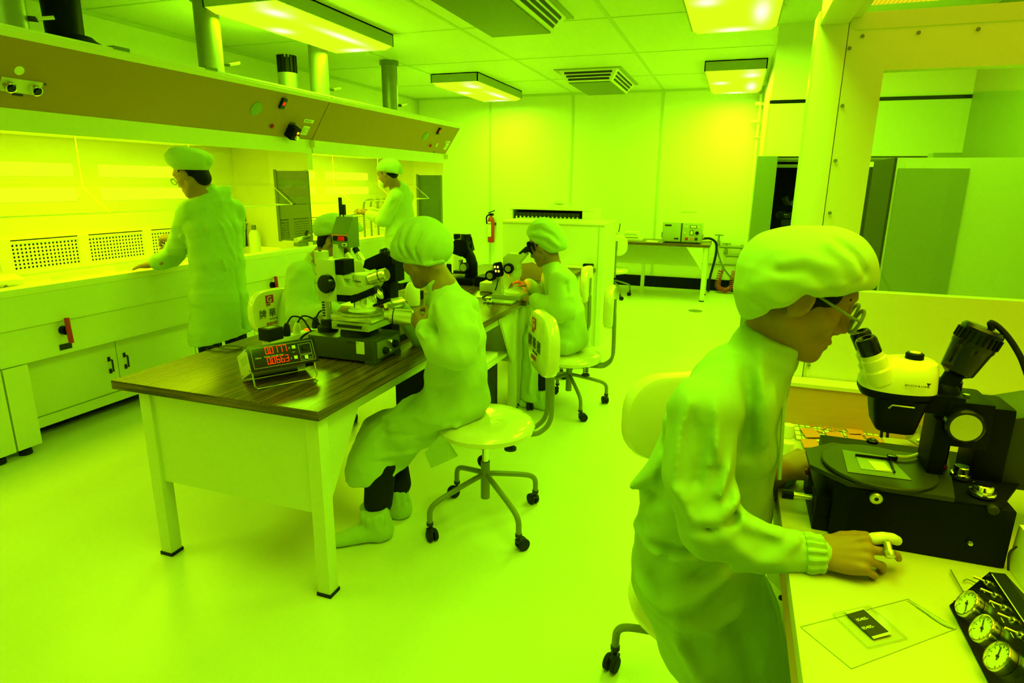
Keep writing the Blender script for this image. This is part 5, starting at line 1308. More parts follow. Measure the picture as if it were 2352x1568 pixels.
# ---- woman at the far microscope, facing left
def person_far_seated():
    T = thing('person', 'person in pale coat and slipped cap with dark fringe seated at the far microscope', 'person', (-.98, 4.0, 0))
    P = lambda x, y, Y=4.0: at(x, y, Y=Y); lat = (.05, 1, 0)
    hd = Head(P(1250, 566), (-.90, -.05, -.45), s=1.0)
    sh, el, wr_ = P(1288, 645, 3.83), P(1290, 712, 3.78), P(1228, 688, 3.84)
    sh2, el2, wr2 = P(1265, 640, 4.15), P(1255, 690, 4.2), P(1215, 655, 4.06)
    hip = P(1312, 790)
    b = Body(); hd.add(b); nb = P(1272, 615)
    b.u(cone(hd.p(-.03, 0, -.03), nb, .046, .055), .03); b.u(loft([(nb, lat, .06, .05), (P(1292, 680), lat, .11, .07), (hip, lat, .12, .08)]), .03)
    limb(b, [P(1280, 640), sh, el, wr_], [.04, .034, .027, .022]); limb(b, [P(1275, 640), sh2, el2, wr2], [.04, .034, .027, .022])
    hand(b, wr_, P(1192, 682, 3.90)-wr_, (-.1, -.2, 1), (0, 1, .2), .9, curl=((.4, .5, .3),)*4, thumb=(.5, .4))
    hand(b, wr2, P(1172, 642, 4.0)-wr2, (-.2, .1, 1), (.1, -1, .3), .9, curl=((.5, .6, .4),)*4, thumb=(.5, .5))
    kn = (P(1225, 775, 3.9), P(1228, 775, 4.1)); an = (at(1248, 930, Z=.09), at(1238, 918, Z=.09))
    an = (Vector((an[0].x-.05, 3.90, .09)), Vector((an[1].x-.06, 4.05, .09)))
    for k_, a_ in zip(kn, an): limb(b, [hip, k_, a_], [.06, .045, .03])
    lo, hi = bb([hd.p(.1, 0, .15), hd.p(-.1, 0, 0), wr_, wr2, hip, el, el2, *kn, *an], .11); lo[2] = .02
    part('body', b.mesh('body', M['skin'], lo, hi, .008), M['skin'], T); head_hair(T, hd, fringe=True)
    t = Body(); 
    for k_, a_ in zip(kn, an): limb(t, [k_, a_+Vector((0,0,.02))], [.06, .045], .01)
    lo, hi = bb([*kn, *an], .08); part('trousers', t.mesh('trousers', M['trouser'], lo, hi, .01), M['trouser'], T)
    for a_ in an: shoe_cover(T, (a_.x+.06, a_.y, 0), (a_.x-.18, a_.y-.03, 0))
    c = Body()
    N = [(P(1268, 612), lat, .08, .065), (P(1288, 650), lat, .155, .10), (P(1298, 715), lat, .16, .125), (P(1308, 785), lat, .18, .125)]
    c.u(loft(N, .03)); c.u(loft([(P(1312, 785), lat, .18, .09), (P(1260, 775), lat, .185, .10), (P(1228, 775), lat, .18, .09)], .03), .04)
    c.u(loft([(P(1240, 765), lat, .17, .10), (P(1236, 830), lat, .175, .10), (P(1232, 905), lat, .18, .11)], .03), .04)
    c.i(half(P(1230, 908), (.05, 0, -1)), .01)
    limb(c, [P(1280, 640, 3.9), sh, el], [.06, .08, .085], .015); limb(c, [el, P(1255, 705, 3.8), wr_+Vector((.01, 0, 0))], [.085, .075, .05], .015)
    limb(c, [P(1270, 640, 4.1), sh2, el2, wr2], [.06, .07, .065, .05], .02)
    ca, cb = P(1270, 620), P(1262, 590); d = (cb-ca).normalized(); c.u(Body().u(cone(ca-d*.02, cb+d*.04, .066, .062)).i(half(P(1265, 602), d), .004).eval, .012)
    Q = lambda *p_, Y=3.8: [P(x, y, Y) for x, y in p_]
    c.d(folds([(Q((1300, 650), (1310, 700), (1303, 735)), .018, -.022), (Q((1230, 690), (1250, 700), (1265, 690)), .016, .02), (Q((1240, 690), (1262, 705)), .01, -.02), (Q((1320, 680), (1325, 740), (1320, 790)), .02, .014), (Q((1215, 790), (1222, 850), (1215, 900)), .02, .02), (Q((1240, 800), (1245, 850), (1240, 900)), .016, -.022), (Q((1225, 745), (1270, 770), (1320, 790)), .018, -.014)], (1, .15, 1))).d(wrinkle(31, .007, 28))
    lo, hi = bb([P(1268, 600), P(1345, 790), P(1190, 905), P(1190, 735), el, el2, wr_, wr2, P(1300, 780, 3.8), P(1300, 780, 4.2)], .12)
    part('lab_coat', c.mesh('lab_coat', M['coat2'], lo, hi, .010), M['coat2'], T)
    k = Body(); I3 = [[1,0,0],[0,1,0],[0,0,1]]
    k.u(ellip(P(1250, 543), [.125, .115, .125], I3)); k.u(ellip(P(1275, 560), [.085, .10, .09], I3), .05)
    pa, pb, pc = P(1200, 535, 3.93), P(1262, 585, 3.9), P(1310, 572, 3.93)
    def hs(a, b_): n = (b_-a).cross(Vector((0, 1, 0))); return half(a, -n if n.z > 0 else n)
    f1, f2 = hs(pa, pb), hs(pb, pc); k.i(lambda p: smax(f1(p), f2(p), .03), .015)
    R_ = [([P(*q, 3.9) for q in pl_], w_, h_) for pl_, w_, h_ in ((((1215, 530), (1240, 525), (1270, 540), (1290, 560)), .010, -.012), (((1220, 545), (1250, 550), (1275, 572)), .010, -.012), (((1225, 515), (1255, 508), (1285, 530)), .012, .010), (((1225, 538), (1260, 545), (1285, 568)), .012, .010), (((1235, 560), (1258, 575)), .008, -.008))]
    k.d(folds(R_, (1, .2, 1))).d(wrinkle(33, .004, 34))
    lo, hi = bb([P(1203, 585), P(1303, 495), P(1250, 540, 3.88), P(1250, 540, 4.12)], .06)
    part('cap', k.mesh('cap', M['cap'], lo, hi, .007), M['cap'], T)
person_far_seated()

# ---- man seated at the left of the table, facing right
def person_left_seated():
    T = thing('person', 'person in pale coat seated left of the middle table, ear and black hair showing', 'person', (-2.55, 3.3, 0))
    Y0 = 3.30; P = lambda x, y, Y=Y0: at(x, y, Y=Y); lat = (-.05, 1, 0)
    hd = Head(P(752, 556, 3.22)+Vector((0, .08, 0)), (.90, .08, -.34), s=1.04)
    sh, el, wr_ = P(690, 628, 3.12), P(690, 715, 3.06), P(770, 712, 3.02)
    sh2, el2, wr2 = P(720, 620, 3.48), P(760, 690, 3.5), P(835, 680, 3.35)
    hip = P(668, 790)
    b = Body(); hd.add(b, male=True); nb = P(728, 600)
    b.u(cone(hd.p(-.03, 0, -.03), nb, .050, .06), .03); b.u(loft([(nb, lat, .07, .06), (P(700, 680), lat, .13, .08), (hip, lat, .13, .09)]), .03)
    limb(b, [P(705, 625), sh, el, wr_], [.04, .036, .03, .024]); limb(b, [P(710, 625), sh2, el2, wr2], [.04, .036, .03, .024])
    hand(b, wr_, (1, .2, -.05), (0, -.3, 1), (0, 1, .3), .95, curl=((.4, .5, .4),)*4); hand(b, wr2, P(872, 690, 3.3)-wr2, (0, .2, 1), (0, -1, .2), .95, curl=((.6, .6, .4),)*4)
    kn = (P(740, 800, 3.18), P(745, 800, 3.42)); an = (Vector((kn[0].x+.02, 3.15, .09)), Vector((kn[1].x+.02, 3.42, .09)))
    for k_, a_ in zip(kn, an): limb(b, [hip, k_, a_], [.07, .05, .035])
    lo, hi = bb([hd.p(.1, 0, .15), hd.p(-.1, 0, 0), wr_, wr2, hip, el, el2, *kn, *an, P(880, 690)], .11); lo[2] = .02
    part('body', b.mesh('body', M['skin'], lo, hi, .008), M['skin'], T); head_hair(T, hd, length=.01)
    t = Body()
    for k_, a_ in zip(kn, an): limb(t, [hip, k_, a_+Vector((0,0,.0))], [.085, .075, .055], .02)
    lo, hi = bb([hip, *kn, *an], .1); part('trousers', t.mesh('trousers', M['trouser'], lo, hi, .011), M['trouser'], T)
    for a_ in an: shoe_cover(T, (a_.x-.06, a_.y, 0), (a_.x+.20, a_.y, 0))
    c = Body()
    N = [(P(726, 602), lat, .085, .07), (P(706, 640), lat, .17, .10), (P(693, 710), lat, .17, .125), (P(684, 785), lat, .18, .14), (P(684, 830), lat, .18, .14)]
    c.u(loft(N, .03)); c.u(loft([(hip, lat, .17, .10), (P(715, 800), lat, .18, .10), (P(745, 800), lat, .18, .09)], .03), .04)
    limb(c, [P(705, 630, 3.2), sh, el], [.07, .085, .082], .015); limb(c, [el, P(735, 722, 3.03), wr_-Vector((.01, 0, 0))], [.08, .068, .05], .015)
    limb(c, [P(710, 625, 3.4), sh2, el2, wr2], [.065, .075, .068, .05], .02)
    ca, cb = P(726, 602), P(738, 572); d = (cb-ca).normalized(); c.u(Body().u(cone(ca-d*.02, cb+d*.04, .07, .066)).i(half(P(733, 588), d), .004).eval, .012)
    Q = lambda *p_, Y=3.04: [P(x, y, Y) for x, y in p_]
    c.d(folds([(Q((672, 640), (668, 690), (672, 730)), .02, .016), (Q((712, 650), (718, 690), (712, 715)), .016, -.024), (Q((700, 690), (725, 700), (722, 720)), .012, .02), (Q((695, 705), (716, 715)), .01, -.02), (Q((735, 700), (750, 730)), .012, -.012), (Q((680, 740), (700, 760)), .014, -.014), (Q((690, 600), (680, 640)), .02, .01)], (1, .15, 1))).d(wrinkle(41, .007, 28))
    lo, hi = bb([P(730, 590), P(640, 800), P(680, 835), el, el2, wr_, wr2, P(690, 790, 3.12), P(690, 790, 3.48)], .14)
    part('lab_coat', c.mesh('lab_coat', M['coat2'], lo, hi, .010), M['coat2'], T)
    k = Body(); I3 = [[1,0,0],[0,1,0],[0,0,1]]
    k.u(ellip(P(778, 528), [.150, .135, .085], I3)); k.u(ellip(P(762, 520), [.10, .12, .075], I3), .05); k.u(ellip(P(815, 545), [.055, .09, .05], I3), .04)
    f1 = half(P(725, 543, 3.2), (.12, 0, -1)); k.i(f1, .012)
    k.d(folds([([P(*q, 3.17) for q in pl_], w_, h_) for pl_, w_, h_ in ((((735, 520), (755, 525), (770, 540)), .010, -.010), (((812, 525), (818, 545), (828, 555)), .010, -.016), (((745, 510), (770, 515)), .014, .008))], (1, .2, 1))).d(wrinkle(43, .005, 30))
    lo, hi = bb([P(722, 560), P(842, 495), P(780, 540, 3.15), P(780, 540, 3.45)], .07)
    part('cap', k.mesh('cap', M['cap'], lo, hi, .008), M['cap'], T)
person_left_seated()

# ---- man standing at the near wet bench
def person_standing():
    T = thing('person', 'person in long coat and flat cap standing with one hand on the wet bench', 'person', (-3.22, 3.28, 0))
    X0 = -3.22; P = lambda x, y, X=X0: at(x, y, X=X); lat = (.12, 1, 0)
    hd = Head(at(440, 402, X=-3.25), (-.88, -.22, -.42), s=1.02)
    nb = P(468, 440)
    sh = P(437, 487, -3.26); el = at(413, 562, X=-3.40); wr_ = at(358, 606, Z=.990)
    sh2 = P(535, 485, -3.2); el2 = at(540, 560, X=-3.36); wr2 = at(404, 545, X=-3.58)
    hipz = .86; cx, cy = X0, P(500, 640).y
    b = Body(); hd.add(b, male=True)
    b.u(cone(hd.p(-.03, 0, -.03), nb, .052, .062), .03); hip = Vector((cx, cy, hipz))
    b.u(loft([(nb, lat, .07, .06), (Vector((cx, cy, 1.25)), lat, .13, .08), (hip, lat, .13, .08)]), .03)
    limb(b, [P(470, 470), sh, el, at(395, 590, X=-3.5), wr_], [.038, .026, .014, .010, .020]); limb(b, [P(490, 470), sh2, el2, wr2], [.045, .038, .032, .025])
    hl = at(296, 613, Z=.962)
    hand(b, wr_, hl-wr_, (.2, -.2, 1), (-.3, 1, 0), 1.0, curl=((.10, .12, .1),)*4, thumb=(.25, .2), spread=(.22, .06, -.08, -.24))
    hand(b, wr2, (-.9, -.5, -.05), (.1, -.4, .9), (-.2, -.4, .3), 1.0, curl=((1.1, 1.2, .7),)*4, thumb=(.9, .8))
    legs = ((Vector((cx, cy-.10, hipz-.05)), Vector((cx-.02, cy-.11, .48)), Vector((cx, cy-.11, .08))), (Vector((cx, cy+.10, hipz-.05)), Vector((cx-.01, cy+.11, .48)), Vector((cx+.03, cy+.12, .08))))
    for l in legs: limb(b, list(l), [.075, .052, .038])
    lo, hi = bb([hd.p(.1, 0, .15), hd.p(-.1, 0, 0), wr_, hl, wr2, el, el2, wr2+Vector((-.15, -.1, 0)), *legs[0], *legs[1]], .1); lo[2] = .02
    part('body', b.mesh('body', M['skin'], lo, hi, .0075), M['skin'], T); head_hair(T, hd, length=.015)
    t = Body()
    for l in legs: limb(t, list(l), [.062, .075, .070], .02)
    lo, hi = bb([*legs[0], *legs[1]], .1); part('trousers', t.mesh('trousers', M['trouser'], lo, hi, .011), M['trouser'], T)
    for l in legs: shoe_cover(T, (l[2].x+.07, l[2].y, 0), (l[2].x-.2, l[2].y-.02, 0))
    g = MB()
    for sg in (1, -1):
        part('spectacle_frame', lens_ring(hd.p(.108, sg*.034, .004), hd.l, hd.u, .024, .020, .0022), M['olive'], T)
        part('temple_arm', MB().tube([hd.p(.106, sg*.058, .01), hd.p(.0, sg*.083, .02)], .002, 6), M['olive'], T)
    c = Body()
    V = lambda z, dx=0, dy=0: Vector((cx+dx, cy+dy, z))
    zc = P(505, 774).z
    N = [(nb+Vector((0, 0, -.02)), lat, .085, .07), (P(484, 468), lat, .185, .095), (P(490, 520), lat, .20, .125), (P(500, 600), lat, .19, .125), (P(505, 680), lat, .205, .135), (P(508, 760), lat, .225, .145), (P(510, 830), lat, .23, .15)]
    c.u(loft(N, .03)); c.i(half((cx, cy, zc), (.1, .10, -1)), .008)
    limb(c, [P(455, 480), sh, el], [.07, .082, .075], .012); limb(c, [el, at(395, 590, X=-3.5), wr_+(el-wr_)*.06], [.078, .072, .050], .012)
    limb(c, [P(510, 478), sh2, el2, wr2], [.07, .082, .070, .048], .02)
    ca, cb = P(470, 446), P(462, 415); d = (cb-ca).normalized(); c.u(Body().u(cone(ca-d*.02, cb+d*.04, .074, .068)).i(half(P(466, 425), d), .004).eval, .012)
    F = lambda *p_, X=-3.09: [at(x, y, X=X) for x, y in p_]
    st = [(F((455, 490), (470, 540), (468, 580), X=-3.15), .014, -.022), (F((475, 500), (500, 560), (520, 620)), .012, .014), (F((495, 480), (520, 540), (540, 590)), .014, .010), (F((440, 610), (460, 640), (470, 680), X=-3.12), .016, .014), (F((450, 600), (440, 650), (450, 700), X=-3.15), .014, -.014), (F((520, 480), (545, 540), (548, 600)), .012, -.012),
          (F((480, 570), (500, 640), (505, 700)), .018, -.010), (F((430, 520), (415, 545), (440, 560), X=-3.3), .012, .014), (F((405, 560), (440, 572), (462, 560), X=-3.28), .012, -.018), (F((410, 590), (445, 585), X=-3.3), .012, .012), (F((540, 620), (552, 700), (556, 770)), .010, -.016)]
    c.d(folds([(a_, w_*.9, h_*1.4) for a_, w_, h_ in st])).d(wrinkle(51, .009, 32))
    lo, hi = bb([P(466, 420), P(440, 780), P(585, 760), P(505, 830), el, el2, wr_, wr2, V(.6, .12), V(.6, -.14)], .13); lo[2] = max(lo[2], .4)
    part('lab_coat', c.mesh('lab_coat', M['coat'], lo, hi, .0085), M['coat'], T)
    k = Body(); Y_ = P(437, 362).y; I3 = [[.9, .43, 0], [-.43, .9, 0], [0, 0, 1]]
    Pc = lambda x, y: at(x, y, X=-3.24)
    k.u(ellip(Pc(437, 366), [.135, .148, .072], I3)); k.u(ellip(Pc(415, 362), [.08, .09, .066], I3), .04); k.u(ellip(Pc(440, 385), [.100, .100, .045], I3), .02)
    k.i(half(Pc(435, 392), (0, -.05, -1)), .010)
    k.d(folds([([at(*q, X=-3.12) for q in pl_], w_, h_) for pl_, w_, h_ in ((((395, 376), (420, 378), (440, 386)), .010, -.010), (((470, 372), (480, 380)), .012, -.008), (((400, 350), (430, 340), (460, 350)), .02, .006))], (.3, 1, 1))).d(wrinkle(53, .005, 30))
    lo, hi = bb([Pc(386, 395), Pc(490, 333), Pc(437, 360)+Vector((.15, 0, 0)), Pc(437, 360)-Vector((.15, 0, 0))], .06)
    part('cap', k.mesh('cap', M['cap'], lo, hi, .007), M['cap'], T)
person_standing()

# ---- masked woman at the far wet bench
def person_far_standing():
    T = thing('person', 'person in cap and face mask standing at the far wet bench, both hands raised', 'person', (-3.25, 5.75, 0))
    X0 = -3.25; P = lambda x, y, X=X0: at(x, y, X=X); lat = (.1, 1, 0)
    hd = Head(at(890, 400, X=-3.28), (-.90, -.20, -.35), s=.98)
    nb = P(907, 424); sh = P(908, 450, -3.2); el = at(880, 505, X=-3.33); wr_ = at(845, 492, X=-3.58)
    sh2 = P(935, 450, -3.3); el2 = at(925, 500, X=-3.45); wr2 = at(850, 486, X=-3.62)
    cx, cy = X0, P(918, 520).y; hip = Vector((cx, cy, .86))
    b = Body(); hd.add(b); b.u(cone(hd.p(-.03, 0, -.03), nb, .045, .055), .03)
    b.u(loft([(nb, lat, .06, .05), (Vector((cx, cy, 1.2)), lat, .12, .07), (hip, lat, .13, .08)]), .03)
    limb(b, [P(912, 445), sh, el, wr_], [.04, .034, .028, .023]); limb(b, [P(918, 445), sh2, el2, wr2], [.04, .034, .028, .023])
    hand(b, wr_, at(816, 480, X=-3.68)-wr_, (0, -.6, .8), (-.2, .8, .4), .9, curl=((.5, .6, .4),)*4); hand(b, wr2, at(822, 478, X=-3.72)-wr2, (0, .2, 1), (0, -1, .3), .9, curl=((.6, .6, .4),)*4)
    legs = ((hip+Vector((0, -.09, -.05)), Vector((cx, cy-.10, .46)), Vector((cx+.01, cy-.10, .08))), (hip+Vector((0, .09, -.05)), Vector((cx, cy+.10, .46)), Vector((cx+.03, cy+.11, .08))))
    for l in legs: limb(b, list(l), [.07, .05, .035])
    lo, hi = bb([hd.p(.1, 0, .15), hd.p(-.1, 0, 0), wr_, wr2, at(812, 480, X=-3.75), el, el2, *legs[0], *legs[1]], .1); lo[2] = .02
    part('body', b.mesh('body', M['skin'], lo, hi, .010), M['skin'], T); head_hair(T, hd, h=.008)
    t = Body()
    for l in legs: limb(t, list(l), [.085, .072, .062], .02)
    lo, hi = bb([*legs[0], *legs[1]], .1); part('trousers', t.mesh('trousers', M['trouser'], lo, hi, .013), M['trouser'], T)
    for l in legs: shoe_cover(T, (l[2].x+.07, l[2].y, 0), (l[2].x-.18, l[2].y-.02, 0))
    m = Body().u(ellip(hd.p(.085, 0, -.062), [.034, .050, .044], hd.ax())); 
    for sg in (1, -1): m.u(chain([hd.p(.07, sg*.045, -.04), hd.p(-.01, sg*.084, .02)], [.004, .003]), .004); m.u(chain([hd.p(.07, sg*.045, -.08), hd.p(-.02, sg*.075, -.06)], [.004, .003]), .004)
    lo, hi = bb([hd.o], .15); part('face_mask', m.mesh('face_mask', M['white'], lo, hi, .006), M['white'], T, 'white face mask')
    c = Body(); zc = .50
    N = [(nb, lat, .075, .06), (P(918, 448), lat, .155, .09), (P(922, 490), lat, .165, .115), (P(915, 545), lat, .17, .12), (Vector((cx, cy, .75)), lat, .19, .13), (Vector((cx, cy, .40)), lat, .21, .14)]
    c.u(loft(N, .03)); c.i(half((0, 0, zc), (0, 0, -1)), .01)
    limb(c, [P(912, 446), sh, el], [.06, .074, .07], .015); limb(c, [el, wr_+(el-wr_)*.08], [.07, .048], .015); limb(c, [P(918, 446), sh2, el2, wr2], [.06, .07, .065, .048], .02)
    F = lambda *p_, X=-3.12: [at(x, y, X=X) for x, y in p_]
    c.d(folds([(F((905, 450), (898, 490), (885, 515), X=-3.2), .018, -.02), (F((920, 460), (912, 510)), .02, .014), (F((935, 470), (940, 520)), .02, -.014), (F((870, 505), (850, 500), X=-3.4), .016, -.014)])).d(wrinkle(61, .008, 26))
    lo, hi = bb([nb, P(885, 560), P(950, 560), el, el2, wr_, wr2, Vector((cx+.12, cy, .5)), Vector((cx-.14, cy, .5))], .12); lo[2] = .45
    part('lab_coat', c.mesh('lab_coat', M['coat2'], lo, hi, .012), M['coat2'], T)
    k = Body(); I3 = hd.ax(); k.u(ellip(hd.p(-.03, 0, .06), [.115, .10, .088], I3)); k.u(ellip(hd.p(-.09, 0, .02), [.07, .085, .07], I3), .05); k.u(ellip(hd.p(-.10, 0, -.02), [.05, .07, .05], I3), .04)
    k.i(half(hd.p(.055, 0, .05), (hd.u*-1+hd.f*.55)), .012); k.d(wrinkle(63, .006, 30))
    lo, hi = bb([hd.p(.1, .1, .0), hd.p(-.2, -.1, .16)], .1); part('cap', k.mesh('cap', M['cap'], lo, hi, .008), M['cap'], T)
person_far_standing()
# ================================================================== things on the middle tables
ZT = .755
def tz(x, y, z=ZT): return at(x, y, Z=z)
# ---- digital counter with red figures
def counter():
    R0 = tz(556, 872, ZT+.004); B1, B2 = tz(615, 910), tz(765, 880)
    w = Vector((B2.x-B1.x, B2.y-B1.y, 0)).normalized(); dep = Vector((w.y, -w.x, 0))     # towards the reader
    if dep.dot(Vector((-R0.x, -R0.y, 0))) < 0: dep = -dep
    T = thing('digital_counter', 'white digital counter with black front and red figures on a wire stand', 'digital counter', R0)
    D = .155; tilt = radians(25); f = dep*cos(tilt)+Vector((0,0,1))*sin(tilt); u = Vector((0,0,1))*cos(tilt)-dep*sin(tilt)
    Wd, Hh = .255, .094
    o = R0+u*0
    body = MB()
    body.prism([(0, 0), (Wd, 0), (Wd, D), (0, D)], o, w, f, Hh if w.cross(f).dot(u) > 0 else -Hh, .003)
    part('case', body, M['cream'], T, 'cream case')
    c0 = o+f*D
    fr = part('front_panel', MB().obox(c0+w*(Wd/2)+u*(Hh/2)+f*.004, (Wd+.004, Hh+.004, .008), w, u, .001), M['blackgloss'], T, 'black front panel')
    F_ = lambda a, b: c0+f*.0082+w*a+u*b
    # thin white outline and boxes
    def rect(x0, y0, x1, y1, parent, nm='panel_line'):
        g = MB()
        for p, q in (((x0, y0), (x1, y0)), ((x1, y0), (x1, y1)), ((x1, y1), (x0, y1)), ((x0, y1), (x0, y0))): g.tube([F_(*p), F_(*q)], .0006, 4)
        part(nm, g, M['inkw'], parent)
    rect(.010, .008, Wd-.010, Hh-.008, fr); rect(.188, .036, .236, .076, fr); rect(.188, .013, .236, .031, fr)
    ax = w
    for s, y, x in (('0.0177', .058, .062), ('0.0663', .018, .062)):
        seven(s, F_(x, y), w, u, .0172, .025, fr)
    text('Nikon', F_(.020, .044), w, u, .009, M['inkw'], fr); text('DIGITAL COUNTER CM-6S', F_(.052, .0455), w, u, .0062, M['inkw'], fr)
    text('X', F_(.148, .064), w, u, .011, M['inkw'], fr); text('Y', F_(.148, .022), w, u, .011, M['inkw'], fr); text('RESET', F_(.160, .048), w, u, .004, M['inkw'], fr); text('POWER', F_(.205, .028), w, u, .0035, M['inkw'], fr)
    text('in', F_(.194, .018), w, u, .006, M['inkw'], fr); text('mm', F_(.222, .018), w, u, .006, M['inkw'], fr)
    for x, y in ((.168, .068), (.168, .027), (.209, .021)):
        part('push_button', MB().obox(F_(x, y)+f*.003, (.013, .013, .007), w, u, .001), M['label'], fr, 'pale push button')
    part('power_rocker', MB().obox(F_(.212, .058)+f*.003, (.022, .016, .006), w, u, .001), M['rubber'], fr)
    sd = part('vent_patch', MB().obox(o+f*(D*.55)+u*(Hh*.62)-w*.0006, (D*.55, .0012, .026), f, w), M['seam'], T, 'grey patch on the case side')
    for a, b in ((.12, .12), (.85, .10), (.92, .90)): part('screw', MB().cyl(o+f*D*a+u*Hh*b, o+f*D*a+u*Hh*b-w*.0015, .003), M['dark'], T)
    # bail stand, feet
    a = c0+w*.004-f*.012; b_ = c0+w*(Wd-.012)-f*.012
    q1 = Vector((a.x+dep.x*.02, a.y+dep.y*.02, ZT+.004)); q2 = Vector((b_.x+dep.x*.02, b_.y+dep.y*.02, ZT+.004))
    part('wire_stand', MB().tube([a, q1+Vector((0,0,.012)), q1+w*.008, q2-w*.008, q2+Vector((0,0,.012)), b_], .0032, 8), M['chrome'], T, 'bright wire stand')
    part('rubber_foot', MB().obox(c0+w*(Wd-.03)-f*.02-u*.006, (.03, .014, .012), w, f, .002), M['rubber'], T)
    part('rear_foot', MB().obox(o+w*(Wd/2)+f*.01-Vector((0,0,.002)), (Wd*.7, .01, .004), w, dep), M['rubber'], T)
SEG = {'0': 'abcdef', '1': 'bc', '3': 'abgcd', '6': 'afgedc', '7': 'abc', '8': 'abcdefg'}
def seven(s, o, w, u, dx, h, parent):
    x = 0; f = w.cross(u).normalized(); hw = h*.42; t_ = h*.10; sl = w*.0
    for ch in s:
        if ch == '.':
            part('decimal_point', MB().obox(o+w*(x-dx*.18)+u*t_*.6, (t_*1.4, t_*1.4, .0012), w, u), M['redled'], parent); continue
        P = {'a': ((0, h), (hw, h)), 'd': ((0, 0), (hw, 0)), 'g': ((0, h/2), (hw, h/2)), 'f': ((0, h/2), (0, h)), 'e': ((0, 0), (0, h/2)), 'b': ((hw, h/2), (hw, h)), 'c': ((hw, 0), (hw, h/2))}
        g = MB()
        for k in SEG[ch]:
            (a, b), (c, d) = P[k]; m = o+w*(x+(a+c)/2)+u*((b+d)/2); L = math.hypot(c-a, d-b)
            g.obox(m, (L+t_*.7 if a != c else t_, L+t_*.7 if b != d else t_, .0012), w, u)
        part('digit', g, M['redled'], parent); x += dx
counter()

# ---- power strip, adapter, plugs and cords
T = thing('power_strip', 'white power strip crowded with plugs behind the digital counter', 'power strip', tz(650, 775))
a, b_ = tz(612, 792, ZT+.02), tz(742, 757, ZT+.02); ax = (b_-a).normalized(); ay = Vector((-ax.y, ax.x, 0))
part('strip_body', MB().obox((a+b_)/2, ((b_-a).length, .055, .036), ax, ay, .004), M['white'], T)
for k in (.42, .62, .80): part('socket', MB().obox(a.lerp(b_, k)+Vector((0,0,.0185)), (.035, .035, .003), ax, ay), M['label'], T)
part('neon_switch', MB().obox(a.lerp(b_, .70)+Vector((0,0,.022)), (.018, .024, .01), ax, ay, .002), mat('neon_lamp', (.8, .1, .02), .3, emit=(1, .12, .0), es=.9), T, 'lit red switch')
c = a.lerp(b_, .10)+Vector((0,0,.018))
T2_ = thing('power_adapter', 'black power adapter block plugged in the near end of the white power strip', 'power adapter', c)
part('adapter_body', MB().obox(c+Vector((-.005,0,.030)), (.085, .07, .058), ax, ay, .004), M['rubber'], T2_); part('adapter_label', MB().obox(c+Vector((-.005,0,.0592)), (.05, .035, .001), ax, ay), M['tube'], T2_)
for k, (h, m, lb) in enumerate(((.06, 'rubber', 'black mains plug upright beside the adapter block'), (.05, 'label', 'pale mains plug in the middle of the power strip'), (.055, 'rubber', 'black mains plug leaning near the far end of the power strip'))):
    p = a.lerp(b_, (.34, .52, .86)[k])+Vector((0,0,.021)); pl = thing('mains_plug', lb, 'plug', p)
    part('plug_body', MB().lathe([(.018, 0), (.019, .02), (.014, h*.8), (.008, h), (.001, h)], p, (.1, 0, 1), 16), M[m], pl)
    q = p+Vector((.1*h, 0, h)); r_ = random.Random(k)
    part('plug_cord', MB().tube([q-Vector((0,0,.004)), q+Vector((.02, .02, .03)), q+Vector((.07, .03, .02)), q+Vector((.11, .03+.03*k, -.03)), Vector((p.x+.15, p.y+.06+.04*k, ZT+.006)), Vector((p.x+.10, p.y+.16+.05*k, ZT+.006))], .0042, 8, 6), M['rubber'], pl)
pts = [tz(700, 790, ZT+.01), tz(720, 770, ZT+.05), tz(742, 772, ZT+.03), tz(735, 788, ZT+.01)]
one('cord_bundle', MB().tube(pts+[tz(690, 782, ZT+.02), tz(712, 762, ZT+.06), tz(745, 760, ZT+.02)], .005, 8, 6), M['rubber'], 'dark cord bundle looping between the counter and the measuring microscope', 'cord')
t = thing('pipe_clamp', 'small metal block clamp beside the cord bundle on the table', 'clamp', tz(722, 780))
c = tz(725, 776, ZT+.02); part('clamp_body', MB().obox(c, (.045, .03, .03), (1, .4, 0), (-.4, 1, 0), .004), M['alum'], t); part('clamp_screw', MB().cyl(c, c+Vector((0,0,.035)), .006), M['chrome'], t)
one('loose_wire', MB().tube([tz(472, 800, ZT+.003), tz(490, 796, ZT+.01), tz(530, 803, ZT+.003), tz(556, 800, ZT+.003), tz(530, 808, ZT+.003), tz(490, 806, ZT+.004), tz(474, 800, ZT+.004), tz(500, 797, ZT+.008), tz(535, 794, ZT+.012), tz(572, 801, ZT+.004)], .0016, 6, 6), M['rubber'], 'thin dark wires coiled on the left part of the near table', 'wire')

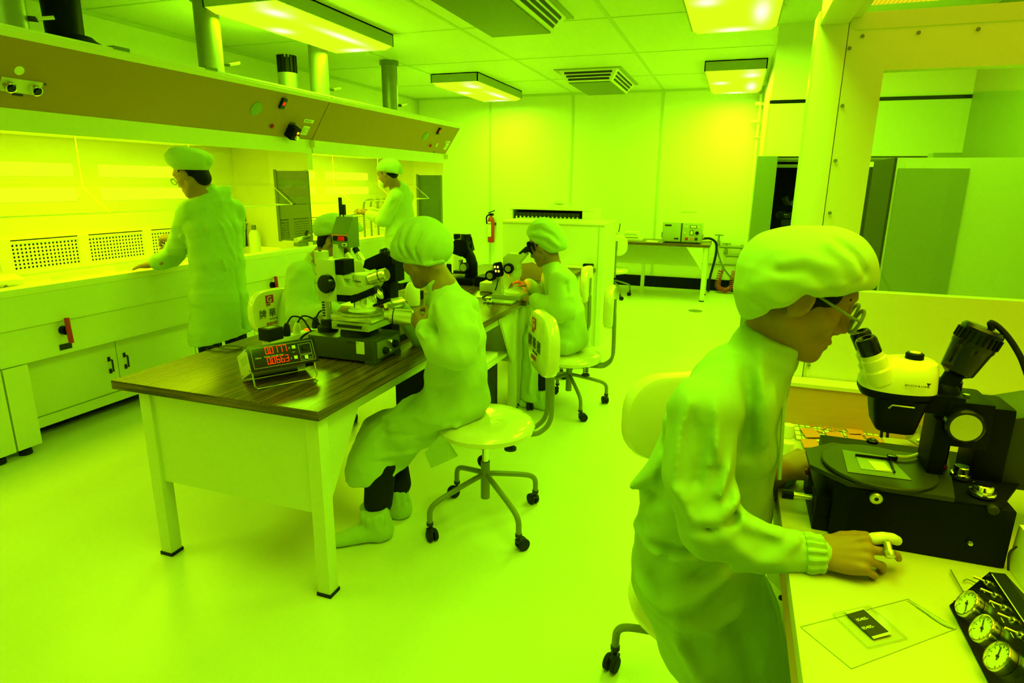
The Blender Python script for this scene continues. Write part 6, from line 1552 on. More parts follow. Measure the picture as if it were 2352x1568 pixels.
# ---- measuring microscope
def measuring_scope():
    T = thing('measuring_microscope', 'measuring microscope with dark base, square stage, big drums and upright digital readout', 'microscope', (-1.55, 2.3, ZT))
    Yp = 2.28; P = lambda x, y, Y=Yp: at(x, y, Y=Y)
    bx0, bx1, y0, y1, zb = -1.74, -1.386, 2.2, 2.42, .862
    bs = part('base', MB().prism([(bx0, y0+.03), (bx0+.02, y0), (bx1-.01, y0), (bx1, y0+.01), (bx1, y1), (bx0, y1)], (0, 0, ZT+.012), (1,0,0), (0,1,0), zb-ZT-.012, .005), M['hammer'], T)
    for fx, fy in ((bx1-.05, y0-.003), (bx0, y0-.002), (bx1-.05, y1-.05), (bx0, y1-.05)): part('base_foot', MB().box(fx, fx+.053, fy, fy+.05, ZT+.001, ZT+.016, .002), M['hammer'], T)
    part('control_panel', MB().box(bx1-.001, bx1+.003, y0+.02, y1-.015, ZT+.025, zb-.012, .001), M['tube'], bs)
    for y, z, r, m in ((y0+.075, ZT+.05, .016, 'rubber'), (y1-.06, ZT+.06, .018, 'rubber'), (y0+.11, ZT+.085, .009, 'chrome'), (y0+.10, ZT+.045, .007, 'chrome')):
        part('panel_knob', MB().lathe([(r, 0), (r*.9, .014), (r*.8, .016), (.001, .016)], (bx1+.003, y, z), (1,0,0), 20), M[m], T)
    part('rating_plate', MB().box(-1.475, -1.435, y0-.0015, y0+.001, ZT+.045, zb-.008), M['label'], bs)
    text('O O O O', (-1.52, y0-.001, zb-.02), (1,0,0), (0,0,1), .014, M['dark'], bs)
    part('stage_neck', MB().cyl((-1.52, 2.30, zb), (-1.52, 2.30, zb+.03), .085, .08, 32), M['rubber'], T)
    # two-layer stage
    c1 = at(847, 763, Y=2.215); zs0 = c1.z
    sx1 = c1.x; sx0 = at(762, 752, Y=2.215).x
    st = part('lower_stage', MB().box(sx0, sx1, 2.215, 2.40, zs0, zs0+.034, .002), M['olivelight'], T)
    part('stage_slot', MB().box(sx0+.03, sx1-.03, 2.2135, 2.216, zs0+.010, zs0+.024), M['dark'], st)
    for x in (sx0+.02, sx1-.025): part('stage_screw', MB().cyl((x, 2.216, zs0+.016), (x, 2.211, zs0+.016), .006), M['alum'], st)
    part('upper_stage', MB().box(sx0-.008, sx1+.008, 2.225, 2.41, zs0+.036, zs0+.062, .002), M['alumlight'], T)
    gz = zs0+.063; gc = at(832, 714, Z=gz+.012)
    ring = part('glass_stage', MB().lathe([(.092, 0), (.095, .004), (.095, .014), (.090, .016), (.001, .016)], (gc.x, gc.y, gz), seg=48), M['alum'], T)
    part('stage_glass', MB().lathe([(.060, .0162), (.060, .018), (.001, .018)], (gc.x, gc.y, gz), seg=40), M['label'], ring, 'pale glass disc')
    # drums
    d1 = at(884, 724, Y=2.26); d2 = at(950, 730, Y=2.30); d = (d2-d1).normalized(); L = (d2-d1).length
    part('measuring_drum', MB().lathe([(.02, 0), (.02, .02), (.030, .022), (.030, L*.30), (.034, L*.32), (.034, L*.95), (.028, L), (.001, L)], d1, d, 32), M['alumlight'], T, 'large bright measuring drum')
    part('drum_ring', MB().lathe([(.0345, L*.30), (.0352, L*.32), (.0345, L*.34)], d1, d, 32), M['dark'], T)
    e1 = at(885, 700, Y=2.38); e2 = at(926, 694, Y=2.46); de = (e2-e1).normalized(); Le = (e2-e1).length
    part('measuring_drum', MB().lathe([(.016, 0), (.016, .02), (.026, .022), (.026, Le*.9), (.02, Le), (.001, Le)], e1, de, 28), M['alumlight'], T, 'smaller bright measuring drum')
    # rack column and focusing block
    cx, cy = P(748, 766).x, 2.30; ztop = P(738, 582).z
    col = part('column', MB().cyl((cx, cy, zb), (cx, cy, ztop), .021, seg=24), M['alum'], T)
    part('column_foot', MB().lathe([(.045, 0), (.045, .02), (.03, .03), (.03, .05), (.022, .055)], (cx, cy, zb), seg=28), M['rubber'], T)
    for k in range(26):
        z = zb+.07+k*.012
        part('rack_tooth', MB().box(cx-.006, cx+.006, cy-.026, cy-.019, z, z+.006), M['dark'], col)
    b0, b1 = P(727, 592), P(780, 690)
    part('focus_block', MB().box(b0.x+.024, b1.x, 2.24, 2.36, b1.z, b0.z, .004), M['creamg'], T)
    part('column_clamp', MB().cyl((cx-.002, cy-.01, b1.z+.02), (cx-.002, cy-.01, ztop+.01), .031, seg=24), M['creamg'], T)
    for z in (b0.z-.03, b0.z-.07, b0.z-.11): part('clamp_groove', MB().lathe([(.0315, 0), (.0318, .0012), (.0315, .0024)], (cx-.002, cy-.01, z), seg=24), M['dark'], T)
    part('clamp_lug', MB().cyl((cx-.035, cy-.012, b0.z-.055), (cx-.035, cy+.008, b0.z-.055), .018, seg=20), M['creamg'], T)
    kc = P(754, 651, 2.235); part('focus_knob', MB().lathe([(.030, -.01), (.040, 0), (.040, .022), (.034, .030), (.001, .032)], kc, (-.1, -1, 0), 36), M['blackgloss'], T, 'black focus knob')
    part('slide_cover', MB().box(b1.x, b1.x+.045, 2.26, 2.34, P(780, 628).z, b0.z-.002, .002), M['black'], T)
    part('slide_foot', MB().box(b1.x, b1.x+.05, 2.26, 2.34, b1.z+.0, b1.z+.03, .002), M['black'], T)
    # arm with round body, turret, objectives
    a0, a1 = P(778, 640), P(866, 652)
    A = [(P(778, 630).x, P(778, 630).z), (P(790, 630).x, P(790, 630).z), (P(796, 655).x, P(796, 655).z), (P(866, 652).x, P(866, 652).z), (P(860, 662).x, P(860, 662).z), (P(812, 677).x, P(812, 677).z), (P(778, 675).x, P(778, 675).z)]
    part('arm', MB().prism(A, (0, 2.34, 0), (1,0,0), (0,0,1), .08, .004), M['creamg'], T, 'pale arm')
    part('arm_bridge', MB().box(P(779, 632).x, P(812, 632).x, 2.27, 2.33, P(780, 638).z, P(780, 630).z, .002), M['creamg'], T)
    rc = P(833, 655); zt2 = P(833, 629).z
    rb = part('tube_body', MB().lathe([(.044, 0), (.046, .01), (.048, zt2-rc.z-.004), (.044, zt2-rc.z), (.001, zt2-rc.z)], (rc.x, 2.30, rc.z), seg=36), M['creamg'], T)
    text('Nikon', (rc.x-.030, 2.2525, rc.z+.016), (1,0,0), (0,0,1), .016, M['ink'], rb)
    l0, l1 = P(852, 640), P(892, 628); d = (l1-l0).normalized(); L = (l1-l0).length
    part('lamp_tube', MB().lathe([(.017, 0), (.024, .004), (.024, L*.35), (.027, L*.37), (.027, L*.93), (.022, L), (.001, L)], (l0.x, 2.27, l0.z), d, 28), M['alumlight'], T, 'bright lamp tube')
    part('tube_band', MB().lathe([(.0275, L*.62), (.028, L*.64), (.0275, L*.67)], (l0.x, 2.27, l0.z), d, 28), M['dark'], T)
    t0, t1 = P(812, 688), P(868, 664); tb = (t1-t0).normalized()
    part('turret', MB().obox((t0+t1)/2, ((t1-t0).length, .06, .028), tb, (0,1,0), .006), M['black'], T)
    for q0, q1, r in (((834, 684), (835, 705), .013), ((850, 676), (862, 694), .013), ((864, 668), (878, 684), .012)):
        p0, p1 = P(*q0), P(*q1); dd = (p1-p0).normalized(); L = (p1-p0).length
        part('objective', MB().lathe([(r, -.012), (r*1.1, .004), (r*1.1, L*.65), (r*.7, L), (r*.4, L+.004), (.001, L+.004)], p0, dd, 22), M['alumlight'], T, 'bright objective')
    part('slide_clip', MB().tube([P(858, 702), P(896, 688)], .006, 8), M['black'], T)
    part('stage_pin', MB().cyl(P(814, 690), P(814, 706), .002), M['dark'], T)
    # digital readout on its post
    Yd = 2.36; D = lambda x, y: at(x, y, Y=Yd)
    part('readout_post', MB().cyl(D(777, 600), D(777, 560), .024, seg=20), M['creamg'], T)
    a, b_ = D(769, 566), D(807, 566); zt3 = D(788, 505).z; zm = D(788, 535).z
    w2 = b_.x-a.x
    rd = part('readout_case', MB().prism([(0, b_.z-.006), (.085, b_.z-.006), (.085, zt3+.012), (.045, zt3+.012), (0, zm)], (a.x, Yd-.02, 0), (0,1,0), (0,0,1), w2, .003), M['olive'], T, 'grey digital readout')
    zz = (b_.z+zm)/2
    part('readout_cap', MB().box(a.x+.004, b_.x-.004, Yd+.03, Yd+.06, zt3+.011, zt3+.02), M['label'], rd)
    part('readout_window', MB().box(a.x+.008, b_.x-.006, Yd-.0225, Yd-.019, zz-.004, zz+.018), M['blackgloss'], rd)
    part('readout_strip', MB().box(a.x+.002, b_.x-.002, Yd-.022, Yd-.019, zm-.016, zm-.004), M['brownbox'], rd)
    seven('.388', Vector((a.x+.034, Yd-.0235, zz-.001)), Vector((1,0,0)), Vector((0,0,1)), .0125, .015, rd)
    part('readout_switch', MB().box(b_.x-.032, b_.x-.008, Yd-.023, Yd-.019, b_.z+.002, b_.z+.016), M['label'], rd); part('switch_slot', MB().box(b_.x-.026, b_.x-.014, Yd-.0245, Yd-.021, b_.z+.006, b_.z+.012), M['dark'], rd)
    for q, h in (((772, 500), .075), ((780, 500), .045)): p = D(*q); part('antenna_peg', MB().box(p.x-.005, p.x+.005, Yd+.03, Yd+.045, zt3-.0, zt3+.02+h, .002), M['rubber'], T)
M['hammer'] = mat('dark_hammer_paint', (.045, .05, .04), .42, bump=.1, bscale=250)
M['olivelight'] = mat('light_grey_stage', (.42, .46, .36), .35)
M['alumlight'] = mat('bright_metal', (.80, .80, .76), .25, metal=.75)
M['creamg'] = mat('pale_grey_enamel', (.62, .66, .58), .32)
measuring_scope()

# ---- the seated man's microscope and the black microscope of the middle woman
def scope_white():
    T = thing('microscope', 'microscope with white prism head and twin eyepieces before the seated man', 'microscope', (-2.05, 3.25, ZT))
    Y0 = 3.2; P = lambda x, y: at(x, y, Y=Y0)
    a = [P(*q) for q in ((795, 628), (853, 628), (842, 600), (818, 596), (795, 612))]
    part('prism_head', MB().prism([(p.x, p.z) for p in a], (0, Y0+.05, 0), (1,0,0), (0,0,1), .10, .006), M['creamg'], T)
    for s in (-.03, .03):
        p0, p1 = P(822, 602)+Vector((s*.6, s, 0)), P(803, 571)+Vector((s*.6, s, 0)); d = (p1-p0).normalized(); L = (p1-p0).length
        tb = part('eyepiece_tube', MB().lathe([(.020, -.02), (.020, L*.5), (.017, L*.52), (.017, L*.7)], p0, d, 20), M['alumlight'], T)
        part('eyepiece', MB().lathe([(.019, L*.68), (.019, L), (.014, L+.006), (.001, L+.006)], p0, d, 20), M['blackgloss'], tb)
    p = P(825, 630); part('stand', MB().box(p.x-.03, p.x+.05, Y0-.04, Y0+.05, ZT+.03, p.z+.01, .006), M['creamg'], T); part('foot', MB().box(p.x-.10, p.x+.10, Y0-.09, Y0+.11, ZT+.001, ZT+.04, .006), M['creamg'], T)
scope_white()
def scope_black():
    T = thing('microscope', 'black microscope with slanted eyepiece housing in front of the middle woman', 'microscope', (-1.55, 2.62, ZT))
    Y0 = 2.60; P = lambda x, y: at(x, y, Y=Y0)
    h = [P(*q) for q in ((846, 612), (850, 594), (890, 576), (912, 590), (914, 606), (880, 612), (862, 618))]
    part('eyepiece_housing', MB().prism([(p.x, p.z) for p in h][::-1], (0, Y0-.05, 0), (1,0,0), (0,0,1), -.10, .006), M['black'], T)
    part('housing_knob', MB().ell(P(884, 578), (.025, .03, .02)), M['blackgloss'], T)
    for s in (-.03, .03):
        p0 = P(900, 590)+Vector((0, s, 0)); part('eyepiece', MB().lathe([(.018, -.01), (.018, .03), (.014, .034), (.001, .034)], p0, (.8, -.1, .5), 18), M['blackgloss'], T)
    a, b_ = P(872, 612), P(918, 646); part('body_tube', MB().box(a.x, b_.x, Y0-.04, Y0+.05, b_.z, a.z+.02, .006), M['black'], T)
    a, b_ = P(870, 646), P(904, 685); part('stand', MB().box(a.x, b_.x, Y0-.03, Y0+.05, ZT+.03, a.z, .005), M['black'], T)
    c = P(882, 668)+Vector((0, -.032, 0)); k = part('focus_knob', MB().lathe([(.026, -.02), (.026, .012), (.001, .012)], c, (0,-1,0), 28), M['rubber'], T); part('knob_face', MB().lathe([(.022, .0122), (.022, .014), (.001, .014)], c, (0,-1,0), 28), M['alum'], k, 'bright knob face')
    part('foot', MB().box(P(862, 690).x, P(918, 690).x, Y0-.08, Y0+.12, ZT+.001, ZT+.035, .005), M['black'], T)
    part('lamp_cord', MB().tube([P(917, 600)+Vector((0, .05, 0)), P(928, 640)+Vector((0, .12, 0)), P(936, 668)+Vector((0, .2, 0)), Vector((P(944, 690).x, Y0+.3, ZT+.006))], .004, 8, 6), M['rubber'], T)
scope_black()
p = tz(921, 665); t = thing('red_box', 'small dark red box behind the black microscope on the middle table', 'box', p)
part('box_body', MB().box(-1.86, -1.72, 3.00, 3.10, ZT+.001, ZT+.10, .004), mat('dark_red_case', (.12, .015, .012), .5), t)
p = at(947, 663, Z=ZT+.001); t = thing('wash_bottle', 'white squat bottle behind the face of the middle woman', 'bottle', (-1.9, 3.55, ZT))
c = at(947, 664, Y=3.45); part('bottle_body', MB().lathe([(.045, ZT+.002), (.048, ZT+.03), (.048, ZT+.10), (.03, ZT+.14), (.018, ZT+.15)], (c.x, 3.45, 0), seg=24), M['white'], t); part('bottle_cap', MB().cyl((c.x, 3.45, ZT+.148), (c.x, 3.45, ZT+.185), .017), M['white'], t)
for (x, lb) in ((948, 'left black stand clamp between the middle woman and the white bottle'), (961, 'right black stand clamp close to the coat of the middle woman')):
    c = at(x, 687, Z=ZT+.002); t = thing('stand_clamp', lb, 'clamp', c); part('clamp_base', MB().box(c.x-.025, c.x+.025, c.y-.02, c.y+.03, ZT+.001, ZT+.06, .004), M['black'], t); part('clamp_arm', MB().box(c.x-.008, c.x+.008, c.y-.01, c.y+.01, ZT+.055, ZT+.11, .003), M['blackgloss'], t)

# ---- far table: black microscope, white bottle, the far woman's stereo microscope
def scope_far_black():
    T = thing('microscope', 'tall black microscope standing alone on the far table', 'microscope', (-1.9, 4.42, ZT))
    Y0 = 4.4; P = lambda x, y: at(x, y, Y=Y0)
    b_ = P(1075, 652)
    part('foot', MB().box(P(1048, 650).x, P(1092, 650).x, Y0-.1, Y0+.1, ZT+.001, ZT+.05, .006), M['black'], T)
    part('limb', MB().tube([P(1078, 645)+Vector((0,.02,0)), P(1084, 615), P(1080, 590), P(1066, 575)], .045, 14, 5, rs=[.05, .045, .04, .045]), M['black'], T)
    part('head', MB().prism([(p.x, p.z) for p in (P(1043, 560), P(1052, 548), P(1078, 550), P(1084, 575), P(1066, 588), P(1044, 580))][::-1], (0, Y0-.06, 0), (1,0,0), (0,0,1), -.12, .006), M['black'], T)
    part('lamp_housing', MB().cyl(P(1070, 552), P(1070, 537), .045, .04, 22), M['blackgloss'], T); part('lamp_cord', MB().tube([P(1076, 540), P(1083, 548), P(1082, 575)], .006, 8, 5), M['rubber'], T)
    part('stage', MB().box(P(1052, 620).x, P(1078, 620).x, Y0-.09, Y0+.07, P(1060, 625).z, P(1060, 618).z, .003), M['blackgloss'], T)
    c = P(1074, 611)+Vector((0, -.07, 0)); k = part('focus_knob', MB().lathe([(.034, -.03), (.034, .015), (.001, .015)], c, (0,-1,0), 28), M['rubber'], T); part('knob_face', MB().lathe([(.028, .0152), (.028, .017), (.001, .017)], c, (0,-1,0), 28), M['alum'], k, 'bright knob face')
    part('objective', MB().cyl(P(1058, 596), P(1060, 614), .02, .014), M['alum'], T)
scope_far_black()
c = at(1100, 654, Z=ZT); one('power_supply', MB().box(-1.80, -1.70, 4.28, 4.45, ZT+.001, ZT+.075, .004), M['black'], 'small black power box right of the tall black microscope', 'box')
t = thing('reagent_bottle', 'white bottle with black cap behind the tall black microscope', 'bottle', (-2.05, 4.9, ZT))
c = at(1050, 560, Y=4.9); part('bottle_body', MB().lathe([(.05, ZT+.002), (.052, ZT+.22), (.035, at(1050, 552, Y=4.9).z), (.025, at(1050, 548, Y=4.9).z)], (c.x, 4.9, 0), seg=24), M['white'], t); part('bottle_cap', MB().cyl((c.x, 4.9, at(1050, 549, Y=4.9).z), (c.x, 4.9, at(1050, 537, Y=4.9).z), .03), M['black'], t)
def scope_far():
    T = thing('stereo_microscope', 'grey stereo microscope with lit black lamp in front of the far seated woman', 'microscope', (-1.4, 3.95, ZT))
    Y0 = 3.92; P = lambda x, y: at(x, y, Y=Y0)
    part('base', MB().box(-1.49, -1.29, 3.84, 4.06, ZT+.001, ZT+.035, .006), M['olivelight'], T)
    a = P(1143, 676); part('column', MB().prism([(P(1133, 672).x, ZT+.034), (P(1156, 672).x, ZT+.034), (P(1150, 610).x, P(1150, 610).z), (P(1133, 612).x, P(1133, 612).z)], (0, Y0+.03, 0), (1,0,0), (0,0,1), .06, .006), M['creamg'], T)
    h = [P(*q) for q in ((1160, 612), (1160, 590), (1172, 580), (1196, 582), (1206, 574), (1211, 584), (1194, 604), (1192, 622), (1176, 622))]
    part('head', MB().prism([(p.x, p.z) for p in h][::-1], (0, Y0-.045, 0), (1,0,0), (0,0,1), -.09, .006), M['creamg'], T)
    part('pod', MB().cyl(P(1182, 618), P(1182, 634), .05, .045, 24), M['creamg'], T)
    for s in (-.03, .03): part('eyepiece', MB().lathe([(.015, -.02), (.017, .045), (.001, .045)], P(1203, 579)+Vector((0, s, 0)), (.75, 0, .65), 18), M['rubber'], T)
    for q, r in (((1175, 614), .034), ((1134, 630), .036)):
        c = P(*q)+Vector((0, -.05, 0)); k = part('focus_knob', MB().lathe([(r, -.02), (r, .02), (r*.8, .024), (.001, .024)], c, (0,-1,0), 26), M['black'], T); part('knob_face', MB().lathe([(r*.6, .0242), (r*.6, .026), (.001, .026)], c, (0,-1,0), 20), M['alum'], k)
    a, b_ = P(1156, 632)+Vector((0, -.06, 0)), P(1149, 600)+Vector((0, -.06, 0)); d = (b_-a).normalized(); L = (b_-a).length
    lm = part('lamp_housing', MB().lathe([(.02, 0), (.03, .015), (.032, L*.9), (.024, L), (.001, L)], a, d, 20), M['black'], T)
    glow = mat('lamp_glow', (.9, .5, .1), .4, emit=(1.0, .75, .05), es=2.0)
    for k in range(2):
        for j in (-.010, .010): part('glowing_vent', MB().ell(a+d*(L*.42+k*.028)+Vector((j, -.031, 0)), (.0065, .004, .008), 10, 6), glow, lm)
    l = bpy.data.lights.new('lamp_light', 'SPOT'); l.energy = 2.2; l.color = (1.0, .10, .0); l.spot_size = radians(50); l.shadow_soft_size = .01
    lo = bpy.data.objects.new('lamp_light', l); COL.objects.link(lo); lo.location = a-d*.01; lo.rotation_euler = (P(1174, 640)-lo.location).to_track_quat('-Z', 'Y').to_euler()
    part('lamp_cord', MB().tube([P(1150, 640)+Vector((0,-.05,0)), P(1146, 660)+Vector((0,-.06,0)), tz(1130, 672, ZT+.006), tz(1108, 682, ZT+.006)], .004, 8, 5), M['rubber'], T)
    part('stage_plate', MB().cyl((-1.37, 3.93, ZT+.034), (-1.37, 3.93, ZT+.04), .05, seg=24), M['label'], T)
scope_far()
one('tangled_wire', MB().tube([tz(1108, 682, ZT+.004), tz(1118, 690, ZT+.004), tz(1128, 684, ZT+.02), tz(1120, 697, ZT+.004), tz(1134, 696, ZT+.02), tz(1126, 690, ZT+.004), tz(1110, 696, ZT+.004)], .003, 6, 6), M['rubber'], 'tangled thin cord on the far table edge beside the grey microscope', 'cord')
one('folded_cloth', MB().box(-1.68, -1.55, 4.08, 4.24, ZT+.001, ZT+.07, .02), M['paper'], 'white folded wipes pile between the black and grey microscopes', 'wipes')
t = one('lens_tray', MB().box(-1.48, -1.30, 3.70, 3.80, ZT+.001, ZT+.012, .003), M['olivelight'], 'flat pale tray at the table edge in front of the grey microscope', 'tray')
p0, p1 = at(1195, 600, Y=4.75), at(1258, 640, Y=4.75)
one('paper_screen', MB().prism([(p0.x, ZT+.001), (p1.x, ZT+.001), (p1.x, p0.z-.05), (p0.x+.1, p0.z), (p0.x, p0.z-.02)], (0, 4.76, 0), (1,0,0), (0,0,1), .012, .002), M['ledge'], 'tan board standing on the far table behind the grey microscope', 'board')
# ================================================================== back of the room
# white cabinet beside the far table
t = thing('white_cabinet', 'white waist high cabinet standing behind the far seated woman', 'cabinet', (-1.6, 6.0, 0))
cz = 1.165
part('cabinet_body', MB().box(-2.10, -1.105, 5.70, 6.32, .0, cz-.02), M['white'], t)
part('cabinet_top', MB().box(-2.11, -1.10, 5.69, 6.33, cz-.02, cz, .003), M['white'], t)
part('edge_strip', MB().box(-1.155, -1.147, 5.694, 5.70, .0, cz-.02), M['seam'], t)
# desk return in front of it with papers
t = thing('side_table', 'narrow wood edged side table between the white cabinet and the cloth draped chair', 'table', (-1.3, 5.62, 0))
part('table_panel', MB().box(-1.20, -1.175, 5.58, 5.66, 0, .72), M['bench'], t); part('tabletop', MB().box(-1.75, -1.165, 5.56, 5.685, .72, .755, .003), M['wood'], t)
g = MB().box(-1.50, -1.22, 5.575, 5.67, .757, .772, .003); one('paper_stack', g, M['paper'], 'stack of white papers on the narrow side table before the white cabinet', 'papers')
one('black_pen_case', MB().box(-1.27, -1.18, 5.59, 5.66, .774, .80, .006), M['black'], 'black case lying on the papers beside the white cabinet', 'case')
one('white_cloth', MB().loft([[(at(1350, 650, Y=4.86).x-.01+.035*cos(a), 4.86+.17*sin(a)*f, z) for a in [2*pi*i/20 for i in range(20)]] for z, f in ((.64, 1.0), (.70, 1.02), (.80, .98), (.85, .9), (.87, .7))]), M['paper'], 'white cloth hung over the chair back behind the far seated woman', 'cloth')
# bookshelf with binders behind the cabinet
sx0, sx1, sy, sz = -2.26, -1.44, 6.36, 1.245
t = thing('binder_shelf', 'white shelf unit behind the white cabinet, its top row full of dark binders', 'shelf', (-1.85, 6.55, 0))
part('side_panel', MB().box(sx0, sx0+.03, sy, sy+.33, 0, sz), M['white'], t); part('side_panel', MB().box(sx1-.03, sx1, sy, sy+.33, 0, sz), M['white'], t)
part('top_panel', MB().box(sx0, sx1+.10, sy-.01, sy+.34, sz, sz+.022), M['white'], t); part('back_panel', MB().box(sx0, sx1, sy+.32, sy+.335, 0, sz), M['dark'], t); part('shelf_board', MB().box(sx0+.03, sx1-.03, sy, sy+.32, .97, .99), M['white'], t)
part('end_cover', MB().box(sx1, sx1+.10, sy, sy+.33, 0, sz), M['white'], t)
for k in range(16):
    x = sx0+.045+k*.0445; b = thing('binder', 'dark binder with pale spine marks in the row on the shelf', 'binder', (x+.02, sy+.1, .99), group='dark binders on the shelf')
    part('cover', MB().box(x, x+.040, sy+.03, sy+.27, .991, 1.215, .002), M['dark'], b)
    part('spine_mark', MB().box(x+.012, x+.028, sy+.028, sy+.031, 1.15, 1.175), M['label'], b); part('spine_label', MB().box(x+.008, x+.032, sy+.028, sy+.031, 1.02, 1.06), M['label'], b)
z = sz+.0225
one('wipe_pack', MB().box(-1.86, -1.66, sy+.08, sy+.24, z, z+.03, .004), M['paper'], 'low white pack on top of the binder shelf, left of the others', 'pack')
one('crumpled_wrap', MB().ell((-1.76, sy+.16, z+.055), (.08, .06, .025), 14, 8), M['paper'], 'crumpled white wrap on the low pack on the binder shelf', 'wrap')
one('white_tray', MB().box(-1.58, -1.42, sy+.08, sy+.26, z, z+.012, .002), M['label'], 'thin white tray at the right end on top of the binder shelf', 'tray')
# fire extinguisher on the back wall
ex = at(1128, 520, Y=9.47)
t = thing('fire_extinguisher', 'red fire extinguisher with white label hung on the back wall', 'fire extinguisher', (ex.x, 9.47, .5))
zb, zt_ = at(1127, 557, Y=9.47).z, at(1129, 500, Y=9.47).z
part('cylinder', MB().lathe([(.02, zb), (.055, zb+.01), (.055, zt_-.04), (.04, zt_), (.02, zt_+.02), (.018, zt_+.04)], (ex.x, 9.47, 0), seg=28), M['red'], t)
part('label', MB().box(ex.x-.035, ex.x+.02, 9.410, 9.42, zb+.10, zt_-.10), M['label'], t, 'white label'); part('label', MB().box(ex.x-.03, ex.x+.015, 9.409, 9.419, zt_-.088, zt_-.06), M['label'], t)
part('valve_head', MB().box(ex.x-.03, ex.x+.04, 9.45, 9.49, zt_+.035, zt_+.07, .004), M['black'], t); part('handle', MB().obox((ex.x+.01, 9.46, zt_+.095), (.12, .025, .014), (.9, 0, .35), (0,1,0), .003), M['black'], t)
part('hose', MB().tube([(ex.x-.03, 9.46, zt_+.05), (ex.x-.075, 9.46, zt_+.01), (ex.x-.07, 9.46, zt_-.1)], .012, 8, 5), M['black'], t); part('bracket', MB().box(ex.x-.05, ex.x+.05, 9.52, 9.579, zt_-.12, zt_-.08), M['dark'], t)
# back table with instrument
t = work_table(-2.2, -.255, 8.52, 9.18, 'wood topped table against the back wall carrying the grey instrument', axis='woodx', zt=.757, panels=False)
part('gusset', MB().prism([(0, .72), (-.22, .72), (0, .42)], (-.335, 8.54, 0), (1,0,0), (0,0,1), .014), M['bench'], t)
part('back_rail', MB().box(-2.1, -.36, 9.10, 9.12, .40, .72), M['bench'], t); part('middle_leg', MB().box(-1.20, -1.15, 9.125, 9.165, .0, .718), M['bench'], t)
P = lambda x, y, Y=8.62: at(x, y, Y=Y)
def instrument():
    T = thing('power_instrument', 'grey green boxed instrument with small display and buttons on the back table', 'instrument', (-.62, 8.8, .757))
    x0, x1 = P(1521, 540).x, P(1611, 540).x; z0, z1 = .772, P(1560, 511).z
    part('case', MB().box(x0, x1, 8.62, 9.02, z0, z1, .006), M['olivelight'], T)
    dx = x0+(x1-x0)*.49
    dr = part('door', MB().box(x0+.01, dx-.01, 8.612, 8.622, z0+.012, z1-.012, .002), M['olivelight'], T); part('divider', MB().box(dx-.006, dx+.006, 8.611, 8.623, z0+.005, z1-.005), M['dark'], T)
    part('badge', MB().box(x0+.03, x0+.115, 8.609, 8.613, z1-.05, z1-.028), M['dark'], dr); part('badge', MB().box(dx-.09, dx-.03, 8.609, 8.613, z0+.035, z0+.055), M['dark'], dr)
    pn = part('control_face', MB().box(dx+.012, x1-.01, 8.613, 8.622, z0+.012, z1-.012, .002), M['olivelight'], T)
    W = x1-dx; X = lambda k: dx+W*k; Zf = lambda k: z0+(z1-z0)*k
    part('display', MB().box(X(.42), X(.74), 8.608, 8.615, Zf(.74), Zf(.88)), M['dark'], pn); part('display_glass', MB().box(X(.45), X(.71), 8.606, 8.609, Zf(.76), Zf(.86)), M['label'], pn)
    part('switch_plate', MB().box(X(.42), X(.60), 8.608, 8.615, Zf(.38), Zf(.62)), M['dark'], pn); part('rocker', MB().box(X(.45), X(.57), 8.606, 8.609, Zf(.41), Zf(.59)), M['label'], pn)
    part('dial', MB().cyl((X(.78), 8.614, Zf(.5)), (X(.78), 8.59, Zf(.5)), .022, seg=20), M['black'], pn)
    for a, m in ((.28, 'red'), (.52, 'neon'), (.76, 'dark')): part('push_button', MB().box(X(a)-.018, X(a)+.018, 8.606, 8.615, Zf(.12), Zf(.25)), M[m], pn)
    for a, b_ in ((.16, .8), (.28, .8), (.84, .8), (.16, .48)): part('indicator', MB().cyl((X(a), 8.614, Zf(b_)), (X(a), 8.606, Zf(b_)), .009, seg=12), M['label'], pn)
    for x in (x0+.05, x1-.05): part('foot', MB().cyl((x, 8.68, .7575), (x, 8.68, .774), .02), M['rubber'], T); part('foot', MB().cyl((x, 8.95, .7575), (x, 8.95, .774), .02), M['rubber'], T)
    part('side_outlet', MB().box(x1, x1+.03, 8.70, 8.78, z0+.05, z0+.11, .006), M['alum'], T); part('side_handle', MB().box(x0-.012, x0, 8.66, 8.70, z0+.05, z0+.12), M['dark'], T)
M['neon'] = mat('orange_button', (.8, .22, .03), .4)
instrument()
for k, (zz, w_) in enumerate(((.7575, .26), (.80, .22), (.84, .20))):
    x = P(1428, 540).x; one('clear_rack', MB().box(x+.01*k, x+w_, 8.72, 8.9, zz, zz+.035, .003), M['label'], ('lowest and widest of the pale stacked racks on the back table', 'middle rack of the pale stack on the back table', 'topmost rack of the pale stack on the back table')[k], 'rack', 'stacked racks on the back table')
x = P(1424, 540).x; t = thing('pen_cup', 'small pale cup with pens at the left end of the back table', 'cup', (x-.05, 8.8, .757)); part('cup', MB().lathe([(.03, .758), (.034, .86), (.028, .86), (.024, .77)], (x-.06, 8.8, 0), seg=18), M['label'], t); part('pen', MB().cyl((x-.06, 8.8, .78), (x-.035, 8.8, .98), .006), M['dark'], t)
x = P(1495, 545).x; one('loose_papers', MB().box(x-.06, x+.10, 8.60, 8.78, .758, .766), M['paper'], 'loose white papers lying on the back table beside the grey instrument', 'papers')
# notice on the wall
a, b_ = at(1567, 441, Y=9.57), at(1601, 487, Y=9.57); one('wall_notice', MB().box(a.x, b_.x, 9.572, 9.5795, b_.z, a.z), M['label'], 'faint pale notice sheet on the back wall above the grey instrument', 'notice')
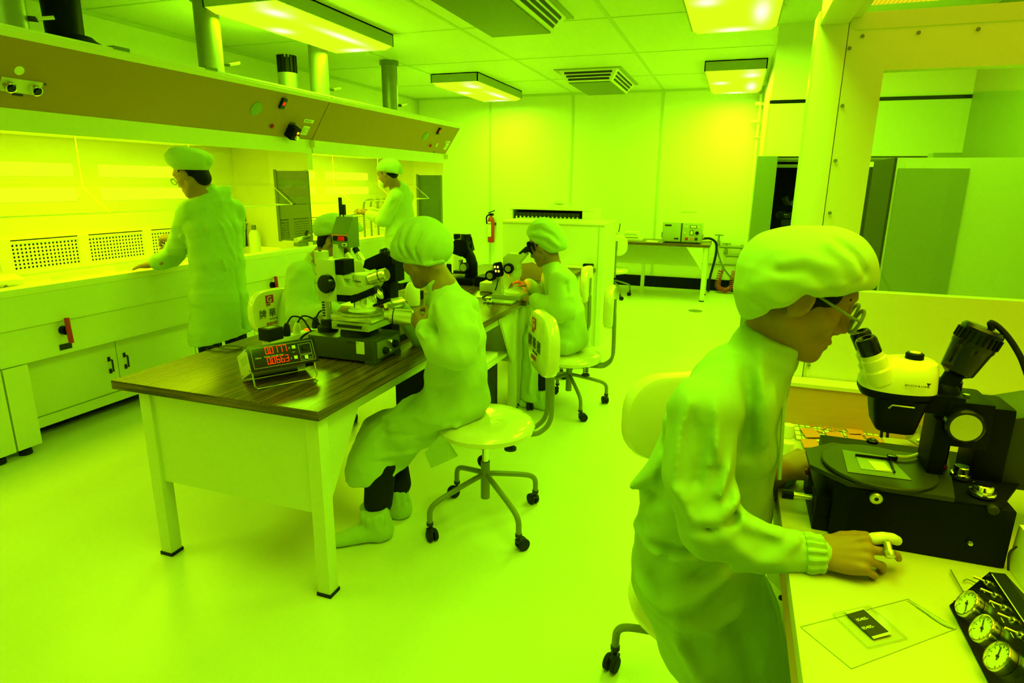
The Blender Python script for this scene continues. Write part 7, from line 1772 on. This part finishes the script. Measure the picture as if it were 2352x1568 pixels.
# wall pipes and valves, thin cable, coiled hose
W = lambda x, y, Y=9.50: at(x, y, Y=Y)
def pipe(name, pts, r, label, valve=None):
    T = thing(name, label, 'pipe', pts[0]); part('pipe', MB().tube(pts, r, 10), M['steel'], T)
    if valve:
        v = Vector(valve); s = part('valve_body', MB().lathe([(.022, -.03), (.03, 0), (.022, .04), (.012, .07), (.012, .12)], v, seg=16), M['tube'], T); part('valve_wheel', MB().tube([v+Vector((-.06, 0, .125)), v+Vector((0, 0, .13)), v+Vector((.06, 0, .125))], .010, 8), M['tube'], s)
    for x in (.15,): part('pipe_clip', MB().box(x-.012, x+.012, 9.49, 9.579, pts[0].z-.03, pts[0].z+.03), M['tube'], T)
pipe('wall_pipe', [W(1652, 566), Vector((.22, 9.50, W(1700, 568).z))], .022, 'upper grey pipe with valve low on the back wall right of the table', W(1650, 560))
pipe('wall_pipe', [W(1667, 586), Vector((.22, 9.50, W(1700, 588).z))], .022, 'lower grey pipe with valve low on the back wall right of the table', W(1667, 580))
one('wall_cable', MB().tube([Vector((-2.6, 9.565, .43)), W(1500, 598, 9.565), W(1610, 605, 9.565), Vector((.2, 9.565, W(1700, 609, 9.565).z))], .008, 6), M['tube'], 'thin dark cable running level along the back wall under the table', 'cable')
one('drain_hose', MB().tube([W(1612, 548, 9.1), W(1632, 548, 9.25), W(1645, 560, 9.4), W(1643, 590, 9.4), W(1630, 640, 9.35), Vector((W(1626, 676, 9.3).x, 9.3, .02))], .017, 10, 6), M['rubber'], 'black hose dropping from the instrument to the floor', 'hose')
one('air_line', MB().tube([W(1646, 566, 9.45), W(1652, 590, 9.47), W(1664, 618, 9.47), W(1690, 650, 9.47), W(1712, 668, 9.47)], .012, 8, 6), M['olive'], 'olive air line slanting down the back wall to the right', 'hose')
pts = []; n = 260
x0, x1 = W(1655, 640, 9.38).x, W(1678, 640, 9.38).x; ztop = W(1655, 619, 9.38).z
path = [Vector((x0-.0, 9.38, ztop)), Vector((x0-.03, 9.38, .18)), Vector((x0-.02, 9.38, .08)), Vector(((x0+x1)/2, 9.36, .045)), Vector((x1+.02, 9.38, .09)), Vector((x1+.03, 9.38, .22)), Vector((x1+.05, 9.38, .33))]
sp = catmull(path, 24); m = len(sp)
for i in range(n):
    f = i/(n-1)*(m-1.001); k = int(f); p = sp[k].lerp(sp[k+1], f-k); d = (sp[k+1]-sp[k]).normalized(); a = i*2*pi/9.0
    s = Vector((0, 1, 0)); u = d.cross(s); pts.append(p+(s*cos(a)+u*sin(a))*.036)
t = thing('coiled_hose', 'orange coiled air hose hanging in a loop to the floor by the back wall', 'hose', (x0, 9.38, 0))
part('coil', MB().tube(pts, .0085, 6), M['redbrown'], t); part('hose_tail', MB().tube([sp[-1], sp[-1]+Vector((.01, 0, .08)), sp[-1]+Vector((.0, 0.05, .12))], .008, 6), M['tube'], t); part('hose_tail', MB().tube([sp[0], sp[0]+Vector((.02, 0, .06)), W(1650, 600, 9.40)], .008, 6), M['olive'], t)
# small white cabinet by the pier, corner fittings, alcove equipment
t = thing('white_unit', 'small white unit standing in the corner at right of the coiled hose', 'cabinet', (.4, 8.6, 0))
q0, q1 = at(1714, 601, Y=7.6), at(1752, 601, Y=7.6)
part('unit_body', MB().box(q0.x-.02, .235, 7.6, 8.2, 0, q0.z), M['white'], t); part('unit_recess', MB().box(q0.x+.04, .23, 7.594, 7.6, .05, q0.z-.10), M['seam'], t)
t = thing('wall_conduit', 'pale conduit with small fittings running up the right end of the back wall', 'conduit', (.22, 9.4, 1.8))
part('conduit', MB().cyl((.20, 9.45, .66), (.20, 9.45, 2.70), .02), M['white'], t)
for q, h in (((1752, 235), .05), ((1742, 277), .04), ((1748, 314), .03)): p = at(*q, Y=9.3); part('fitting', MB().box(p.x-.09, p.x+.03, 9.42, 9.47, p.z-h/2, p.z+h/2, .004), M['alum'], t)
def alcove_scope():
    T = thing('microscope', 'black microscope on a stand in the dark opening behind the clean bench post', 'microscope', (.45, 6.5, 0))
    Q = lambda x, y: at(x, y, Y=6.45)
    b0 = Q(1800, 560); part('stand', MB().box(Q(1790, 560).x, Q(1838, 560).x, 6.4, 6.7, 0, Q(1800, 545).z), M['blackgloss'], T)
    part('body', MB().box(Q(1797, 500).x, Q(1832, 500).x, 6.42, 6.6, Q(1800, 545).z, Q(1800, 498).z, .01), M['blackgloss'], T); part('head', MB().ell(Q(1805, 494), (.09, .08, .045)), M['blackgloss'], T)
    part('eyepiece', MB().cyl(Q(1812, 470), Q(1803, 452), .03), M['blackgloss'], T); part('arm', MB().tube([Q(1825, 500), Q(1830, 475), Q(1815, 465)], .035, 10, 5), M['blackgloss'], T)
alcove_scope()
# header lining of the opening
a = at(1790, 362, Y=6.15); g = MB().box(.32, XR, 6.15, 6.8, 1.742, 1.758); struct('trim_7', g, M['cream'])
struct('trim_8', MB().box(.32, XR, 6.8, 6.85, 1.69, 1.72), M['cream'])
# things on the wet benches
b = at(585, 548, X=-4.2)
t = thing('spray_bottle', 'clear bottle with dark cap standing inside the near hood', 'bottle', (b.x, b.y, .846))
part('bottle_body', MB().lathe([(.05, .847), (.052, 1.02), (.03, 1.06), (.015, 1.07)], (b.x, b.y, 0), seg=22), M['label'], t); part('bottle_cap', MB().cyl((b.x, b.y, 1.07), (b.x, b.y, 1.11), .022), M['olive'], t)
for k, (x, y, r, h, lb) in enumerate(((295, 590, .09, .09, 'glass beaker left of the pair beside the man on the bench'), (335, 590, .075, .08, 'glass beaker right of the pair beside the man on the bench'), (175, 625, .14, .06, 'shallow glass dish in the sink of the near bench'))):
    c = at(x, y, X=-4.0); one('glass_beaker', MB().lathe([(r*.9, .847), (r, .86), (r, .847+h), (r*1.06, .85+h), (r*.97, .847+h), (r*.95, .862)], (c.x, c.y, 0), seg=26), M['acryl'], lb, 'beaker')
for k, (x, y, s_, m, lb) in enumerate(((30, 640, .12, 'paper', 'crumpled white wipe at the left edge of the near bench'), (80, 632, .10, 'paper', 'crumpled pale wipe beside the dark cloth on the near bench'), (60, 628, .08, 'dark', 'small dark cloth among the wipes on the near bench'), (15, 655, .10, 'paper', 'white wipe closest to the front edge at the far left'))):
    c = at(x, y, Z=.86); g = MB(); g.ell((c.x, c.y, .885), (s_*.8, s_, .035), 18, 10); me = g.mesh('bench_wipe', M[m])
    r_ = random.Random(k)
    for v in me.vertices: v.co.z = max(.848, v.co.z+r_.uniform(-.012, .016))
    one('bench_wipe', me, M[m], lb, 'wipe')
for k in range(3):
    c = at(835+k*16, 470, X=-4.1); one('tap_pipe', MB().tube([(c.x, c.y, .85), (c.x, c.y, 1.22), (c.x+.05, c.y, 1.30), (c.x+.16, c.y, 1.30), (c.x+.20, c.y, 1.22), (c.x+.20, c.y, 1.12)], .012, 8, 5), M['tube'], ('left', 'middle', 'right')[k]+'most arched tap pipe in the far hood in front of the masked woman', 'tap')
t = thing('nozzle_gun', 'small brass gun nozzle with hose on the bench beyond the chair', 'spray gun', at(690, 548, X=-3.75))
q0, q1 = at(680, 552, X=-3.72), at(722, 540, X=-3.72)
part('gun_body', MB().tube([q0, at(695, 546, X=-3.72), q1], .022, 10, rs=[.026, .018, .02]), M['alum'], t); part('gun_handle', MB().tube([at(700, 548, X=-3.72), at(706, 530, X=-3.72)], .014, 8), M['dark'], t); part('gun_stand', MB().box(q0.x-.03, q0.x+.03, q0.y, q1.y, .936, q0.z-.02, .004), M['olive'], t)
g = at(615, 415, X=-4.3); t = one('rubber_gloves', MB().tube([(-4.44, g.y-.05, g.z+.10), (-4.435, g.y-.04, g.z-.06), (-4.43, g.y-.02, g.z-.12), (-4.435, g.y+.02, g.z-.10), (-4.44, g.y+.06, g.z+.08)], .022, 8, 4), M['coat'], 'pale green gloves hanging on the hood back wall right of the man', 'gloves')
c = at(560, 500, X=-4.4); one('wall_hook', MB().tube([(-4.45, c.y, c.z+.06), (-4.40, c.y, c.z+.02), (-4.40, c.y, c.z-.12)], .018, 8, 4), M['dark'], 'dark curved handle on the hood back wall beside the man', 'handle')
